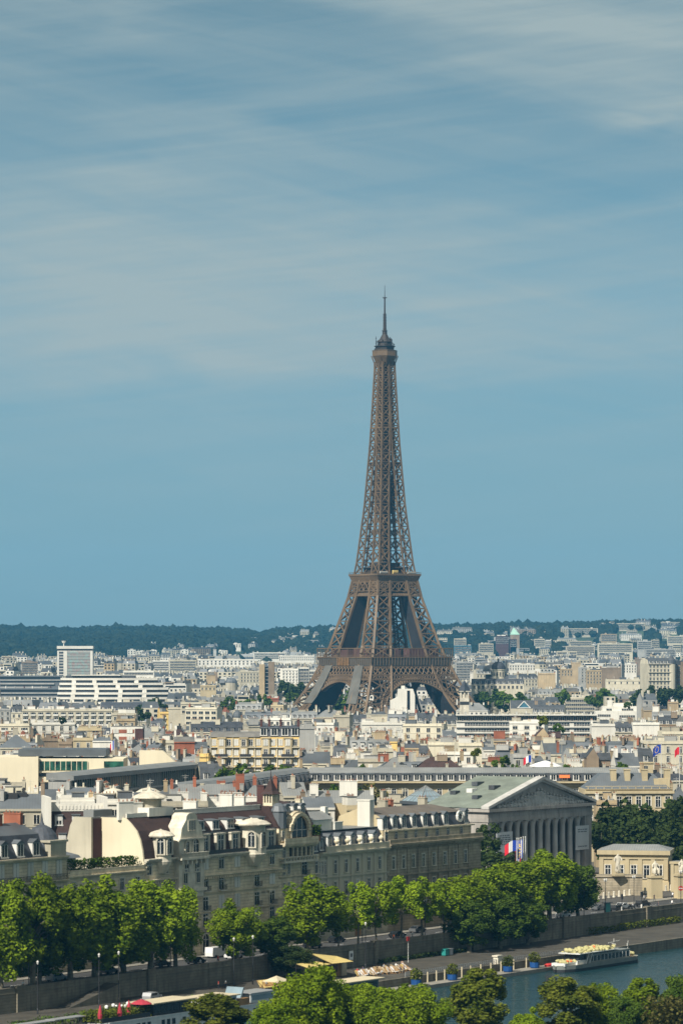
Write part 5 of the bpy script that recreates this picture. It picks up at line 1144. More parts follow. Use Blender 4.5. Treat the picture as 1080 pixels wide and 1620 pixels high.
# two round bays with shallow domes
for pa, pb, zt, nm in ((242, 272, 24.6, 'left'), (380, 420, 25.6, 'right')):
    c = (XX(pa)+XX(pb))/2; r = (XX(pb)-XX(pa))/2*0.80
    mb = MB(); mb.lathe(c, 0.4, [(r*0.45, H-3.0), (r*0.82, H-1.2), (r*0.9, H-0.6), (r*0.86, H-0.5), (r*0.80, zt-0.3)], 14); bay = part(mb, 'round_bay', ['palestone'], t)
    mb = MB(); mb.lathe(c, 0.4, [(r*1.12, zt-0.45), (r*1.15, zt-0.2), (r*0.9, zt+0.35), (r*0.4, zt+0.75), (0.25, zt+0.9), (0.02, zt+1.1)], 18); part(mb, 'bay_roof', ['palestone'], bay)
    for s in (-0.95, 0.0, 0.95):
        a = -math.pi/2+s; link('bay_window', arch_window(1.3, 3.0), bay, (c+r*0.835*math.cos(a), 0.4+r*0.835*math.sin(a), H+0.9), s)
# facade windows, four storeys
for z, sts in ((17.0, 'sbsbb'), (12.9, 'bbsbs'), (9.0, 'bbbbb'), (5.7, 'bbbbb')):
    for k, px in enumerate((325, 350, 375, 406, 430)):
        st = 'shut' if (sts[k] == 's' and rq.random() < 0.9) or rq.random() < 0.18 else ('balc' if z < 16.5 else 'std')
        link('window', win_mesh(1.75, 2.55, st), t, (XX(px), 0, z))
    for px in (236, 262, 288, 304): link('window', win_mesh(1.5, 2.5, 'std' if z > 16 else 'balc'), t, (XX(px), -1.16 if 276 < px < 316 and z > 13.5 else 0, z))
for k, px in enumerate((236, 262, 300, 325, 350, 375, 406, 430)): link('arcade_opening', arch_window(2.2, 3.6), t, (XX(px), 0, 0.6))
mb = MB(); balustrade(mb, XX(305), L-0.2, 1.2+3.4, H+7.9, 1.0); mb.box(0.2, XX(300), 4.4, 4.7, H+7.9, H+8.7); part(mb, 'roof_balustrade', ['white'], t)
for px, y, w_, h_ in ((241, 6.0, 3.4, 3.4), (268, 8, 2.4, 3.0), (352, 7.5, 3.0, 2.6), (402, 6.5, 3.0, 3.6), (424, 7.0, 2.2, 3.0)): link('chimney', chimney_mesh(w_, h_, 'white', True, int(px)), t, (XX(px), y-1.2, H+7.5), math.radians(70 if px < 300 else 8))
mb = MB(); c = XX(281); mb.lathe(c, 6.8, [(2.3, H+7.8), (2.3, H+11.0), (2.9, H+11.1), (2.9, H+11.4)], 14); mb.lathe(c, 6.8, [(3.6, H+11.4), (3.4, H+11.7), (1.6, H+12.5), (0.3, H+12.9), (0.1, H+13.6)], 16, 1); part(mb, 'roof_pavilion', ['beige', 'palestone'], t)
mb = MB(); mb.box(XX(262), XX(300), 4.0, 9.8, H+7.9, H+9.6); part(mb, 'roof_terrace_block', ['white'], t)
# ---- narrow house with the great arched window and the pointed turret
b0 = a1; b1 = U(505, 18); Lb = b1-b0; X2 = lambda px: U(px, 18)-b0
t = qthing('arched_window_house', 'narrow stone house with one great arched window under little round-topped dormers', 'apartment house', b0+0.02)
mb = MB(); mb.box(0, Lb*0.86, 0, 11, -0.1, 24.0); mb.box(Lb*0.86, Lb, 0.0, 11, -0.1, 18.2)
cornice(mb, 0, Lb*0.86, 18.0, 0.6, 0.5); cornice(mb, 0, Lb, 14.2, 0.4, 0.3); cornice(mb, 0, Lb, 10, 0.3, 0.3); cornice(mb, 0, Lb, 5.4, 0.5, 0.4); part(mb, 'wall', ['quaystone'], t)
mb = MB(); mb.extr([(0.0, 24.0), (0.8, 25.6), (2.4, 28.4), (9, 29.2), (11, 24.0)], 0, Lb*0.86, 'x'); part(mb, 'roof', ['redtile'], t)
mb = MB(); mb.extr([(0.1, 18.2), (1.6, 24.8), (10.9, 24.8), (11, 18.2)], Lb*0.86, Lb, 'x'); part(mb, 'side_mansard', ['slate'], t)
cx_ = Lb*0.48; wA = 5.6
mb = MB(); 
for k in range(16):
    a, b = math.pi*k/16, math.pi*(k+1)/16; R1 = wA/2+0.5; mb.bar((cx_-R1*math.cos(a), -0.35, 23.4+R1*math.sin(a)), (cx_-R1*math.cos(b), -0.35, 23.4+R1*math.sin(b)), 1.0, 0.7)
mb.extr([(cx_-wA/2-1.0, 22.2), (cx_-wA/2-1.0, 24)]+[(cx_-(wA/2+1.0)*math.cos(math.pi*k/10), 23.6+(wA/2+1.0)*math.sin(math.pi*k/10)) for k in range(11)]+[(cx_+wA/2+1.0, 22.2)], -0.12, 1.0, 'y'); part(mb, 'arch_surround', ['quaystone'], t)
link('arched_window', arch_window(wA, 4.7), t, (cx_, -0.14, 21.6))
mb = MB(); mb.box(0.2, Lb*0.84, -1.5, 0, 20.6, 21.0); mb.box(0.2, Lb*0.84, -1.5, -1.25, 21.0, 22.0); cornice(mb, 0.2, Lb*0.84, 20.6, 1.3, 0.6); part(mb, 'balcony', ['quaystone'], t)
mb = MB(); mb.box(Lb*0.26, Lb*0.82, -0.06, 0.0, 18.0, 20.1, 1); [mb.box(Lb*(0.30+0.105*k), Lb*(0.30+0.105*k)+0.45, -0.5, -0.06, 18.0, 20.2, 0) for k in range(5)]; part(mb, 'loggia', ['quaystone', 'glass'], t)
mb = MB(); mb.box(0.1, Lb*0.84, -1.4, 0, 16.9, 17.2); balustrade(mb, 0.1, Lb*0.84, -1.25, 17.2, 1.0, 0, 1.0); part(mb, 'loggia_balcony', ['palestone'], t)
for z in (14.3, 10.4, 6.0):
    for f in (0.12, 0.24): link('window', win_mesh(0.8, 2.2, 'std'), t, (Lb*f, 0, z+0.3))
    link('window', win_mesh(2.0, 2.6, 'balc'), t, (Lb*0.62, 0, z)); link('window', win_mesh(1.1, 2.4, 'std'), t, (Lb*0.92, 0, z))
link('window', win_mesh(1.0, 2.6, 'std'), t, (Lb*0.12, 0, 17.6)); link('window', win_mesh(0.9, 1.8, 'std'), t, (Lb*0.10, 0, 21.6)); link('dormer', dormer_mesh(1.0, 2.4, 1.5, 'flat'), t, (Lb*0.93, 0.3, 18.6))
for f in (0.30, 0.50, 0.68): link('dormer', dormer_mesh(1.3, 2.5, 1.6, 'arch'), t, (Lb*f, 1.0, 25.9))
mb = MB(); mb.lathe(Lb*0.12, 1.3, [(1.7, 24.0), (1.7, 27.4), (1.9, 27.5), (1.4, 28.6), (0.5, 29.2)], 10); part(mb, 'glazed_bay', ['zinc'], t)
# turret rising from the back corner
TX = 1.7
mb = MB(); q = 1.15; mb.box(-q, q, 3.2-q, 3.2+q, 20, 27.4, 0); mb.box(-q-0.2, q+0.2, 3.0-q, 3.4+q, 27.4, 28.6, 1); mb.box(-q, q, 3.2-q, 3.2+q, 28.6, 29.2, 0)
for x in (-1, -0.33, 0.33, 1):
    for y in (-1, -0.33, 0.33, 1):
        if abs(x) == 1 or abs(y) == 1: mb.box(x*1.0-0.13, x*1.0+0.13, 3.2+y*1.0-0.13, 3.2+y*1.0+0.13, 29.2, 31.0, 0)
mb.box(-0.7, 0.7, 2.5, 3.9, 29.2, 31.0, 2); mb.v = [(x+TX, y, z) for x, y, z in mb.v]; tu = part(mb, 'turret', ['gablecream', 'redtile', 'brickdk'], t)
mb = MB(); z0 = 31.0; P = [(-1.6, 1.6, z0), (1.6, 1.6, z0), (1.6, 4.8, z0), (-1.6, 4.8, z0)]; T = [(-1.0, 2.2, z0+0.7), (1.0, 2.2, z0+0.7), (1.0, 4.2, z0+0.7), (-1.0, 4.2, z0+0.7)]
for k in range(4): j = (k+1) % 4; mb.face([P[k], P[j], T[j], T[k]]); mb.face([T[k], T[j], (0, 3.2, z0+3.4)])
mb.face(P[::-1]); mb.tube([(0, 3.2, z0+3.2), (0, 3.2, z0+5.0)], [0.12, 0.05], 6); mb.v = [(x+TX, y, z) for x, y, z in mb.v]; part(mb, 'spire', ['redtile'], tu)
link('chimney', chimney_mesh(1.8, 6.0, 'brickdk', False), t, (3.6, 6.0, 26.5)); link('chimney', chimney_mesh(3.6, 2.2, 'white', False), t, (Lb*0.62, 7.0, 28.0), math.radians(60)); link('chimney', chimney_mesh(1.2, 4.0, 'gablecream', True), t, (Lb*0.80, 2.6, 25.5))
mb = MB(); rr = random.Random(8)
for k in range(260):
    a = rr.uniform(0, 6.28); r_ = 1.2*rr.random()**0.5; p = Vector((Lb*0.88+r_*math.cos(a), -0.6+r_*0.6*math.sin(a), 22.3+rr.uniform(0, 1.9))); d = Vector((rr.uniform(-1, 1), rr.uniform(-1, 1), rr.uniform(-1, 1)))*0.25; e = Vector((d.y, -d.x, rr.uniform(-0.2, 0.2)))
    mb.face([p-d, p+e, p+d, p-e])
mb2 = MB(); mb2.box(Lb*0.86, Lb*0.94, -0.9, -0.3, 20.9, 22.2); o = tag(part(mb2, 'balcony_shrub', ['terracotta'], None, Q(b0, 18), QA), 'green shrub in a tub at the end of the arched-window balcony', 'plant'); part(mb, 'foliage', ['leafmid'], o)
# ---- pale house with urns and black mansard
c0 = U(505.5, 18); c1 = U(613, 18); Lc = c1-c0; X3 = lambda px: U(px, 18)-c0
t = qthing('urned_stone_house', 'pale stone house with urns on its parapet and a black dormered mansard', 'town house', c0)
mb = MB(); mb.box(0, Lc, 0, 11, -0.1, 18.4); cornice(mb, 0, Lc, 18.4, 0.9, 0.7); cornice(mb, 0, Lc, 13.2, 0.35, 0.35); cornice(mb, 0, Lc, 8.6, 0.35, 0.35); cornice(mb, 0, Lc, 4.9, 0.5, 0.45); dentils(mb, 0, Lc, 17.7)
for px in (518, 537.5, 556, 574, 592, 609): x = X3(px); mb.box(x-0.35, x+0.35, -0.18, 0, 8.8, 17.0); mb.box(x-0.5, x+0.5, -0.28, 0, 16.9, 17.5)
part(mb, 'wall', ['cream'], t)
mb = MB(); mb.box(X3(514), Lc, -0.45, -0.05, 18.4, 19.6); part(mb, 'parapet', ['cream'], t)
for k, px in enumerate((531, 548, 567, 585, 601)):
    mb = MB(); mb.lathe(X3(px), -0.25, [(0.3, 19.6), (0.2, 19.9), (0.55, 20.3), (0.62, 20.6), (0.3, 20.9), (0.1, 21.2)], 10); part(mb, 'urn', ['gablecream'], t)
mb = MB(); mb.extr([(0.3, 18.4), (1.2, 20.6), (2.2, 22.3), (10.6, 22.6), (10.9, 18.4)], 0, Lc-0.05, 'x'); part(mb, 'mansard', ['slate'], t)
mb = MB(); mb.box(0.2, Lc-0.2, 2.4, 10.6, 22.6, 22.75); part(mb, 'flat_roof', ['zinclight'], t)
for px in (524, 541, 560, 578, 595): link('dormer', dormer_mesh(1.2, 2.6, 1.5, 'tri'), t, (X3(px), 0.4, 18.9))
link('dormer', dormer_mesh(1.0, 2.2, 1.5, 'tri'), t, (X3(511), 0.4, 18.7))
for z, st in ((13.9, 'std'), (9.4, 'balc'), (5.4, 'std')):
    for px in (530, 547, 565, 583, 600): link('window', win_mesh(1.15, 2.7, 'shut' if rq.random() < 0.15 else st), t, (X3(px), 0, z))
    for dx in (-1.0, 0, 1.0): link('window', win_mesh(0.7, 2.7, 'std'), t, (X3(507.5)+dx+0.5, 0, z))
for px in (510, 530, 547, 583, 600): link('window', win_mesh(1.4, 2.6, 'std'), t, (X3(px), 0, 1.2))
mb = MB(); x = X3(566); mb.box(x-1.1, x+1.1, -0.1, 0.02, 0.1, 3.8); part(mb, 'door', ['wood'], t)
# roof clutter behind: white party-wall chimney, small roof pavilion, yellow gable
mb = MB(); mb.box(X3(506), X3(545), 3.2, 8.2, 22.7, 25.0, 0); mb.extr([(2.9, 25.0), (5.7, 26.6), (8.5, 25.0)], X3(505), X3(546), 'x', 1); mb.box(X3(545), X3(550), 5, 6.2, 22.7, 27.5, 2); part(mb, 'roof_pavilion', ['white', 'zinclight', 'white'], t)
link('chimney', chimney_mesh(3.0, 1.5, 'white', False), t, (X3(545), 2.9, 22.7), math.radians(-90))
# ---- long sooty house with black mansard
d0 = U(613.3, 18); d1 = U(760, 18); Ld = d1-d0; X4 = lambda px: U(px, 18)-d0
t = qthing('long_sooty_house', 'long sooty stone house with a black dormered mansard and brown hipped roof', 'town house', d0)
mb = MB(); mb.box(0, Ld, 0, 14, -0.1, 18.8); cornice(mb, 0, Ld, 19.0, 1.0, 0.9); mb.box(0, Ld, -0.6, -0.25, 19.0, 19.9); cornice(mb, 0, Ld, 12.3, 0.5, 0.5); cornice(mb, 0, Ld, 7.0, 0.5, 0.5); dentils(mb, 0, Ld, 18.1, 0.9)
for k in range(9):
    x = X4(618.5)-1.6+k*(X4(738)-X4(622))/7.2; mb.box(x-0.4, x+0.4, -0.2, 0, 12.4, 17.6); mb.box(x-0.5, x+0.5, -0.3, 0, 7.2, 11.8)
part(mb, 'wall', ['quaydark'], t)
mb = MB(); mb.box(0.2, Ld-2.5, 1.0, 13.5, 18.8, 21.9); cornice(mb, 0.2, Ld-2.5, 21.9, -0.4, 0.3); mb.box(0.2, Ld-2.5, 0.7, 1.0, 21.6, 21.95); part(mb, 'attic', ['quaystone'], t)
mb = MB(); e = Ld-2.6
P0 = [(0.3, 1.1), (e, 1.1), (e, 13.4), (0.3, 13.4)]; P1 = [(0.3, 2.0), (e-1.0, 2.0), (e-1.0, 12.5), (0.3, 12.5)]
for k in range(4): j = (k+1) % 4; mb.face([(*P0[k], 21.9), (*P0[j], 21.9), (*P1[j], 24.7), (*P1[k], 24.7)], 0)
P1 = [(0.3, 1.8), (e-0.8, 1.8), (e-0.8, 12.7), (0.3, 12.7)]
R0, R1 = (0.3, 7.2, 26.4), (e-7, 7.2, 26.4)
mb.face([(*P1[0], 24.75), (*P1[1], 24.75), R1, R0], 1); mb.face([(*P1[1], 24.75), (*P1[2], 24.75), R1], 1); mb.face([(*P1[2], 24.75), (*P1[3], 24.75), R0, R1], 1); mb.face([(*P1[3], 24.75), (*P1[0], 24.75), R0], 1)
M['brownroof'] = mat('brown_grey_roof', (0.135, 0.115, 0.095), 0.8, 0.12, 0.0, 0.3, 0.0, fine=0.2); part(mb, 'roof', ['slate', 'brownroof'], t)
mb = MB(); mb.extr([(1.1, 18.8), (1.1, 21.9), (2.0, 24.7), (7.2, 26.6), (12.5, 24.7), (13.4, 21.9), (13.4, 18.8)], -0.25, 0.28, 'x'); part(mb, 'gable_wall', ['butter'], t)
mb = MB(); mb.box(-1.9, -0.25, 3.4, 6.6, 18, 28.2); mb.box(-2.0, -0.2, 3.3, 6.7, 28.2, 28.5); part(mb, 'chimney_wall', ['white'], t)
for px in (611.5, 627, 641.5, 658, 675, 692, 708): link('dormer', dormer_mesh(1.5, 2.5, 1.3, 'tri'), t, (X4(px)+1.1, 1.25, 21.95))
link('dormer', dormer_mesh(1.3, 2.8, 1.3, 'tri'), t, (e-1.6, 1.25, 21.95))
mb = MB(); x = X4(730.5)+1.0
for k in range(14):
    a, b = 2*math.pi*k/14, 2*math.pi*(k+1)/14; mb.bar((x+1.0*math.cos(a), 1.25, 23.7+1.0*math.sin(a)), (x+1.0*math.cos(b), 1.25, 23.7+1.0*math.sin(b)), 0.42, 0.6)
mb.extr([(x+0.8*math.cos(2*math.pi*k/12), 23.7+0.8*math.sin(2*math.pi*k/12)) for k in range(12)], 1.3, 2.4, 'y', 1); part(mb, 'round_dormer', ['frame', 'glass'], t)
for px in (612.5, 628, 643.5, 659, 676, 693, 710, 731): link('attic_window', win_mesh(1.1, 1.9, 'std'), t, (X4(px)+1.0, 1.0, 19.6))
for k, px in enumerate((621.7, 637.7, 653, 668.9, 685.6, 703, 719.6, 735.4)):
    link('window', win_mesh(1.25, 2.7, 'std'), t, (X4(px), 0, 13.6)); link('window', win_mesh(1.3, 2.7, 'shut' if rq.random() < 0.25 else 'balc'), t, (X4(px), 0, 8.3)); link('window', win_mesh(1.3, 2.3, 'std'), t, (X4(px), 0, 4.0))
    mb = MB(); mb.lathe(0, 0, [(0.75, 0), (0.75, 0.25)], 10); 
for px in (647, 655.5, 709.5): link('chimney', chimney_mesh(2.6, 3.0, 'beige' if px != 655.5 else 'brick', True, 1), t, (X4(px)+4.5, 8.8, 24.6), math.radians(-20))
# ---- houses at the left end
e1 = U(106, 18); e0 = e1-30; X5 = lambda px: U(px, 18)-e0
t = qthing('domed_corner_house', 'stone corner house with dark little dome, dormers and brick chimneys at the left edge', 'apartment house', e0)
mb = MB(); mb.box(0, 30, 0, 14, -0.1, 22.0); cornice(mb, 0, 30, 22.0, 0.8, 0.6); cornice(mb, 0, 30, 17.6, 0.9, 0.45); cornice(mb, 0, 30, 13.2, 0.4, 0.3); cornice(mb, 0, 30, 5, 0.4, 0.4); part(mb, 'wall', ['quaystone'], t)
mb = MB(); mansard(mb, 24.5, 14, 22.0, 6.2, 0, 1, steep=2.2, top=2); part(mb, 'roof', ['slate', 'beige', 'zinc'], t)
for k in range(5): link('dormer', dormer_mesh(1.7, 2.6, 1.8, 'tri'), t, (3.0+k*4.6, 0.4, 22.2))
for z, st in ((18.2, 'shut'), (13.8, 'std'), (9.6, 'balc'), (5.6, 'balc'), (1.0, 'std')):
    for k in range(7): link('window', win_mesh(1.5, 2.5 if st != 'shut' else 3.0, st), t, (2.4+k*4.2, 0, z))
mb = MB()
for k in range(70): mb.box(0.2+k*0.42, 0.28+k*0.42, -0.88, -0.82, 17.6, 18.6)
mb.box(0, 30, -0.9, -0.8, 18.6, 18.7); part(mb, 'balcony_railing', ['iron'], t)
mb = MB(); mb.lathe(26.8, 3.4, [(3.5, 22.0), (3.5, 22.8), (3.3, 24.4), (2.7, 26.0), (1.7, 27.2), (0.5, 27.8), (0.25, 28.4), (0.05, 30.0)], 16); part(mb, 'dome', ['slate'], t)
mb = MB(); mb.box(24.6, 29.2, -0.5, 3.2, 22.0, 24.6); mb.box(24.2, 29.6, -0.7, 3.4, 24.6, 25.0); part(mb, 'corner_pier', ['beige'], t)
for x, w_ in ((18.0, 'brick'), (24.0, 'brick'), (1.0, 'brick')): link('chimney', chimney_mesh(4.0, 4.2, w_, True, 2), t, (x, 6.0, 25.6))
f0 = e1+0.05; Lf = a0-e1-0.2
t = qthing('terraced_low_house', 'low stone house with a hedged roof terrace between the domed house and the cream gable', 'town house', f0)
mb = MB(); mb.box(0, Lf, 0, 9, -0.1, 18.2); cornice(mb, 0, Lf, 18.0, 0.6, 0.5); mb.box(0, Lf, -0.3, 0.1, 18.0, 19.0); cornice(mb, 0, Lf, 12.8, 0.35, 0.3); part(mb, 'wall', ['quaystone'], t)
mb = MB(); mb.box(0.1, Lf-0.1, 0.2, 9, 18.2, 18.35); part(mb, 'terrace_floor', ['gravel'], t)
for z in (14.6, 10.4, 6.2, 1.4):
    for k in range(5): link('window', win_mesh(1.3, 2.2, 'std'), t, (2.0+k*(Lf-4)/4, 0, z))
mb = MB(); mb.box(0.5, 8.0, 4.2, 8.6, 18.35, 21.0, 0); mb.extr([(3.4, 21.0), (4, 21.5), (9.2, 22.4), (9.2, 21.0)], 0, 8.6, 'x', 1); part(mb, 'roof_pavilion', ['white', 'zinc'], t)
# gabled house set back behind the terrace
t = thing('gabled_back_house', 'tall cream gable with curved shoulder standing behind the hedged terrace', 'apartment house', Q(a0-3.6, 18+10.2), QA)
mb = MB(); mb.extr([(0, -1), (0, 28.0), (4.2, 28.0), (5.2, 26.4), (5.9, 24.0), (6.4, 21.0), (6.7, 18), (6.7, -1)], 0.0, 0.5, 'x'); part(mb, 'gable_wall', ['beige'], t)
mb = MB(); mb.box(0.5, 9, 0.1, 4.2, -1, 27.7); mb.extr([(4.2, 27.7), (5.1, 26.2), (5.8, 23.8), (6.5, 18), (4.2, 18)], 0.5, 9, 'x'); part(mb, 'wall', ['brickdk'], t)
mb = MB(); mb.box(0.5, 9, 0.3, 4.0, 27.7, 28.0); mb.box(2, 8, 1.0, 3.5, 28.0, 29.3); part(mb, 'roof', ['zinclight'], t)
# red-brown mansard wing behind with two rows of dormers
Yb = 712.0; X0 = atx(80, Yb); t = thing('brown_mansard_house', 'house with tall red-brown mansard and two rows of white dormers behind the domed house', 'apartment house', (X0, Yb, 0), math.radians(12)); Lw = 11.5
mb = MB(); mb.box(0, Lw, 0, 14, -1, 19.5); part(mb, 'wall', ['cream'], t)
mb = MB(); mb.extr([(0, 19.5), (2.6, 27.3), (13, 27.3), (14, 19.5)], 0, Lw, 'x'); part(mb, 'roof', ['redtile'], t)
mb = MB(); mb.box(-0.3, Lw+0.3, 2.3, 2.7, 27.0, 28.6); [mb.box(0.3+k*0.75, 0.6+k*0.75, 2.2, 2.3, 27.4, 28.2) for k in range(15)]; mb.box(-0.4, 0.2, 0, 12, 19, 30.0); mb.box(Lw-0.2, Lw+0.5, 0, 12, 19, 30.0); part(mb, 'parapet', ['white'], t)
for x in (2.0, 5.6, 9.2): link('dormer', dormer_mesh(1.2, 2.2, 1.6, 'shut'), t, (x, 1.6, 24.0)); link('dormer', dormer_mesh(1.2, 2.2, 1.6, 'shut'), t, (x+0.6, 0.5, 20.2))
# the terraces, flat roofs and drum-shaped roof lights behind the carved house
def slab(name, lab, px0, px1, pytop, D, depth, wall, roof, yaw=0.0, kind='flat', rh=3.0, rows=1, style='plain', chim=2, **kw):
    X0, X1 = atx(px0, D), atx(px1, D); return house(name, lab, 'building', (X0, D, 0), math.radians(yaw), X1-X0, depth, atz(pytop, D)-(rh if kind != 'flat' else 0.8), kind=kind, rh=rh, wall=wall, roof=roof, rows=rows, style=style, chim=chim, seed=int(px0+pytop), **kw)
slab('back_house', 'white house with panelled parapet above the brown mansard', 95, 150, 1262, 745, 14, 'white', 'zinclight', 8, rows=2, wh=1.6)
slab('back_house', 'white flat-roofed back house with a long panelled parapet', 148, 215, 1264, 752, 14, 'white', 'gravel', 6, rows=2, wh=1.6)
slab('back_house', 'house with sloping zinc studio roof behind the white parapet', 200, 268, 1255, 772, 12, 'cream', 'zinc', 6, 'gable', 2.8, 1, 'band', 2)
slab('back_house', 'grey colonnaded penthouse with tall dark openings', 215, 330, 1268, 738, 10, 'beige', 'gravel', 10, rows=1, bay=4.0, ww=1.8, wh=2.6, style='std', chim=4, chimw='white')
slab('back_house', 'white roof terrace with a red-potted chimney row', 325, 435, 1268, 745, 11, 'white', 'gravel', 10, rows=1, chim=5, chimw='white')
slab('back_house', 'zinc-roofed house with four round-topped skylights', 270, 375, 1242, 880, 14, 'cream', 'zinclight', 4, 'mansard', 6.0, 1, 'plain', 4, dorm='arch', chimw='brick', bay=5.2)
slab('back_house', 'wide pale zinc roof with orange brick chimneys', 372, 440, 1242, 870, 13, 'cream', 'zinclight', 4, 'hip', 5.5, 1, 'plain', 3, chimw='brick')
slab('back_house', 'brick and zinc roof cluster left of the zinc skylights', 100, 150, 1247, 905, 13, 'brick', 'zinc', -8, 'mansard', 4.5, 1)
slab('back_house', 'low grey zinc terrace above the domed corner house', 0, 70, 1258, 735, 14, 'beige', 'zinc', 4, 'gable', 3.0, 1)
slab('back_house', 'cream stepped house with stair wall at the left edge', -10, 40, 1240, 900, 12, 'beige', 'gravel', 4, rows=2, style='plain')
slab('back_house', 'cream curved-parapet house at the left edge', -5, 60, 1254, 830, 12, 'cream', 'zinc', 6, rows=1)
slab('back_house', 'small white house with zinc lean-to', 60, 100, 1250, 850, 12, 'white', 'zinc', 0, 'gable', 2.5, 1)
slab('back_house', 'cream house with terracotta pot rows', 150, 190, 1251, 890, 12, 'cream', 'zinc', -10, 'mansard', 4.5, 1, 'plain', 5)
slab('back_house', 'long low ridged zinc roof behind the urned house', 488, 592, 1252, 880, 14, 'beige', 'zinclight', 2, 'gable', 4.0, 1, 'plain', 3, chimw='white')
slab('back_house', 'pale yellow back wall beside the white chimney', 548, 592, 1274, 800, 12, 'butter', 'zinc', 20, 'flat', 3, 0, chim=1)
slab('back_house', 'grey timbered house behind the turret', 448, 486, 1240, 840, 10, 'beige', 'zinclight', 6, 'shed', 3.0, 2, 'band', 1)
slab('back_house', 'small white zinc-capped roof house', 484, 530, 1262, 800, 10, 'white', 'zinc', 10, 'gable', 2.4, 1)
for px, py, D, r_, lab in ((180, 1247, 800, 3.2, 'pale round stone cupola left of the zinc skylights'), (235, 1246, 800, 3.4, 'pale round stone cupola on a white drum'), (140, 1259, 760, 2.2, 'small pale cupola over the panelled parapet')):
    zt = atz(py, D); t = thing('roof_cupola', lab, 'cupola', (atx(px, D), D, 0)); mb = MB(); mb.lathe(0, 0, [(r_*0.8, 10), (r_*0.8, zt-2.4), (r_*1.1, zt-2.3), (r_*1.1, zt-2.0)], 16); part(mb, 'drum', ['white'], t)
    mb = MB(); mb.lathe(0, 0, [(r_*1.08, zt-2.0), (r_*0.95, zt-1.2), (r_*0.5, zt-0.3), (0.3, zt), (0.1, zt+0.8)], 16); part(mb, 'cap', ['palestone'], t)
# ---- flat cream complex with green glass and its long glazed wing
D = 1125.0; X0 = atx(-12, D); X1 = atx(57, D); X2_ = atx(196, D+4); zt = atz(1197, D)
t = thing('modern_complex', 'flat cream modern complex with green glass bands and a long glazed wing', 'office building', (X0, D, 0))
mb = MB(); mb.box(0, X1-X0, 0, 26, -1, zt-0.2); mb.box(X1-X0, X2_-X0, 2.5, 26, -1, zt-0.8); mb.box(X1-X0, X1-X0+0.8, 0, 3, -1, zt); part(mb, 'wall', ['gablecream'], t)
mb = MB(); mb.box(8, X2_-X0-6, 6, 26, zt, zt+2.2); part(mb, 'attic', ['zinc'], t)
gx = X1-X0+0.9; gl = X2_-X0-gx
mb = MB(); mb.box(gx, gx+gl*0.575, 2.3, 2.5, zt-4.6, zt-1.6); part(mb, 'glass_band', ['greenglass'], t)
mb = MB(); mb.box(gx+gl*0.77, gx+gl, 2.3, 2.5, zt-3.6, zt-1.6); part(mb, 'glass_band', ['greenglass'], t)
for k in range(5): mb = MB(); mb.box(gx+k*3.1, gx+k*3.1+2.6, 2.3, 2.5, zt-6.6, zt-5.6); part(mb, 'window', ['glass'], t)
mb = MB(); mb.box(gx, gx+8, 2.2, 2.5, zt-11.6, zt-8.8); part(mb, 'glass_band', ['glass'], t)
mb = MB(); mb.box(gx-0.2, gx+gl, 1.6, 2.5, zt-5.3, zt-4.9); mb.box(gx-0.2, gx+gl, 1.8, 2.5, zt-8.4, zt-7.0); [mb.box(gx+gl*0.575*k/9-0.1, gx+gl*0.575*k/9+0.1, 2.1, 2.3, zt-4.6, zt-1.6) for k in range(10)]; part(mb, 'ledge', ['gablecream'], t)
A = Vector((atx(112, 1010), 1010, 0)); B = Vector((atx(312, 1118), 1118, 0)); dv = B-A; Lw = dv.length; yw = math.atan2(dv.y, dv.x)
wg = link('glazed_wing', None, t, (A.x-X0, A.y-D, 0), yw); zr = atz(1227, 1010)
mb = MB(); mb.box(0, Lw, 0.8, 7, -1, zr-1.4, 0); mb.extr([(-1.2, zr-1.4), (-1.2, zr-0.1), (2, zr+0.6), (7.5, zr+0.6), (7.5, zr-1.4)], -0.5, Lw, 'x', 1); wgo = wg
def sub(mb, name, mats): return link(name, mb.mesh(name, mats), wg)
sub(mb, 'wing_body', ['grey', 'zinclight'])
mb = MB(); mb.box(0.5, Lw*0.52, 0.6, 0.8, zr-5.4, zr-1.6, 0); mb.box(Lw*0.72, Lw-2, 0.6, 0.8, zr-5.8, zr-1.6, 0); sub(mb, 'wing_glazing', ['greenglass'])
mb = MB(); mb.box(0.5+Lw*0.30, Lw*0.46, 0.52, 0.6, zr-5.4, zr-1.8, 0); sub(mb, 'wing_curtain', ['tan'])
mb = MB()
for k in range(56): x = 0.5+k*(Lw-2)/56; mb.box(x-0.1, x+0.1, 0.2, 0.6, zr-5.6, zr-1.5)
mb.box(0, Lw, -0.3, 0.8, zr-6.2, zr-5.7); sub(mb, 'wing_mullion', ['grey'])
for k in range(30): mb = MB(); x = 1+k*(Lw-3)/30; mb.box(x, x+2.2, 0.7, 0.8, zr-9.4, zr-7.0); sub(mb, 'wing_lower_window', ['glass'])
mb = MB(); mb.extr([(-2, -1), (20, -1), (20, zr+4.2), (12, zr+4.2), (-2, zr-7.5)], Lw, Lw+1.2, 'x'); sub(mb, 'sloped_end_wall', ['gablecream'])
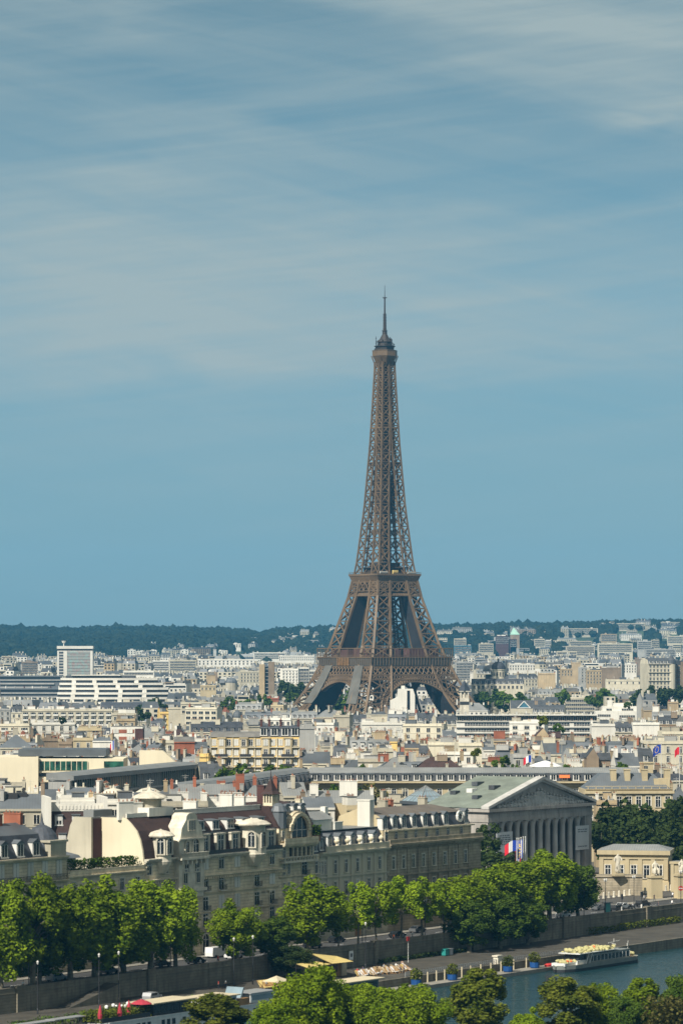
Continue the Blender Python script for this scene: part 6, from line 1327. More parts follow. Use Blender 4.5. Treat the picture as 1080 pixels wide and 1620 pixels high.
# ---- the long dormered wing (two ranges meeting at a corner)
D = 1064.0; X0 = atx(489, D); X1 = atx(1010, D); Lm = X1-X0; zc = atz(1236, D)
t = thing('long_dormered_wing', 'very long low ministry wing with zinc mansard and a row of white dormers', 'palace wing', (X0, D, 0), 0.0)
mb = MB(); mb.box(0, Lm, 0, 13, -1, zc-0.6); mb.box(-0.2, Lm, -1.9, 0, zc-0.5, zc); mb.box(-0.2, Lm, -0.6, 0, zc-1.5, zc-0.9); mb.box(0, Lm, -0.2, 0, zc-6, zc-5.6); part(mb, 'wall', ['butter'], t)
mb = MB(); mb.extr([(-0.2, zc), (0.3, zc+2.6), (0.6, zc+2.7), (6.2, zc+4.1), (12, zc+2.7), (12.8, zc)], 0, Lm, 'x', 0); part(mb, 'roof', ['zinclight'], t)
mb = MB(); mb.extr([(-0.28, zc), (0.22, zc+2.6), (0.4, zc+2.6), (0.0, zc)], 0, Lm, 'x', 0); part(mb, 'mansard_face', ['greyroof'], t)
nd = 29
for k in range(nd): link('dormer', dormer_mesh(1.5, 2.0, 1.5, 'flat'), t, (Lm*(k+0.45)/nd, -0.6, zc+0.2))
for k in range(nd):
    for z in (zc-4.7, zc-9): link('window', win_mesh(1.5, 2.4, 'std'), t, (Lm*(k+0.45)/nd, 0, z))
for px, c_ in ((812, 'orange'), (892, 'orange'), (950, 'redpaint')):
    mb = MB(); x = atx(px, D)-X0; z_ = zc+1.1 if px > 880 else zc-4.0; mb.extr([(-0.75, z_+0.9), (-1.6, z_), (-0.7, z_)], x-1.6, x+1.6, 'x'); part(mb, 'awning', [c_], t)
for px in (795, 830, 848): mb = MB(); x = atx(px, D)-X0; mb.box(x-1.1, x+1.1, -0.14, -0.05, zc-5.0, zc-2.2); part(mb, 'shutter', ['orange'], t)
for k in range(6): link('chimney', chimney_mesh(2.4, 2.0, 'beige', True, k), t, (Lm*(0.1+0.16*k), 7, zc+3.0))
A = Vector((atx(306, 940), 940, 0)); B = Vector((X0, D, 0)); dv = B-A; Lw = dv.length-0.2; yw = math.atan2(dv.y, dv.x)
t = thing('long_dormered_wing', 'return range of the ministry wing with dark dormers, running back at an angle', 'palace wing', A, yw)
mb = MB(); mb.box(0, Lw, 0, 12, -1, zc-0.6); mb.box(0, Lw, -0.7, 0, zc-0.9, zc); part(mb, 'wall', ['brown'], t)
mb = MB(); mb.extr([(-0.2, zc), (0.9, zc+2.9), (2.6, zc+3.9), (6, zc+4.1), (11.8, zc)], 0, Lw+4, 'x', 0); part(mb, 'roof', ['zinclight'], t)
mb = MB(); mb.extr([(-0.3, zc), (0.8, zc+2.9), (0.95, zc+2.9), (0.0, zc)], 0, Lw, 'x', 0); part(mb, 'mansard_face', ['slate'], t)
for k in range(24): link('dormer', dormer_mesh(1.3, 2.2, 1.6, 'dark'), t, (Lw*(k+0.5)/24, -0.3, zc+0.3))
# ---- glass pyramid roof
D = 905.0; t = thing('glass_pyramid_hall', 'low hall under a blue-grey glass pyramid roof', 'building', (atx(673, D), D, 0), math.radians(30)); zb = atz(1267, D); za = atz(1243, D); R0 = 4.6
mb = MB(); mb.box(-R0, R0, -R0, R0, -1, zb-0.8); mb.box(-R0-0.4, R0+0.4, -R0-0.4, R0+0.4, zb-0.8, zb); part(mb, 'wall', ['zinc'], t)
M['skyglass'] = mat('skylight_glass', (0.20, 0.27, 0.31), 0.3, 0.1, 0.0, 0.5, spec=0.6)
mb = MB(); C4 = [(-R0, -R0), (R0, -R0), (R0, R0), (-R0, R0)]
for k in range(4): j = (k+1) % 4; mb.face([(*C4[k], zb+0.02), (*C4[j], zb+0.02), (0, 0, za)], 0)
part(mb, 'glass_roof', ['skyglass'], t); mb = MB()
for k in range(4):
    j = (k+1) % 4; a, b = Vector((*C4[k], zb+0.05)), Vector((*C4[j], zb+0.05)); ap = Vector((0, 0, za+0.05))
    mb.bar(a, ap, 0.22)
    for f in (0.2, 0.4, 0.6, 0.8): mb.bar(a.lerp(b, f), ap, 0.12)
    for f in (0.33, 0.66): mb.bar(a.lerp(ap, f), b.lerp(ap, f), 0.12)
part(mb, 'glazing_bar', ['zinclight'], t)
slab('back_house', 'low stone range with flat zinc roof left of the glass pyramid', 596, 652, 1262, 930, 8, 'beige', 'zinc', -18, 'flat', 3, 1)
# ---- the columned palace
PA = math.radians(53.0); PX, PY = atx(771, 872), 872.0; W = 48.5
t = thing('columned_palace', 'columned palace with carved triangular pediment and pale green copper roof', 'palace', (PX, PY, 0), PA)
def PS(px): q = (px-CXP)/F; return (q*PY-PX)/(math.cos(PA)-q*math.sin(PA))
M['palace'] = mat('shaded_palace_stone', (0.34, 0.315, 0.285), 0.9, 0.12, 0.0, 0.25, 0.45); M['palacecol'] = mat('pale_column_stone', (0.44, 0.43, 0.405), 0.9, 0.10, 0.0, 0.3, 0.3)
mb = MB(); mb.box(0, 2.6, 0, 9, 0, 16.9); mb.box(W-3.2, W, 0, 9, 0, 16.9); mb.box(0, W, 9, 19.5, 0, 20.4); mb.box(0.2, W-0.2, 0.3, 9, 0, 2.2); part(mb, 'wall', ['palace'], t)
mb = MB(); mb.box(2.6, W-3.2, 8.4, 9, 2.2, 16.9); part(mb, 'porch_wall', ['brown'], t)  # brown tone paints in the shade behind the columns
mb = MB(); mb.box(-0.2, W+0.2, -0.3, 9, 16.9, 18.0); mb.box(-0.1, W+0.1, -0.15, 9, 18.0, 19.5); mb.box(-0.8, W+0.8, -1.0, 9, 19.5, 20.3)
n = 58
for k in range(n): x = 0.2+k*(W-0.4)/n; mb.box(x, x+0.4, -0.6, 0, 19.1, 19.5)
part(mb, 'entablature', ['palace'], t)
for k in range(12):
    x = 4.4+k*(W-9.4)/11; mb = MB(); mb.lathe(x, 1.3, [(0.95, 2.2), (0.95, 2.5), (0.80, 2.7), (0.80, 6.5), (0.66, 14.9)], 14); mb.lathe(x, 1.3, [(0.70, 14.9), (0.78, 15.5), (1.05, 16.4), (1.1, 16.5)], 10); mb.box(x-1.1, x+1.1, 0.2, 2.4, 16.5, 16.9); part(mb, 'column', ['palacecol'], t)
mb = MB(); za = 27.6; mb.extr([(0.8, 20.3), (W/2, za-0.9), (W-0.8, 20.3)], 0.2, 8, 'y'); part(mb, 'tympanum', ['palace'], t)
mb = MB()
for s in (0, 1):
    xa = -0.9 if s == 0 else W+0.9; p = [(xa, 20.3), (W/2, za-0.35), (W/2, za+0.35), (xa, 21.0)]; mb.extr(p, -1.0, 1.4, 'y'); p2 = [(xa, 20.28), (W/2, za-1.0), (W/2, za-0.35), (xa, 20.3)]; mb.extr(p2, -0.5, 1, 'y')
part(mb, 'raking_cornice', ['palacecol'], t)
mb = MB(); rr = random.Random(12)                         # the carved relief: a crowd of draped figures taller towards the middle
for k in range(27):
    x = 5+k*(W-10)/26; top = (1-abs(x-W/2)/(W/2))*6.0*0.86; hh = max(0.7, top*rr.uniform(0.72, 0.98)) if abs(x-W/2) < 14 else max(0.6, top*rr.uniform(0.6, 0.85))
    w_ = 0.5+0.10*hh; y0 = -0.05
    mb.lathe(x, y0, [(w_*1.1, 20.35), (w_*1.15, 20.35+hh*0.25), (w_*0.8, 20.35+hh*0.55), (w_*0.95, 20.35+hh*0.74), (w_*0.35, 20.35+hh*0.82)], 7, 0, 1, 0.6); mb.blob((x, y0-0.1, 20.35+hh*0.9), w_*0.42, None, 6, 4)
    mb.bar((x, y0-0.3, 20.35+hh*0.70), (x+rr.uniform(-1.4, 1.4), y0-0.5, 20.35+hh*rr.uniform(0.35, 0.85)), 0.28)
    mb.blob((x+rr.uniform(-.6, .6), y0, 20.6+hh*0.1), 0.7, 0.5, 6, 4)
part(mb, 'pediment_relief', ['palacecol'], t)
mb = MB(); ridge = za+0.1; Lr = 20
a, b = (W/2, 1.0, ridge), (W/2, Lr, ridge)
mb.face([(-0.8, 1.0, 20.5), (-0.8, Lr, 20.5), b, a][::-1]); mb.face([(W+0.8, 1.0, 20.5), (W+0.8, Lr, 20.5), b, a]); mb.face([(-0.8, Lr, 20.5), (W+0.8, Lr, 20.5), b]); part(mb, 'roof', ['copper'], t)
for f, g_, w_ in ((0.30, 8, 1.0), (0.50, 13, 1.3), (0.62, 8, 1.5), (0.72, 15, 1.6), (0.42, 17, 1.0)):
    x = -0.8+f*(W/2+0.8); z = 20.5+f*(ridge-20.5); mb = MB(); mb.box(x-w_, x+w_, g_-0.9, g_+0.9, z-0.3, z+0.75); part(mb, 'skylight', ['greyroof' if f != 0.5 else 'frame'], t)
mb = MB(); mb.box(-0.5, 0, 9, 19.5, 8, 20.2)
M['sheet'] = mat('pale_scaffold_sheet', (0.50, 0.48, 0.42), 0.9, 0.08, 0.0, 0.4, 0.3); 
for k in range(4): mb.box(-0.62, -0.5, 9+k*3, 9.15+k*3, 8, 20.3)
for k in range(5): mb.box(-0.62, -0.5, 9, 19.5, 10+k*2.4, 10.12+k*2.4)
part(mb, 'scaffold_sheet', ['sheet'], t)
for pa, pb, ya, yb in ((783.5, 808.5, 1316, 1349), (908.5, 929, 1306, 1344)):
    x0, x1 = PS(pa), PS(pb); Ym = PY+math.sin(PA)*(x0+x1)/2; z1, z0 = atz(ya, Ym), atz(yb, Ym); mb = MB(); mb.box(x0, x1, -0.35, -0.2, z0, z1, 0); rr = random.Random(int(pa))
    rows = (0.80, 0.70, 0.60, 0.50, 0.38) if pa < 850 else (0.82, 0.73, 0.12)
    for f in rows:
        z = z0+(z1-z0)*f; x = x0+(x1-x0)*rr.uniform(0.1, 0.18)
        while x < x0+(x1-x0)*0.82: w_ = rr.uniform(0.5, 1.3); mb.box(x, min(x+w_, x1-0.6), -0.38, -0.35, z, z+0.26, 1); x += w_+0.3
    tag(link('banner', mb.mesh('banner', ['banner', 'print']), None, (PX, PY, 0), PA), 'white printed banner hung over the %s columns of the palace' % ('leftmost' if pa < 850 else 'rightmost'), 'banner')
mb = MB()
for k in range(7): mb.box(2.6-0.4*k, W-3.2+0.4*k, -1.2-0.55*k, 0.3, -0.1, 2.1-0.3*k)
part(mb, 'steps', ['palacecol'], t)
# ---- residence behind, right
D = 985.0; X0 = atx(925, D); X1 = atx(1064, D); zc = atz(1249, D)
t = thing('palace_residence', 'cream palace residence with balustrade, grey zinc roof and four tall chimneys', 'palace', (X0, D, 0), math.radians(3)); Lr = X1-X0
mb = MB(); mb.box(0, Lr, 0, 16, -1, zc); mb.box(-0.4, Lr+0.4, -0.7, 0, zc-1.2, zc-0.5); balustrade(mb, 0, Lr, -0.2, zc, 1.0, 0, 2.2); mb.box(0, Lr, -0.25, 0, zc-6.3, zc-5.9); part(mb, 'wall', ['butter'], t)
mb = MB(); P = [(0.3, 0.8, zc), (Lr-0.3, 0.8, zc), (Lr-.3, 15.5, zc), (.3, 15.5, zc)]; T = [(5, 5, zc+4.4), (Lr-5, 5, zc+4.4), (Lr-5, 11, zc+4.4), (5, 11, zc+4.4)]
for k in range(4): j = (k+1) % 4; mb.face([P[k], P[j], T[j], T[k]])
mb.face(T); part(mb, 'roof', ['zinc'], t)
for f in (0.34, 0.50, 0.70, 0.96): mb = MB(); mb.box(Lr*f-0.8, Lr*f+0.8, 3, 5.5, zc, zc+5.4); mb.box(Lr*f-0.95, Lr*f+0.95, 2.85, 5.65, zc+5.4, zc+5.7); part(mb, 'chimney', ['butter'], t)
for z in (zc-5.0, zc-10.2): windows(t, [Lr*(k+0.5)/9 for k in range(9)], z, 1.5, 3.0, 'std')
mb = MB(); mb.box(Lr*0.8, Lr*0.98, 2, 7, zc, zc+3.0); part(mb, 'roof_pavilion', ['butter'], t)
slab('back_house', 'low butter-coloured annex right of the residence', 1062, 1090, 1246, 1010, 14, 'butter', 'zinc', 0, 'hip', 4.0, 2)
slab('back_house', 'low brick-toned annex in front of the residence at left', 942, 975, 1266, 960, 8, 'tan', 'zinc', 0, 'flat', 3, 1)
# ---- low guard pavilion with statues in front of it
D = 868.0; X0 = atx(947, D); X1 = atx(1058, D-3); zt = atz(1351, D); Lp = X1-X0
t = thing('guard_pavilion', 'low cream stone pavilion with flat hipped zinc roof and dark windows beside the palace', 'pavilion', (X0, D, 0), math.radians(-10))
mb = MB(); mb.box(0, Lp, 0, 12, -0.5, zt); mb.box(-0.5, Lp+0.5, -0.7, 12.5, zt-0.1, zt+1.0); mb.box(0, Lp, -0.3, 0, zt-1.2, zt-0.8)
for k in range(6): x = 0.6+k*(Lp-1.2)/5; mb.box(x-0.5, x+0.5, -0.25, 0, 2.8, zt-0.9)
mb.box(-0.2, Lp+0.2, -0.4, 0, -0.5, 2.2); part(mb, 'wall', ['butter'], t)
mb = MB(); P = [(-.4, -.6, zt+1), (Lp+.4, -.6, zt+1), (Lp+.4, 12.4, zt+1), (-.4, 12.4, zt+1)]; T = [(3, 5, zt+2.2), (Lp-3, 5, zt+2.2), (Lp-3, 7, zt+2.2), (3, 7, zt+2.2)]
for k in range(4): j = (k+1) % 4; mb.face([P[k], P[j], T[j], T[k]])
mb.face(T); part(mb, 'roof', ['zinclight'], t)
for k in range(5): link('window', win_mesh(1.5, 3.2, 'std'), t, (0.6+(k+0.5)*(Lp-1.2)/5, 0, 3.2))
t = thing('gate_wing', 'cream stone gate wing at the right edge beside the guard pavilion', 'pavilion', (atx(1060, 862), 862, 0), math.radians(-10)); mb = MB(); mb.box(0, 12, 0, 6, -0.5, 7.0); mb.box(-0.3, 12, -0.4, 0, 7.0, 7.6); mb.box(0, 0.8, -0.3, 0, 0, 7); part(mb, 'wall', ['butter'], t); mb = MB(); mb.box(0, 12, 0.3, 6, 7.0, 7.5); part(mb, 'roof', ['zinclight'], t)
D = 848.0; mb = MB(); x0 = atx(943, D); x1 = atx(1015, D); mb.box(x0, x1, D, D+5, -0.5, 4.6); mb.box(x0-0.3, x1+0.3, D-0.3, D+5.2, 4.6, 5.0); tag(part(mb, 'terrace_wall', ['quaydark'], None), 'shaded stone terrace wall below the standing robed statue', 'wall')  # dark tone puts the palace's cast shade into the wall colour
def statue(lab, px, D, zbase, zp, seated, w_):
    t = thing('statue', lab, 'statue', (atx(px, D), D, 0), math.radians(20)); mb = MB(); mb.box(-w_, w_, -w_*0.8, w_*0.8, zbase, zp-0.5); mb.box(-w_-0.25, w_+0.25, -w_*0.8-0.25, w_*0.8+0.25, zp-0.5, zp); mb.box(-w_-0.2, w_+0.2, -w_*.8-.2, w_*.8+.2, zbase, zbase+0.5); part(mb, 'pedestal', ['butter'], t)
    bm_ = bpy.data.meshes.new('figure'); 
    if seated: V = [((0,0,1.5),.75), ((0,-.1,2.3),.6), ((0,-.1,2.9),.5), ((0,-.15,3.25),.22), ((0,-.2,3.65),.33), ((-.55,-1.1,1.6),.42), ((-.55,-1.2,.3),.4), ((.55,-1.1,1.6),.42), ((.55,-1.2,.3),.4), ((-.75,-.3,2.7),.22), ((-.95,-.8,2.0),.2), ((.75,-.3,2.7),.22), ((1.1,-.6,2.1),.2), ((0,.2,.3),.85)]; E = [(0,1),(1,2),(2,3),(3,4),(0,5),(5,6),(0,7),(7,8),(2,9),(9,10),(2,11),(11,12),(0,13)]
    else: V = [((0,0,2.3),.62), ((0,0,3.1),.55), ((0,0,3.9),.58), ((0,-.05,4.35),.22), ((0,-.1,4.8),.34), ((-.2,0,1.1),.65), ((-.2,0,.05),.75), ((.3,-.1,1.1),.55), ((.35,-.1,.05),.65), ((-.75,0,3.9),.24), ((-.9,-.1,2.9),.2), ((.75,0,3.9),.24), ((.95,-.5,3.0),.2)]; E = [(0,1),(1,2),(2,3),(3,4),(0,5),(5,6),(0,7),(7,8),(2,9),(9,10),(2,11),(11,12)]
    bm_.from_pydata([v for v, _ in V], E, []); bm_.materials.append(M['palestone']); o = link('figure', bm_, t, (0, 0, zp)); m_ = o.modifiers.new('s', 'SKIN')
    for k, (_, r_) in enumerate(V): bm_.skin_vertices[0].data[k].radius = (r_, r_*0.9)
    bm_.skin_vertices[0].data[0].use_root = True; s_ = o.modifiers.new('b', 'SUBSURF'); s_.levels = s_.render_levels = 1
statue('standing robed stone statue on the shaded terrace wall', 976.5, 847.0, 4.9, 5.6, False, 1.0)
statue('seated stone statue on a broad pedestal before the guard pavilion', 1035, 838.0, -0.3, 5.6, True, 1.5)
statue('seated stone statue at the right edge before the gate wing', 1077, 838.0, -0.3, 6.0, True, 1.5)
# ------------------------------------------------------------------ trees
def crown(seed, rx, rz, zc, nclump, nleaf, leaf, shape='round'):
    r = random.Random(seed); mb = MB(); cl = []
    for k in range(nclump):
        for _ in range(30):
            d = Vector((r.gauss(0, 1), r.gauss(0, 1), r.gauss(0, 1)))
            if d.length > 0.1: break
        d.normalize(); q = r.uniform(0.35, 1.0)**0.6*r.choice((1, 1, 1, 1.07, 0.92))
        if shape == 'poplar': p = Vector((d.x*rx*q*(1-0.35*max(0, d.z)), d.y*rx*q*(1-0.35*max(0, d.z)), d.z*rz*q))
        else: p = Vector((d.x*rx*q, d.y*rx*q, d.z*rz*q*(1.0 if d.z > 0 else 0.92)))
        cl.append((p, r.uniform(0.20, 0.36)*min(rx, rz)*(1.15-0.25*q)))
    per = max(1, nleaf//nclump)
    for p, cr in cl:
        for _ in range(per):
            d = Vector((r.gauss(0, 1), r.gauss(0, 1), r.gauss(0, 1))).normalized(); c = p+d*cr*(r.random()**0.35)+Vector((0, 0, zc)); c.z += 0.25*cr*(d.z)
            n = (d*0.8+Vector((r.uniform(-1, 1), r.uniform(-1, 1), r.uniform(-0.6, 1.2)))).normalized()
            a = n.cross(Vector((r.uniform(-1, 1), r.uniform(-1, 1), 1))); a = a.normalized() if a.length > 1e-3 else Vector((1, 0, 0)); b = n.cross(a); s = leaf*r.uniform(0.6, 1.35)
            mb.face([c-a*s, c-b*s*0.62, c+a*s, c+b*s*0.62])
    return mb.mesh('crown', ['leaf']), cl
def trunk(seed, h, r0, cl, zc):
    r = random.Random(seed); mb = MB(); top = Vector((r.uniform(-.5, .5), r.uniform(-.5, .5), zc*0.82)); mid = Vector((r.uniform(-.3, .3), r.uniform(-.3, .3), zc*0.4))
    mb.tube([(0, 0, -0.6), (0, 0, 0.3), mid, top, top+Vector((0, 0, h*0.2))], [r0*1.4, r0, r0*0.8, r0*0.55, r0*0.2], 8)
    for p, _ in r.sample(cl, min(11, len(cl))):
        s = mid.lerp(top, r.uniform(0.35, 1.0)); e = p*0.85+Vector((0, 0, zc)); m = s.lerp(e, 0.5)+Vector((0, 0, 0.5)); mb.tube([s, m, e], [r0*0.38, r0*0.24, r0*0.08], 5)
    return mb.mesh('trunk', ['bark'])
TREE = {}
def treekind(key, rx, rz, zc, nclump, nleaf, leaf, r0, n=3, shape='round'):
    TREE[key] = []
    for k in range(n):
        me, cl = crown(hash(key) % 1000 if False else (sum(map(ord, key))*7+k), rx, rz, zc, nclump, nleaf, leaf, shape); TREE[key].append((me, trunk(k+3, zc+rz, r0, cl, zc), zc+rz))
treekind('plane', 4.6, 6.6, 8.6, 70, 12500, 0.27, 0.42, 4)
treekind('young', 3.5, 3.9, 7.4, 36, 5600, 0.23, 0.20, 3)
treekind('front', 5.2, 6.0, 9.0, 66, 15000, 0.26, 0.40, 3)
treekind('poplar', 3.6, 6.2, 7.6, 50, 11000, 0.24, 0.30, 3, 'poplar')
treekind('park', 5.2, 5.4, 8.6, 30, 1700, 0.62, 0.40, 3)
treekind('far', 6.0, 4.6, 8.0, 16, 420, 1.25, 0.45, 3)
LEAFCOPY = {}
def tree(key, leafm, label, x, y, z, height, width, group=None, name='tree', lean=0.0):
    i = RND.randrange(len(TREE[key])); me, tr, h0 = TREE[key][i]; kk = (me.name, leafm)
    if kk not in LEAFCOPY:
        m2 = me.copy(); m2.name = 'crown'; m2.materials.clear(); m2.materials.append(M[leafm]); LEAFCOPY[kk] = m2
    t = thing(name, label, 'tree', (x, y, z), RND.uniform(0, 6.28), group); t.scale = (width*1.14, width*1.14, height/h0); t.rotation_euler[0] = lean
    c = link('crown', LEAFCOPY[kk], t); k = link('trunk', tr, t); q = height/h0/(width*1.14)
    if q > 1.3:                                         # a tall bare trunk rather than a stretched crown
        t.scale = (width*1.14, width*1.14, width*1.14*1.05); c.location = (0, 0, h0*(q/1.05-1)); k.scale = (1, 1, q/1.05*0.97)
    return t
def ptree(key, leafm, label, px, ytop, D, wpx, z0=0.0, group=None, name='tree', rx=None):
    """a tree whose top reaches row ytop at depth D and whose crown is wpx wide there"""
    R0 = {'plane': 4.6*1.15, 'young': 2.9*1.15, 'front': 5.2*1.15, 'poplar': 3.6*1.1, 'park': 5.2*1.15, 'far': 6.0*1.2}[key]
    return tree(key, leafm, label, atx(px, D), D, z0, (atz(ytop, D)-z0)*0.97, wpx*D/F/2/R0, group, name)
def vD(px, v): u = U(px, v); return Q(u, v)[1]
G1 = 'plane trees along the quay'
for px, yt, w_, v, lf, lab in ((2, 1402, 80, 3.0, 'leaf', 'big plane tree cut by the left edge of the photo'), (52, 1385, 92, 2.4, 'leaf', 'big round-headed plane tree before the domed corner house'), (62, 1425, 80, 5.5, 'leafmid', 'shaded plane tree standing behind the big left pair'), (112, 1398, 84, 2.6, 'leaf', 'plane tree below the hedged terrace at left'), (150, 1388, 96, 2.2, 'leaf', 'tall plane tree below the hedged roof terrace'),
        (196, 1402, 84, 3.2, 'leaf', 'plane tree below the cream gable'), (238, 1390, 90, 2.4, 'leaf', 'tall plane tree before the carved house corner'), (278, 1398, 66, 2.8, 'leaf', 'last plane of the dense left group'),
        (375, 1424, 78, 2.0, 'leaf', 'rounded plane tree alone before the carved house'), (430, 1450, 74, 1.8, 'leafmid', 'darker plane tree right of the rounded one'), (490, 1386, 96, 2.6, 'leafbright', 'brightest plane tree before the arched-window house')):
    ptree('plane', lf, lab, px, yt, vD(px, v), w_*(1.32 if px < 300 else 1.08), 0.0, G1, 'plane_tree')
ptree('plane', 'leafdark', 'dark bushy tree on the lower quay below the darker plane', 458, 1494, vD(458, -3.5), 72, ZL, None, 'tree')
for px, yt, w_, lab in ((535, 1424, 44, 'slender young plane left of the street row'), (566, 1400, 50, 'young plane before the urned house door'), (596, 1394, 52, 'young plane where pale and sooty houses meet'), (634, 1391, 60, 'third young plane before the sooty house'), (668, 1390, 60, 'middle young plane before the sooty house'), (702, 1392, 62, 'last young plane of the light row')):
    ptree('young', 'leafbright' if px > 540 else 'leaf', lab, px, yt, vD(px, 2.5), w_, 0.0, G1, 'plane_tree')
for px, yt, w_, v, lf, lab in ((738, 1384, 86, 2.4, 'leaf', 'plane tree left of the tall flag-side group'), (782, 1366, 90, 2.6, 'leaf', 'plane tree just below the palace flags'), (826, 1352, 92, 3.0, 'leaf', 'tall plane tree before the palace columns'), (868, 1344, 96, 2.6, 'leaf', 'tallest plane tree, before the middle of the palace'), (914, 1362, 74, 3.0, 'leafmid', 'rightmost plane of the quay group, before the palace pier')):
    ptree('plane', lf, lab, px, yt, vD(px, v), w_, 0.0, G1, 'plane_tree')
for px, yt, w_, lab in ((742, 1424, 78, 'leaning dark tree growing from the lower quay, leftmost of three'), (790, 1412, 86, 'dark tree on the lower quay below the flags'), (834, 1420, 74, 'dark tree on the lower quay, rightmost of three')):
    ptree('plane', 'leafmid', lab, px, yt, vD(px, -2.5), w_, ZL, None, 'tree')
for px, yt, D, w_, lab in ((772, 1300, 842, 44, 'dark tree between the sooty house and the palace'), (790, 1345, 830, 70, 'dark bushy tree under the palace banner'), (758, 1325, 835, 40, 'small dark tree at the end of the sooty house')):
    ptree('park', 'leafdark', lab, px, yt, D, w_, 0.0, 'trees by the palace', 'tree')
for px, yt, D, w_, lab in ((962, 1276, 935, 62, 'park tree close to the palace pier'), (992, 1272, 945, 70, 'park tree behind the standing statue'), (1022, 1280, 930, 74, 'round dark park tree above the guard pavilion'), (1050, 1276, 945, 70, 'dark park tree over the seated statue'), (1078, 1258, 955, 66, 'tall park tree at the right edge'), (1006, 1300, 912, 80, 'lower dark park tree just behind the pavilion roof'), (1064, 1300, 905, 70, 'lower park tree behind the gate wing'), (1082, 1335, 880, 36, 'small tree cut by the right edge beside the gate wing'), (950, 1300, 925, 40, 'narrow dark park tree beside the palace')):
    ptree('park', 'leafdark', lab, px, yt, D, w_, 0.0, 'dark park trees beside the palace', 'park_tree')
# foreground, on the near bank
for key, px, yt, D, w_, lf, lab in (('poplar', 340, 1562, 515, 104, 'leafolive', 'olive tree at the bottom edge hiding a houseboat'), ('front', 492, 1525, 508, 110, 'leafbright', 'bright leafy tree top at bottom centre-left'), ('front', 545, 1552, 516, 100, 'leafbright', 'broad bright tree top right of the tallest bright one'), ('front', 440, 1580, 500, 90, 'leafbright', 'low bright tree at the bottom left of the bright clump'),
        ('front', 600, 1556, 512, 100, 'leaf', 'green tree top below the deck chairs'), ('front', 655, 1558, 505, 100, 'leaf', 'green tree top left of the pointed olive tree'), ('poplar', 755, 1528, 520, 104, 'leafolive', 'pointed olive tree standing alone before the water'), ('poplar', 893, 1534, 525, 100, 'leafolive', 'pointed olive tree below the passenger boat'),
        ('poplar', 836, 1594, 500, 60, 'leaf', 'small green tree left of the boat-side olive'), ('front', 950, 1556, 530, 76, 'leaf', 'rounded green tree right of the boat-side olive'), ('poplar', 1012, 1544, 535, 72, 'leaf', 'upright green tree near the right corner'), ('poplar', 1075, 1534, 530, 70, 'leafmid', 'dark green tree cut by the bottom right edge'), ('front', 985, 1575, 528, 70, 'leafmid', 'low green tree between the two upright ones')):
    ptree(key, lf, lab, px, yt, D, w_, 0.0, 'foreground trees on the near bank', 'bank_tree')
def hedge(name, lab, fpts, w_, h_, leafm, n, leaf, z0=0.0):
    r = random.Random(len(lab)); mb = MB(); P = [Vector(p) for p in fpts]
    for k in range(n):
        s = r.random()*(len(P)-1); i = int(s); c = P[i].lerp(P[min(i+1, len(P)-1)], s-i); c = c+Vector((r.uniform(-w_, w_), r.uniform(-w_, w_), h_*r.random()**0.7*(1+0.25*noise.noise(c*0.3))))
        a = Vector((r.uniform(-1, 1), r.uniform(-1, 1), r.uniform(-1, 1))).normalized(); b = a.cross(Vector((r.uniform(-1, 1), 0.3, 1))).normalized(); q = leaf*r.uniform(.6, 1.3); mb.face([c-a*q, c-b*q, c+a*q, c+b*q])
    return tag(part(mb, name, [leafm], None), lab, 'hedge')
hedge('hedge', 'green hedge on the low house roof terrace', [Q(e1+1.5, 18.9, 18.4), Q(a0-1.5, 18.9, 18.4)], 0.8, 2.4, 'leafmid', 2600, 0.2)
hedge('hedge', 'long clipped hedge on the near bank at the bottom right', [(atx(880, 530), 530, 0.0), (atx(1090, 556), 556, 0)], 1.5, 3.0, 'leaf', 4500, 0.25)
hedge('shrub', 'dry tan bush at the bottom right corner', [(atx(1040, 522), 522, 0.5), (atx(1090, 526), 526, 0.5)], 2.6, 6.5, 'leafdry', 3600, 0.25)
hedge('hedge', 'rough weeds along the foot of the embankment wall at right', [Q(U(930, -0.8), -0.9, ZL), Q(U(1075, -0.8), -0.9, ZL)], 0.5, 1.6, 'leafolive', 1500, 0.2)
hedge('hedge', 'low bushes along the foot of the embankment wall by the deck chairs', [Q(U(600, -0.8), -0.9, ZL), Q(U(740, -0.8), -0.9, ZL)], 0.5, 0.9, 'leafdark', 1500, 0.2)
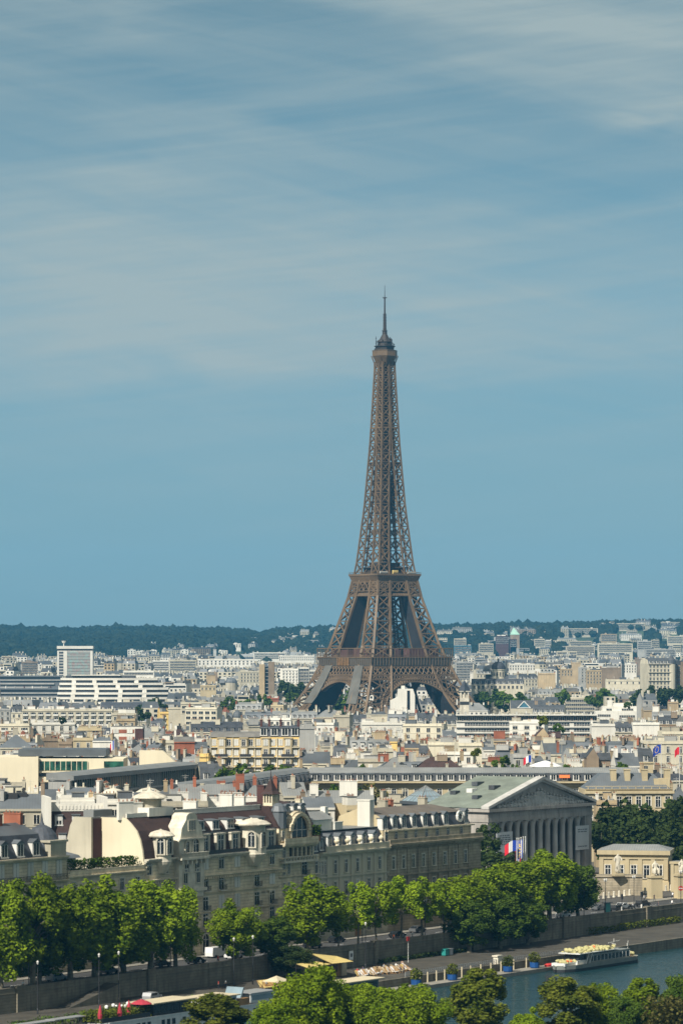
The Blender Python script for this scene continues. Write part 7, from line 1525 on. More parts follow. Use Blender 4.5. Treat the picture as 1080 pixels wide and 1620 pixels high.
# town trees between the roofs
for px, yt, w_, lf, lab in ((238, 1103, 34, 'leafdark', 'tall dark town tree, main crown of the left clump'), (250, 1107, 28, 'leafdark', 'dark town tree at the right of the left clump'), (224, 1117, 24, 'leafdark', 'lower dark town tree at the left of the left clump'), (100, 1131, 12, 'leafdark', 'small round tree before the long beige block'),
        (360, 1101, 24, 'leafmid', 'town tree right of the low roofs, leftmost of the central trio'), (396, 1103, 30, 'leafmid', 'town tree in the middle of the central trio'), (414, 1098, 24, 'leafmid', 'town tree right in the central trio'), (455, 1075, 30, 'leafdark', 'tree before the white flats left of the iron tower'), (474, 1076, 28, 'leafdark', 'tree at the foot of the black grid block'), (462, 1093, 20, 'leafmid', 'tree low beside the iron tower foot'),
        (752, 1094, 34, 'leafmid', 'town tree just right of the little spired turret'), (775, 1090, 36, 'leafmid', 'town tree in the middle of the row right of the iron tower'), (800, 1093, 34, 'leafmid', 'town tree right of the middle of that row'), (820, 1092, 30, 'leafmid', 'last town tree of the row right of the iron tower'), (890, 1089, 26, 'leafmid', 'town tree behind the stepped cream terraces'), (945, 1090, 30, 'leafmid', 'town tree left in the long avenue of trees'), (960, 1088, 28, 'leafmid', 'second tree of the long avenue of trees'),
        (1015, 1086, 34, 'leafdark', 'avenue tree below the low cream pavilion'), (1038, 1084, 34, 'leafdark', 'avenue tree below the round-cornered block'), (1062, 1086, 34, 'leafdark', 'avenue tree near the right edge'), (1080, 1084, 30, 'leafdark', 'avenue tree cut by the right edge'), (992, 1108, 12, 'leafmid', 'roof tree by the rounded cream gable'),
        (545, 1090, 50, 'leafmid', 'park tree seen through the left arch'), (525, 1094, 40, 'leafmid', 'low park tree seen through the left arch')):
    D = min(solveD(yt, 30), 2540) if yt > 1080 else 2700
    if 'arch' in lab: D = 2600
    ptree('far', lf, lab, px, yt, D, w_*1.25, zg(atx(px, D), D), 'town trees among the roofs', 'town_tree')
for px, yt, D, w_, lf, lab in ((505, 1246, 1010, 40, 'leafmid', 'courtyard tree below the corner of the dormered wing'), (530, 1240, 1020, 44, 'leafmid', 'courtyard tree in the middle of the ministry yard'), (556, 1242, 1020, 38, 'leafmid', 'courtyard tree right of the middle in the ministry yard'), (590, 1238, 1030, 40, 'leafdry', 'thin brownish courtyard tree before the ministry wing'),
        (378, 1206, 1120, 34, 'leafmid', 'garden tree below the yellow flats at left'), (345, 1208, 1115, 30, 'leafmid', 'garden tree left of the yellow flats'), (420, 1208, 1120, 34, 'leafmid', 'garden tree under the middle of the yellow flats'), (455, 1206, 1125, 30, 'leafmid', 'garden tree under the right of the yellow flats'),
        (793, 1192, 1150, 26, 'leafmid', 'garden tree left of the flag above the wing'), (812, 1206, 1120, 20, 'leafmid', 'low garden tree by the flag above the wing'), (770, 1208, 1110, 30, 'leafmid', 'low garden tree behind the dormered wing'), (985, 1204, 1120, 34, 'leafmid', 'garden tree behind the wing at right'), (905, 1208, 1110, 40, 'leafmid', 'low garden tree behind the wing near the white canopy'), (884, 1143, 1480, 18, 'leafmid', 'roof tree before the ribbon-window block'), (858, 1128, 1500, 20, 'leafolive', 'roof plant tree on the bright white block'), (752, 1180, 1200, 16, 'leafolive', 'terrace tree among the cream houses'), (572, 1206, 1115, 20, 'leafmid', 'little garden tree behind the dormered wing')):
    ptree('far', lf, lab, px, yt, D, w_*1.15, 0.0 if yt > 1150 else 10, 'garden trees', 'garden_tree')
hedge('shrubbery', 'dark potted shrubs crowding the quay edge behind the left houseboats', [Q(U(20, -20), -20.2, ZL), Q(U(330, -20), -20.2, ZL)], 1.1, 1.8, 'leafmid', 3200, 0.2)
# ------------------------------------------------------------------ street and quay furniture, vehicles, boats, people
def flag_mesh(kind, w_, h_, seed):
    mb = MB(); r = random.Random(seed); nx_, nz_ = 12, 5
    def P(i, j): a = i/nx_; return (-w_*a*0.93, 0.28*math.sin(a*7+seed)*a*w_*0.35, -h_*j/nz_-a*a*h_*0.45+0.1*math.sin(a*5))
    for i in range(nx_):
        for j in range(nz_):
            m = 0 if kind in ('eu',) else (i*3//nx_ if kind == 'tri' else 2)
            mb.face([P(i, j), P(i+1, j), P(i+1, j+1), P(i, j+1)], m)
    if kind == 'eu':
        for k in range(12):
            a = 2*math.pi*k/12; i, j = nx_*(0.5+0.22*math.cos(a)), nz_*(0.5+0.33*math.sin(a)); p = Vector(P(i, j)); s = h_*0.05
            for o_ in (-0.02, 0.02): mb.face([p+Vector((-s, o_, 0)), p+Vector((0, o_, -s)), p+Vector((s, o_, 0)), p+Vector((0, o_, s))], 3)
    return mb.mesh('flag', ['fblue', 'fwhite', 'fred', 'fgold'])
def flagpole(lab, px, ytop, D, z0, kind, fw, fh, rz=0.0, seed=0, group=None):
    zt = atz(ytop, D); t = thing('flagpole', lab, 'flag', (atx(px, D), D, 0), rz, group); mb = MB(); mb.tube([(0, 0, z0), (0, 0, zt)], [0.12, 0.08], 7); mb.blob((0, 0, zt+0.1), 0.16, None, 7, 4); part(mb, 'pole', ['frame'], t)
    if kind: link('flag', flag_mesh(kind, fw, fh, seed), t, (-0.1, 0, zt-0.4))
for k, (px, yt, kd, lab) in enumerate(((817, 1327, 'tri', 'leftmost palace flagpole, its tricolour blown wide to the left'), (820, 1327, 'tri', 'second palace flagpole from the left, tricolour hanging limp'), (823.5, 1326, 'eu', 'middle palace flagpole with a blue flag of gold stars'), (827, 1325, 'tri', 'fourth palace flagpole, tricolour hanging limp'), (830.5, 1325, None, 'rightmost palace flagpole, bare white pole'))):
    flagpole(lab, px, yt, 815+k*2, 0, kd, 3.0 if k == 0 else 0.8, 2.5 if k == 0 else 4.4, 0.0, k)
D = 1075; flagpole('tricolour flag on a pole behind the long dormered wing', 840, 1193, D, 15, 'tri', 2.6, 2.2, 0, 2); flagpole('blue gold-starred flag before the cream flag-flying house', 1045, 1176, D+45, 12, 'eu', 2.8, 2.9, 0, 3)
flagpole('dark red and green flag at the right edge before the cream house', 1074, 1180, D+45, 12, 'red', 1.6, 2.4, 0, 5); flagpole('small tricolour on the roof of the flat cream complex', 181, 1170, 1150, 24, 'tri', 1.4, 3.0, 0, 1)
t = thing('roof_canopy', 'white fabric canopy spread over a roof terrace behind the long wing', 'canopy', (atx(862, 1090), 1090, 0)); mb = MB(); mb.lathe(0, 0, [(5.4, 24.0), (3.0, 25.0), (0.3, 25.8)], 10); part(mb, 'cloth', ['fwhite'], t); mb = MB(); mb.tube([(0, 0, 12), (0, 0, 25.6)], [0.12, 0.1], 6); [mb.tube([(4.6*math.cos(a), 4.6*math.sin(a), 12), (4.6*math.cos(a), 4.6*math.sin(a), 24.2)], [0.08, 0.08], 5) for a in (0.5, 2.6, 3.7, 5.8)]; part(mb, 'pole', ['frame'], t)
# yellow balconied flats
D = 1150.0; X0 = atx(333, D); X1 = atx(473, D); L = X1-X0; zt = atz(1166, D); t = thing('yellow_flats', 'yellow balconied flats with white window surrounds and dark attic chimneys', 'apartment house', (X0, D, 0), 0.0)
mb = MB(); mb.box(0, L, 0, 13, -1, zt); part(mb, 'wall', ['yellow'], t)
mb = MB(); mb.extr([(-0.4, zt), (1.0, zt+1.2), (12, zt+1.6), (13, zt)], 0, L*0.56, 'x'); mb.extr([(0.2, zt), (1.2, zt+3.4), (11, zt+3.6), (12.8, zt)], L*0.56, L, 'x', 1); part(mb, 'roof', ['gravel', 'slate'], t)
nb = 12
for k in range(nb):
    x = L*(k+0.5)/nb
    for q in range(4): link('window', win_mesh(1.35, 2.1, 'shut' if RND.random() < 0.62 else 'std'), t, (x, -1.0 if k % 3 == 1 else 0, zt-2.9-q*3.3))
for k in range(nb):
    if k % 3 == 1: mb = MB(); x = L*(k+0.5)/nb; mb.box(x-1.3, x+1.3, -1.0, 0, -1, zt-0.4); mb.box(x-1.5, x+1.5, -1.3, 0, zt-0.5, zt-0.1); part(mb, 'bay', ['butter'], t)
mb = MB()
for q in range(4): z = zt-3.3-q*3.3; mb.box(0, L, -0.9, 0, z-0.25, z); [mb.box(L*k/nb-0.16, L*k/nb+0.16, -0.5, 0, z, z+3.0) for k in range(nb+1)]
part(mb, 'ledge', ['cream'], t)
for q in (1, 2):
    mb = MB(); z = zt-3.3-q*3.3
    for a, b in ((0.05, 0.2), (0.33, 0.46), (0.58, 0.72), (0.80, 0.95)): mb.box(L*a, L*b, -1.7, 0, z-0.2, z, 1); mb.box(L*a, L*b, -1.7, -1.62, z, z+0.95, 0)
    part(mb, 'balcony', ['iron', 'cream'], t)
for f in (0.60, 0.72, 0.84, 0.95): link('dormer', dormer_mesh(1.9, 2.6, 1.6, 'flat'), t, (L*f, 0.1, zt+0.4))
for f in (0.57, 0.79, 0.66, 0.99): link('chimney', chimney_mesh(5.0, 5.0, 'brickdk', True, 1), t, (L*f, 3, zt+0.5))
# cars
def car_parts(body, van=False, estate=False):
    key = ('car', body, van, estate)
    def fn():
        mb = MB()
        if van: P = [(-2.4, 0.35), (2.4, 0.35), (2.45, 1.0), (1.9, 1.25), (1.35, 2.05), (-2.35, 2.1), (-2.45, 1.0)]; W_ = 0.95
        elif estate: P = [(-2.15, 0.35), (2.2, 0.35), (2.25, 0.75), (1.2, 0.95), (0.55, 1.5), (-1.9, 1.52), (-2.2, 0.9)]; W_ = 0.88
        else: P = [(-2.1, 0.35), (2.15, 0.35), (2.2, 0.72), (1.15, 0.92), (0.45, 1.42), (-0.95, 1.44), (-1.75, 0.98), (-2.15, 0.9)]; W_ = 0.86
        mb.extr(P, -W_, W_, 'y'); body_m = mb.mesh('body', [body]); mb = MB()
        if van: mb.box(0.7, 1.45, -W_-0.01, W_+0.01, 1.25, 1.85); mb.extr([(1.92, 1.28), (1.42, 1.98), (1.47, 1.98), (1.97, 1.28)], -W_+0.1, W_-0.1, 'y')
        elif estate: mb.box(-1.7, 0.35, -W_-0.01, W_+0.01, 0.98, 1.38); mb.extr([(1.17, 0.97), (0.58, 1.47), (0.64, 1.47), (1.24, 0.97)], -W_+0.1, W_-0.1, 'y')
        else: mb.box(-1.15, 0.3, -W_-0.01, W_+0.01, 0.95, 1.32); mb.extr([(1.12, 0.94), (0.48, 1.4), (0.54, 1.4), (1.19, 0.94)], -W_+0.1, W_-0.1, 'y'); mb.extr([(-1.7, 1.0), (-1.0, 1.41), (-1.06, 1.43), (-1.78, 1.0)], -W_+0.1, W_-0.1, 'y')
        glass = mb.mesh('windows', ['glass']); mb = MB(); mb.lathe(0, 0, [(0.2, -0.12), (0.32, -0.10), (0.32, 0.10), (0.2, 0.12)], 10)
        mb.v = [(x, z, y) for x, y, z in mb.v]; wheel = mb.mesh('wheel', ['tyre']); mb = MB(); mb.box(-0.05, 0.05, -0.18, 0.18, -0.08, 0.08); return body_m, glass, wheel, mb.mesh('headlight', ['frame']), W_
    return cached(key, fn)
def car(lab, u, v, body, z=0.03, rz=0.0, van=False, estate=False, group='vehicles on the quay street', pos=None):
    t = thing('van' if van else 'parked_car', lab, 'van' if van else 'car', (pos or Q(u, v))[:2]+(z,), QA+rz, group); b, g_, w_, h_, W_ = car_parts(body, van, estate)
    link('body', b, t); link('window_glass', g_, t)
    for x in (-1.3, 1.35):
        for y in (-W_+0.08, W_-0.08): link('wheel', w_, t, (x, y, 0.33))
    for y in (-0.6, 0.6): link('headlight', h_, t, (2.2, y, 0.72))
for px, v, body, kw, lab in ((342, 13.2, 'carwhite', dict(van=True), 'white delivery van parked before the carved house arcade'), (370, 8.6, 'carwhite', {}, 'white car driving behind the rounded plane tree'), (310, 8.0, 'car', {}, 'black car on the street left of the white van'), (90, 8.5, 'carsilver', dict(estate=True), 'silver car half hidden under the left plane trees'), (172, 9, 'cargrey', {}, 'grey car in the shade under the left trees'),
        (255, 9.5, 'car', {}, 'black car in deep shade before the carved house corner'), (494, 9.2, 'car', dict(estate=True), 'black estate car beside the brightest plane tree'), (532, 13.0, 'car', {}, 'black car parked by the urned house'), (628, 9.0, 'car', {}, 'black car behind the walkers'), (890, 8.0, 'carwhite', {}, 'white car below the rightmost plane tree'), (975, 7.2, 'car', dict(estate=True), 'black car in the queue at the right'), (984, 9.8, 'carwhite', {}, 'white car beside the black one in the queue'), (1016, 9.6, 'car', dict(estate=True), 'dark car ahead of the motorbikes at right'), (660, 12.8, 'cargrey', {}, 'grey car parked before the sooty house'), (720, 12.8, 'car', {}, 'dark parked car near the end of the sooty house'), (946, 12.5, 'cargrey', {}, 'grey car behind the teal shelter')):
    car(lab, U(px, v), v, body, **kw)
car('pale estate car parked on the lower quay', 0, 0, 'carsilver', ZL, 0.15, estate=True, group=None, pos=Q(U(241, -7), -7))
# people: one skinned body per pose, clothes told by height
def person_mesh(pose, shirt):
    def fn():
        me = bpy.data.meshes.new('body_base')
        if pose == 'stand': V = [((0,0,.95),.13), ((0,0,1.15),.12), ((0,0,1.38),.14), ((0,0,1.50),.055), ((0,-.01,1.63),.095), ((0,-.01,1.72),.07), ((-.09,0,.85),.085), ((-.10,-.02,.48),.06), ((-.10,.02,.08),.045), ((-.10,-.14,.04),.04), ((.09,0,.85),.085), ((.10,-.02,.48),.06), ((.10,.02,.08),.045), ((.10,-.14,.04),.04), ((-.20,0,1.40),.055), ((-.25,.02,1.12),.042), ((-.24,-.08,.88),.032), ((.20,0,1.40),.055), ((.25,.02,1.12),.042), ((.24,-.08,.88),.032)]
        elif pose == 'walk': V = [((0,0,.93),.13), ((0,-.02,1.13),.12), ((0,-.04,1.36),.14), ((0,-.05,1.48),.055), ((0,-.07,1.61),.095), ((0,-.07,1.70),.07), ((-.09,-.05,.84),.085), ((-.10,-.22,.50),.06), ((-.10,-.28,.09),.045), ((-.10,-.42,.06),.04), ((.09,.05,.84),.085), ((.10,.12,.47),.06), ((.10,.36,.16),.045), ((.10,.30,.05),.04), ((-.20,-.03,1.38),.055), ((-.24,.14,1.13),.042), ((-.22,.22,.92),.032), ((.20,-.03,1.38),.055), ((.24,-.18,1.13),.042), ((.22,-.32,.98),.032)]
        else: V = [((0,.05,.48),.14), ((0,.12,.70),.12), ((0,.16,.92),.14), ((0,.15,1.04),.055), ((0,.12,1.17),.095), ((0,.12,1.26),.07), ((-.10,-.08,.48),.085), ((-.11,-.42,.50),.06), ((-.11,-.46,.08),.045), ((-.11,-.60,.05),.04), ((.10,-.08,.48),.085), ((.11,-.42,.50),.06), ((.11,-.46,.08),.045), ((.11,-.60,.05),.04), ((-.20,.14,.94),.055), ((-.25,.0,.70),.042), ((-.2,-.22,.62),.032), ((.20,.14,.94),.055), ((.25,.0,.70),.042), ((.2,-.22,.62),.032)]
        E = [(0,1),(1,2),(2,3),(3,4),(4,5),(0,6),(6,7),(7,8),(8,9),(0,10),(10,11),(11,12),(12,13),(2,14),(14,15),(15,16),(2,17),(17,18),(18,19)]
        me.from_pydata([v for v, _ in V], E, []); o = bpy.data.objects.new('tmp', me); COL.objects.link(o); o.modifiers.new('s', 'SKIN'); 
        for k, (_, r_) in enumerate(V): me.skin_vertices[0].data[k].radius = (r_, r_)
        me.skin_vertices[0].data[0].use_root = True; s_ = o.modifiers.new('b', 'SUBSURF'); s_.levels = 1
        dg = bpy.context.evaluated_depsgraph_get(); out = bpy.data.meshes.new_from_object(o.evaluated_get(dg)); bpy.data.objects.remove(o); out.name = 'body'
        out.materials.clear(); [out.materials.append(M[q]) for q in ('denim', shirt, 'skin', 'hair')]; sh = -0.46 if pose == 'sit' else 0.0
        for p in out.polygons:
            c = p.center; z = c.z-sh; hx = abs(c.x)
            p.material_index = 3 if (z > 1.66 or (z > 1.58 and c.y > V[4][0][1]+0.02)) else (2 if z > 1.48 or (hx > 0.19 and z < 1.2) else (1 if z > 0.98 else 0))
        return out
    return cached(('person', pose, shirt), fn)
def person(lab, pos, pose, shirt, rz=0.0, group=None):
    o = link('person', person_mesh(pose, shirt), None, pos, rz); return tag(o, lab, 'person', group)
for px, v, pose, sh, lab in ((622, 3.4, 'walk', 'orange', 'walker in an orange top on the river pavement'), (628, 3.0, 'walk', 'car', 'walker in dark clothes just right of the orange walker'), (637, 2.4, 'walk', 'carsilver', 'walker in grey near the dark parked car'), (652, 3.0, 'stand', 'fwhite', 'walker in a white shirt on the river pavement'), (37, 2.6, 'walk', 'fwhite', 'walker in white under the left plane trees'), (345, 3.5, 'walk', 'redpaint', 'walker in dull red below the white van'), (317, 1.8, 'walk', 'fwhite', 'walker in white below the carved house'),
        (1018, 15.6, 'stand', 'fwhite', 'pedestrian in white standing behind the bollards'), (1063, 15.0, 'walk', 'fwhite', 'pedestrian in white near the seated statue at right'), (1034, 14.8, 'walk', 'car', 'pedestrian in black before the broad pedestal'), (1062, 2.5, 'walk', 'fwhite', 'pedestrian in white on the river pavement at far right'), (1040, 2.5, 'walk', 'denim', 'pedestrian in dark blue on the river pavement at right'), (886, 2.8, 'walk', 'car', 'pedestrian in black near the white car'), (848, 3.2, 'walk', 'redpaint', 'pedestrian in red under the tall plane trees')):
    p = Q(U(px, v), v, 0.14 if v < 4.4 or v > 14.6 else 0.03); person(lab, p, pose, sh, QA+(0 if pose == 'stand' else math.pi/2))
# motorbikes with riders at the lights
for px, v, lab in ((996, 7.0, 'motorbike with a rider in black waiting in the queue'), (1001, 6.2, 'motorbike with a rider in grey nearest the parapet')):
    t = thing('motorbike', lab, 'motorbike', Q(U(px, v), v, 0.03), QA); mb = MB(); mb.extr([(-0.7, 0.55), (0.5, 0.6), (0.75, 1.0), (0.45, 0.95), (-0.1, 0.85), (-0.8, 0.9)], -0.16, 0.16, 'y'); mb.bar((0.6, -0.35, 1.05), (0.6, 0.35, 1.05), 0.05); part(mb, 'body', ['car'], t)
    for x in (-0.65, 0.72): mb = MB(); mb.lathe(0, 0, [(0.18, -0.06), (0.3, -0.05), (0.3, 0.05), (0.18, 0.06)], 10); mb.v = [(a, c, b) for a, b, c in mb.v]; part(mb, 'wheel', ['tyre'], t, (x, 0, 0.3))
    p = Q(U(px, v)-0.1, v, 0.40); person('rider in %s sitting on the %s' % (('black', 'motorbike waiting in the queue') if px < 1000 else ('grey', 'motorbike nearest the parapet')), p, 'sit', 'car' if px < 1000 else 'carsilver', QA+math.pi/2)
# bollards, lamps, shelter, signals
mbo = MB(); mbo.lathe(0, 0, [(0.26, 0), (0.26, 0.15), (0.20, 0.2), (0.17, 1.0), (0.2, 1.05), (0.1, 1.2)], 9); bme = mbo.mesh('bollard', ['palestone'])
bp_ = [(872+k*8.2, 1432.5-k*1.0) for k in range(26)]
for k, (px, py) in enumerate(bp_):
    D = 60*F/(py-HOR); o = link('bollard', bme, None, (atx(px, D), D, 0.14)); o.scale = (1.5, 1.5, 1.25); tag(o, 'pale stone bollard in the row along the palace side of the street', 'bollard', 'stone bollards before the palace')
def lamp(lab, u, v, z0, h_, arm=True):
    t = thing('street_lamp', lab, 'street lamp', Q(u, v, z0), QA, 'street lamps along the quay'); mb = MB(); mb.tube([(0, 0, 0), (0, 0, 0.8), (0, 0, 1.0), (0, 0, h_)], [0.16, 0.15, 0.09, 0.06], 7); mb.box(-0.5, 0.5, -0.05, 0.05, h_-0.35, h_-0.27); part(mb, 'pole', ['iron'], t)
    for x in (-0.45, 0.45) if arm else (0,): mb = MB(); mb.lathe(x, 0, [(0.10, h_-0.27), (0.22, h_+0.15), (0.24, h_+0.2), (0.05, h_+0.4)], 7); part(mb, 'lantern', ['frame'], t)
for px, lab in ((46, 'street lamp under the leftmost planes'), (270, 'street lamp before the cream gable trees'), (573, 'street lamp left of the walkers'), (672, 'street lamp between the young planes'), (755, 'street lamp by the leaning dark tree'), (923, 'street lamp at the end of the plane group'), (957, 'street lamp left of the teal shelter'), (1002, 'street lamp by the motorbikes'), (1076, 'street lamp at the right edge')):
    lamp(lab, U(px, 0.95), 0.95, 0.14, 8.2)
for px, lab in ((157, 'lamp post on the lower quay beside the houseboats'), (188, 'lamp post on the lower quay above the red parasols'), (60, 'lamp post on the lower quay at the left'), (370, 'lamp post on the lower quay under the rounded plane'), (578, 'lamp post on the lower quay beside the notice board'), (400, 'lamp post on the lower quay left of the yellow canopy')): lamp(lab, U(px, -5.0), -5.0, ZL, 9.0, False)
t = thing('bus_shelter', 'teal bus shelter panel on the river pavement', 'bus shelter', Q(U(960, 3), 3, 0.14), QA); mb = MB(); mb.box(-1.2, 1.2, -0.1, 0.1, 0.3, 2.7); part(mb, 'panel', ['teal'], t); mb = MB(); mb.box(-1.35, 1.35, -0.6, 0.7, 2.7, 2.85); mb.box(-1.3, -1.2, -0.1, 0.1, 0, 2.7); mb.box(1.2, 1.3, -0.1, 0.1, 0, 2.7); part(mb, 'frame', ['iron'], t)
for px, lab in ((983, 'white-based traffic signal left of the motorbikes'), (1014, 'white-based traffic signal right of the motorbikes')):
    t = thing('traffic_signal', lab, 'traffic signal', Q(U(px, 1.2), 1.2, 0.14), QA); mb = MB(); mb.tube([(0, 0, 0), (0, 0, 1.7)], [0.22, 0.2], 8); part(mb, 'base', ['frame'], t); mb = MB(); mb.tube([(0, 0, 1.7), (0, 0, 4.6)], [0.09, 0.08], 7); mb.box(-0.22, 0.22, -0.2, 0.2, 3.4, 4.6); part(mb, 'signal_head', ['iron'], t)
t = thing('no_entry_sign', 'round red no-entry sign with white bar at the right edge', 'road sign', Q(U(1076, 4.0), 4.0, 0.14), 0.3); mb = MB(); mb.tube([(0, 0, 0), (0, 0, 4.2)], [0.07, 0.06], 6); part(mb, 'pole', ['iron'], t); mb = MB(); mb.lathe(0, 0, [(0.6, -0.03), (0.6, 0.03)], 16); mb.v = [(x, z, y+3.9) for x, y, z in mb.v]; mb.box(-0.42, 0.42, -0.06, -0.03, 3.8, 4.0, 1); part(mb, 'disc', ['redpaint', 'fwhite'], t)
t = thing('refuse_bins', 'pair of green and grey wheeled bins at the foot of the wall', 'bin', Q(U(706, -2.4), -2.4, ZL), QA); mb = MB(); mb.box(-1.2, 0.2, -0.5, 0.5, 0.15, 1.3); mb.box(-1.3, 0.3, -0.6, 0.6, 1.3, 1.5); part(mb, 'bin', ['teal'], t)
mb = MB(); mb.box(0.5, 1.7, -0.5, 0.5, 0.15, 1.3); mb.box(0.4, 1.8, -0.6, 0.6, 1.3, 1.45); part(mb, 'bin', ['carsilver'], t)
# railing along the lower quay edge
mb = MB(); u0, u1 = U(640, -21.2), U(905, -21.2)
n = 90
for k in range(n+1): u = u0+(u1-u0)*k/n; mb.bar(Q(u, -21.3, ZL), Q(u, -21.3, ZL+1.0), 0.10)
for z in (0.35, 0.68, 1.0): mb.bar(Q(u0, -21.3, ZL+z), Q(u1, -21.3, ZL+z), 0.09)
tag(part(mb, 'quay_railing', ['carsilver'], None), 'grey metal railing along the edge of the lower quay', 'railing')
mb = MB(); u = U(788, -21.2); qbox(mb, u-0.9, u+0.9, -21.6, -20.5, ZL, ZL+1.4); qbox(mb, u-1.1, u+1.1, -21.6, -20.3, ZL+1.5, ZL+1.75); tag(part(mb, 'stone_pier', ['palestone'], None), 'stone pier standing in the quay railing', 'pillar')
# landing stage
mb = MB(); u0, u1 = U(560, -25.5), U(874, -24.0); qbox(mb, u0, u1, -26.0, -22.4, ZW-0.5, ZW+0.75); tag(part(mb, 'landing_stage', ['pavement'], None), 'long pale floating landing stage moored along the river wall', 'pontoon')
for k, px in enumerate((652, 664, 676, 690, 703, 716, 730, 744, 760, 776, 792, 812, 832, 850)):
    mb = MB(); p = Q(U(px, -22.7), -22.7, ZW); mb.tube([(0, 0, -0.6), (0, 0, 2.8)], [0.15, 0.13], 7); tag(link('mooring_post', mb.mesh('mooring_post', ['canvas']), None, p), 'pale mooring post in the row behind the landing stage', 'post', 'mooring posts behind the landing stage')
for px, lab in ((658, 'blue tub with a bushy plant at the left of the landing stage'), (715, 'blue tub with a small plant left of the pointed olive tree'), (803, 'blue tub with a plant in the middle of the landing stage'), (845, 'blue tub with a yellowish bush near the boat bow')):
    p = Q(U(px, -24.5), -24.5, ZW+0.75); t = thing('planter', lab, 'planter', p, QA); mb = MB(); mb.lathe(0, 0, [(0.8, 0), (1.0, 0.2), (1.05, 1.2)], 10); part(mb, 'tub', ['bluepaint'], t); r = random.Random(int(px)); mb = MB()
    for k in range(340):
        d = Vector((r.gauss(0, 1), r.gauss(0, 1), r.gauss(0, 1))).normalized()*r.random()**0.4*1.3; c = d+Vector((0, 0, 2.1)); a = Vector((r.uniform(-1, 1), r.uniform(-1, 1), r.uniform(-1, 1)))*0.22; b = Vector((-a.y, a.x, r.uniform(-.1, .1))); mb.face([c-a, c-b, c+a, c+b])
    part(mb, 'foliage', ['leafolive'], t)
# passenger boat at the right
bu = U(876, -29); t = thing('passenger_boat', 'moored passenger boat with yellow life jackets stacked on its roof', 'boat', Q(bu, -29.4, ZW), QA); t.scale = (0.96, 1, 0.82); BL = 33.0; BW = 2.7
mb = MB(); prof = [(0, 0.0), (1.2, 0.55), (4, 0.92), (8, 1.0), (28, 1.0), (31.5, 0.85), (33, 0.55)]
for (xa, wa), (xb, wb) in zip(prof, prof[1:]):
    for s in (-1, 1):
        for z0, z1, m, k0, k1 in ((-0.5, 0.75, 1, 0.9, 0.97), (0.75, 1.75, 0, 0.97, 1.0)):
            q = [(xa, s*BW*max(wa, 0.04)*k0, z0), (xb, s*BW*wb*k0, z0), (xb, s*BW*wb*k1, z1), (xa, s*BW*max(wa, .04)*k1, z1)]; mb.face(q if s < 0 else q[::-1], m)
    mb.face([(xa, -BW*max(wa, .04), 1.55), (xb, -BW*wb, 1.55), (xb, BW*wb, 1.55), (xa, BW*max(wa, .04), 1.55)], 2)
mb.face([(33, -BW*0.55, -0.5), (33, BW*0.55, -0.5), (33, BW*0.55, 1.75), (33, -BW*0.55, 1.75)], 0); part(mb, 'hull', ['boatgrey', 'boatdark', 'canvas'], t)
mb = MB(); mb.box(1.0, 6.0, -1.6, 1.6, 1.55, 2.3); part(mb, 'bow_deckhouse', ['boatwhite'], t)
mb = MB(); mb.box(9.5, 28, -2.3, 2.3, 1.55, 3.9, 0); mb.box(9.8, 27.6, -2.34, 2.34, 2.1, 3.4, 1); part(mb, 'cabin', ['boatgrey', 'glass'], t)
mb = MB(); [mb.box(10+k*1.6, 10.12+k*1.6, -2.38, 2.38, 2.05, 3.45) for k in range(12)]; part(mb, 'window_bar', ['boatwhite'], t)
mb = MB(); mb.box(5.5, 9.5, -2.0, 2.0, 1.55, 2.6, 0); mb.extr([(6.2, 2.6), (7.2, 4.2), (9.8, 4.2), (9.8, 2.6)], -1.8, 1.8, 'y', 1); mb.box(5.6, 23, -2.6, 2.6, 4.2, 4.4, 0); part(mb, 'wheelhouse', ['boatwhite', 'glass'], t)
for x in (8.5, 10.0):
    for s in (-1, 1): mb = MB(); mb.bar((x, s*2.4, 1.6), (x+1.2, s*2.4, 4.2), 0.14); part(mb, 'roof_strut', ['boatwhite'], t)
r = random.Random(2); mb = MB()
for k in range(150): x = r.uniform(6.2, 21.8); y = r.uniform(-2.3, 2.3); z = 4.4+r.uniform(0, 0.7); s = r.uniform(0.25, 0.45); mb.blob((x, y, z), s*1.3, s, 6, 4, 0 if r.random() < 0.95 else 1)
for x0, x1, z in ((1.5, 8.2, 2.3), (28.3, 32, 2.0)):
    for k in range(44): s = r.uniform(0.2, 0.38); mb.blob((r.uniform(x0, x1), r.uniform(-1.5, 1.5), z+r.uniform(0, 0.5)), s*1.3, s, 6, 4, 0 if r.random() < 0.9 else 1)
lj = link('life_jackets', mb.mesh('life_jackets', ['lifebuoy', 'orange']), None, Q(bu, -29.4, ZW), QA); lj.scale = (0.96, 1, 0.82)
tag(lj, 'heaps of yellow and orange life jackets on the passenger boat', 'life jackets', kind='stuff')
mb = MB(); mb.tube([(25, 0, 4.2), (25, 0, 6.6)], [0.06, 0.05], 5); mb.bar((22.5, 0, 5.6), (27.5, 0, 5.9), 0.12); mb.bar((24, -1, 5.2), (26, 1, 5.2), 0.12); mb.tube([(31, 0, 1.6), (31.3, 0, 5.6)], [0.06, 0.04], 5); mb.box(30.9, 31.3, -0.06, 0.06, 4.2, 4.9, 0); part(mb, 'mast', ['frame'], t)
mb = MB(); mb.lathe(0, 0, [(0.4, -0.08), (0.9, -0.1), (1.0, 0.3), (0.6, 0.5)], 10, 0, 1.5, 0.8); tag(link('dinghy', mb.mesh('dinghy', ['redpaint']), None, Q(U(868, -25), -25, ZW+0.85), QA), 'small red dinghy lying on the end of the landing stage', 'dinghy')
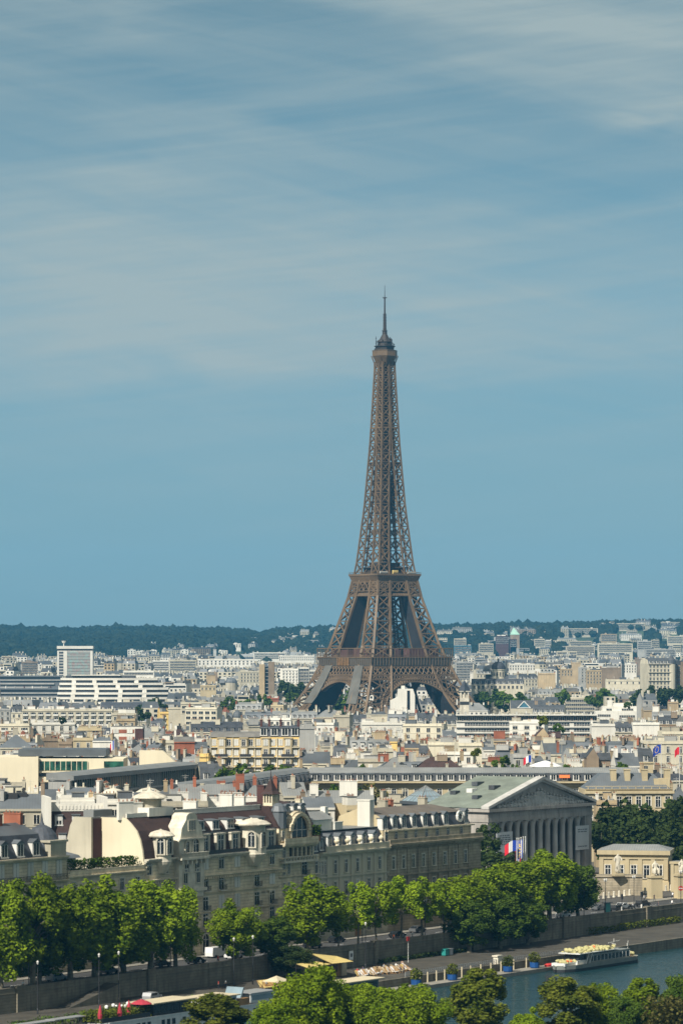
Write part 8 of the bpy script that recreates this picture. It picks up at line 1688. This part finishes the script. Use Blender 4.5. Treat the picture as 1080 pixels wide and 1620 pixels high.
# houseboats at the left, moored along the lower quay
def barge(lab, u, v, ln, wd, hullm, h_, name='houseboat'):
    t = thing(name, lab, 'boat', Q(u, v, ZW), QA); mb = MB(); P = [(0, -wd*0.25), (2.5, -wd/2), (ln-2.5, -wd/2), (ln, -wd*0.25), (ln, wd*0.25), (ln-2.5, wd/2), (2.5, wd/2), (0, wd*0.25)]; mb.extr(P, -0.6, h_, 'z'); i = len(mb.v); mb.extr([(x, y*1.03) for x, y in P], h_-0.25, h_, 'z'); part(mb, 'hull', [hullm], t); return t
u_ = U(142, -28.5); t = barge('white-hulled houseboat with planted roof and folded pink-red parasols', u_, -28.2, 27, 5.2, 'boatwhite', 3.3)
mb = MB(); [mb.box(x, x+0.9, -2.66, -2.6, 1.5, 2.5) for x in (3.2, 4.6, 6.0, 10, 11.5, 13, 17, 18.5, 20, 23)]; part(mb, 'porthole', ['glass'], t)
mb = MB(); mb.box(0.6, 14, -2.5, -2.42, 3.3, 4.1); mb.box(0.6, 14, 2.42, 2.5, 3.3, 4.1); part(mb, 'deck_rail', ['boatdark'], t)
mb = MB(); mb.box(15.2, 26.0, -2.2, 2.2, 3.3, 5.3, 0); part(mb, 'deckhouse', ['boatdark'], t); mb = MB(); mb.box(14.6, 27.2, -2.7, 2.7, 5.3, 5.5); part(mb, 'awning', ['canvas'], t)
mb = MB(); [mb.box(15.5+k*1.8, 16.8+k*1.8, -2.24, -2.2, 3.8, 5.0) for k in range(5)]; part(mb, 'window', ['glass'], t)
r = random.Random(6); mb = MB()
for k in range(2600):
    x = r.uniform(0.8, 14.5); y = r.uniform(-2.3, 2.3); c = Vector((x, y, 3.4+r.random()**1.5*1.9)); a = Vector((r.uniform(-1, 1), r.uniform(-1, 1), r.uniform(-1, 1)))*0.2; b = Vector((-a.y, a.x, r.uniform(-.1, .1))); mb.face([c-a, c-b, c+a, c+b])
tag(link('roof_garden', mb.mesh('roof_garden', ['leafolive']), None, Q(u_, -28.2, ZW), QA), 'bushy potted garden covering the houseboat roof', 'plants', kind='stuff')
for x, y, open_, lab in ((1.2, -1.6, 0, 'small folded pink parasol, leftmost on the houseboat'), (6.2, -1.9, 0, 'tall folded pink-red parasol in the middle of the houseboat'), (10.4, -0.6, 0, 'folded pink parasol right of the tall one'), (13.6, -0.8, 1, 'opened coral red parasol beside the beige awning')):
    t2 = thing('parasol', lab, 'parasol', Q(u_+x*1.0, -28.2+y, ZW+3.3), QA, 'parasols on the houseboat'); mb = MB(); mb.tube([(0, 0, 0), (0, 0, 3.0)], [0.05, 0.04], 6); part(mb, 'pole', ['frame'], t2); mb = MB()
    mb.lathe(0, 0, [(1.9, 2.15), (1.2, 2.55), (0.1, 2.9)] if open_ else [(0.34, 0.7), (0.42, 1.3), (0.26, 2.2), (0.05, 3.0)], 8); part(mb, 'cloth', ['coral'] if False else ['redcloth'], t2)
for k in range(9):
    mb = MB(); mb.lathe(0, 0, [(0.16, 0), (0.3, 0.2), (0.3, 0.5), (0.12, 0.62)], 8); tag(link('white_lantern', mb.mesh('white_lantern', ['fwhite']), None, Q(u_+7+k*0.85, -26.4+r.uniform(-.5, .5), ZW+4.6+r.uniform(0, .6)), 0), 'round white lantern hanging in the houseboat garden', 'lantern', 'white lanterns on the houseboat')
u_ = U(-6, -28.5); t = barge('dark houseboat with yellow wooden deck benches at the bottom left', u_, -28.3, 25, 5.0, 'boatdark', 2.0)
mb = MB(); mb.box(1, 10, -2.1, 2.1, 2.0, 3.6, 0); mb.box(0.8, 10.2, -2.3, 2.3, 3.6, 3.75, 1); part(mb, 'deckhouse', ['wood', 'canvas'], t)
mb = MB(); [mb.tube([(x, y, 2.0), (x, y, 4.4)], [0.07, 0.07], 5) for x in (10.5, 15, 20, 24) for y in (-1.9, 2.1)]; part(mb, 'awning_post', ['iron'], t); mb = MB(); mb.box(6, 15.5, 0.2, 2.3, 4.4, 4.52); mb.box(15.7, 24, 0.2, 2.3, 4.45, 4.58); part(mb, 'glass_awning', ['carsilver'], t)
for k in range(6): mb = MB(); x = 11+k*2.0; [mb.box(x, x+1.7, -1.9+q*0.28, -1.7+q*0.28, 2.42, 2.5) for q in range(3)]; mb.box(x+0.1, x+0.2, -1.9, -1.2, 2.0, 2.42); mb.box(x+1.5, x+1.6, -1.9, -1.2, 2.0, 2.42); tag(link('deck_bench', mb.mesh('deck_bench', ['yawning']), None, Q(u_, -28.3, ZW), QA), 'yellow slatted bench in the row on the dark houseboat deck', 'bench', 'benches on the dark houseboat')
u_ = U(304, -28.2); t = barge('white and blue houseboat with beige awning half hidden by the olive tree', u_, -28.4, 24, 5.2, 'boatwhite', 3.0)
mb = MB(); mb.box(1.0, 10.0, -2.2, 2.2, 3.0, 4.9, 0); part(mb, 'deckhouse', ['boatwhite'], t); mb = MB(); mb.box(0.4, 10.6, -2.7, 2.7, 4.9, 5.1); part(mb, 'awning', ['canvas'], t)
mb = MB(); [mb.box(x, x+1.0, -2.66, -2.6, 1.1, 2.2) for x in (3, 5, 7, 9, 12, 14.5, 16.5, 19)]; [mb.box(x, x+1.2, -2.24, -2.2, 3.5, 4.5) for x in (2, 4.2, 6.4, 8.4)]; part(mb, 'window', ['glass'], t)
mb = MB(); mb.extr([(11.0, 3.0), (12.6, 6.0), (12.9, 6.0), (11.6, 3.0)], -1.8, 1.8, 'y'); part(mb, 'windscreen', ['skyglass'], t)
mb = MB(); mb.box(10.2, 13.4, -2.6, -1.2, 3.0, 4.2); part(mb, 'planter_box', ['wood'], t); mb = MB(); mb.box(14.5, 22, -2.0, 2.0, 3.0, 4.7, 0); mb.box(14.8, 21.6, -2.05, 2.05, 3.5, 4.4, 1); part(mb, 'glazed_saloon', ['boatwhite', 'skyglass'], t); mb = MB(); mb.box(14.2, 22.4, -2.3, 2.3, 4.7, 4.85); part(mb, 'saloon_roof', ['carsilver'], t)
t = thing('canvas_tent', 'small beige pointed canvas canopy behind the white and blue houseboat', 'canopy', Q(U(436, -19), -19.2, ZL), QA); mb = MB(); P = [(-2.2, -1.8, 2.4), (2.2, -1.8, 2.4), (2.2, 1.8, 2.4), (-2.2, 1.8, 2.4)]; [mb.face([P[k], P[(k+1) % 4], (0, 0, 3.4)]) for k in range(4)]; part(mb, 'cloth', ['canvas'], t); mb = MB(); [mb.tube([(x, y, 0), (x, y, 2.4)], [0.05, 0.05], 5) for x in (-2.1, 2.1) for y in (-1.7, 1.7)]; part(mb, 'pole', ['iron'], t)
# cafe under yellow awnings, bar boat, deck chairs
cu = U(515, -9); t = thing('quay_cafe', 'wooden quayside cafe stall under a yellow stretched awning', 'cafe stall', Q(cu, -9, ZL), QA); mb = MB(); mb.box(-2, 6.5, 0, 3.2, 0, 2.9, 0); mb.box(-1.6, 4.0, -0.05, 0, 0.9, 2.3, 1); mb.box(5.2, 6.9, -0.3, 3.4, 0, 3.2, 2); part(mb, 'stall', ['wood', 'glass', 'canvas'], t)
mb = MB(); mb.face([(-2.2, -3.0, 3.1), (5.0, -3.2, 3.0), (8.2, 3.0, 3.5), (0.0, 3.6, 4.6)]); mb.face([(-2.2, -3.0, 3.02), (0.0, 3.6, 4.52), (8.2, 3.0, 3.42), (5.0, -3.2, 2.92)]); part(mb, 'awning', ['yawning'], t); mb = MB(); mb.face([(-9, -2.6, 2.6), (-2.0, -2.6, 3.0), (-1.0, 1.6, 3.2), (-7.5, 1.8, 3.2)]); mb.face([(-9, -2.6, 2.54), (-7.5, 1.8, 3.14), (-1.0, 1.6, 3.14), (-2.0, -2.6, 2.94)]); part(mb, 'awning', ['yawning'], t)
mb = MB(); [mb.tube([(x, y, 0), (x, y, h_)], [0.06, 0.06], 5) for x, y, h_ in ((-2.2, -3, 3.1), (5, -3.2, 3.0), (8.2, 3, 3.5), (-9, -2.6, 2.6), (-7.5, 1.8, 3.2))]; part(mb, 'post', ['iron'], t)
t = thing('bar_boat', 'flat-roofed bar boat below the quayside cafe', 'boat', Q(U(524, -25), -25.2, ZW), QA); mb = MB(); mb.box(0, 15, -2.2, 2.2, -0.5, 1.4); part(mb, 'hull', ['boatdark'], t); mb = MB(); mb.box(1, 13, -1.8, 1.8, 1.4, 3.6, 0); mb.box(1.4, 12.6, -1.84, -1.8, 1.9, 3.2, 1); part(mb, 'cabin', ['boatgrey', 'glass'], t); mb = MB(); mb.box(0.3, 14.2, -2.6, 2.4, 3.6, 3.8); part(mb, 'roof', ['canvas'], t)
t = thing('notice_board', 'white notice board on the wall beside the quayside cafe', 'sign', Q(U(554, -1.0), -1.2, ZL), QA); mb = MB(); mb.box(-0.7, 0.7, -0.05, 0.05, 1.6, 3.4); part(mb, 'board', ['fwhite'], t); mb = MB(); mb.box(-0.35, 0.35, -0.09, -0.05, 2.2, 2.9); part(mb, 'print', ['print'], t)
t = thing('red_sign', 'small red sign on a thin post beside the wall', 'sign', Q(U(644, -4), -4.2, ZL), QA); mb = MB(); mb.tube([(0, 0, 0), (0, 0, 5.2)], [0.06, 0.05], 6); part(mb, 'post', ['frame'], t); mb = MB(); mb.box(-0.5, 0.5, -0.05, 0.05, 4.4, 5.3); part(mb, 'plate', ['redpaint'], t)
mb = MB(); s_ = [(0.0, 0.35), (0.9, 0.30), (1.5, 1.05)]
for (a, b), (c, d) in zip(s_, s_[1:]): mb.bar((0.3, a, b), (0.3, c, d), 0.62, 0.05, 0)
for x in (0.0, 0.6): mb.bar((x, -0.05, 0.0), (x, 1.5, 1.05), 0.06, m=1); mb.bar((x, 1.3, 0.0), (x, 0.5, 0.55), 0.06, m=1)
for nm_, cm in (('pale', 'canvas'), ('yellow', 'yawning'), ('white', 'fwhite')): CACHE[('deck', nm_)] = mb.mesh('deck_chair', [cm, 'wood'])
r = random.Random(9)
for k in range(24):
    px = 572+k*3.4; v = -14.6+r.uniform(-1.5, 1.5); c_ = r.choice(('pale', 'yellow', 'white')); o = link('deck_chair', CACHE[('deck', c_)], None, Q(U(px, v), v, ZL), QA+r.uniform(-.2, .2)); o.scale = (1.25, 1.25, 1.25); tag(o, '%s deck chair in the row beside the quay railing' % c_, 'deck chair', 'deck chairs by the railing')
for k in range(7):
    px = 421+k*4.6; v = -13.5; o = link('deck_chair', CACHE[('deck', 'yellow' if k < 5 else 'white')], None, Q(U(px, v), v, ZL), QA-0.3); o.scale = (1.9, 1.9, 1.5); tag(o, '%s deck chair in the short row below the dark bushy tree' % ('yellow' if k < 5 else 'white'), 'deck chair', 'deck chairs below the dark tree')
for k in range(16):
    px = (565, 569, 574, 583, 592, 596, 603, 607, 618, 626, 633, 638, 421, 346, 357, 636)[k]; v = (-13, -15, -12, -16, -12.4, -13, -15.6, -12, -13, -12.6, -15, -16.4, -12, -5, -5.2, -11)[k]
    sh = ('fred', 'fwhite', 'fblue', 'fwhite', 'canvas', 'car', 'fwhite', 'carsilver', 'yawning', 'fwhite', 'denim', 'skin', 'carsilver', 'redpaint', 'fwhite', 'skin')[k]; cn_ = dict(fred='red', fwhite='white', fblue='blue', canvas='beige', car='black', carsilver='grey', yawning='yellow', denim='dark blue', skin='bare-chested', redpaint='red')[sh]
    pose = 'sit' if k in (4, 6, 8, 10) else 'stand'; person('person in %s %s' % (cn_ if cn_ != 'bare-chested' else 'skin tones', ('among the deck chairs, number %d from the left' % (k+1)) if False else (('standing among' if pose == 'stand' else 'sitting among')+' the deck chairs, %s' % ('left end', 'left end beside the one in red', 'left part', 'left of the middle', 'near the middle', 'in the middle', 'middle, in a pale chair', 'right of the middle', 'right part', 'towards the right', 'close to the right end', 'at the right end', 'short row', 'under the rounded plane', 'by the lamp below the rounded plane', 'far right')[k])), Q(U(px, v), v, ZL), pose, sh, r.uniform(0, 6.28))
# ------------------------------------------------------------------ the air between
HZ = bpy.data.materials.new('haze_air'); HZ.use_nodes = True; t = HZ.node_tree; t.nodes.clear()
pv = N(t, 'ShaderNodeVolumePrincipled'); pv.inputs['Density'].default_value = 4.0e-5; pv.inputs['Color'].default_value = (0.14, 0.54, 0.95, 1); pv.inputs['Anisotropy'].default_value = 0.0
o_ = N(t, 'ShaderNodeOutputMaterial'); t.links.new(pv.outputs[0], o_.inputs['Volume']); M['haze'] = HZ
mb = MB(); mb.box(-2600, 2600, -60, 9800, -14, 352)
hz = tag(part(mb, 'haze', ['haze'], None), 'thin blue haze over the city', 'haze', kind='stuff')
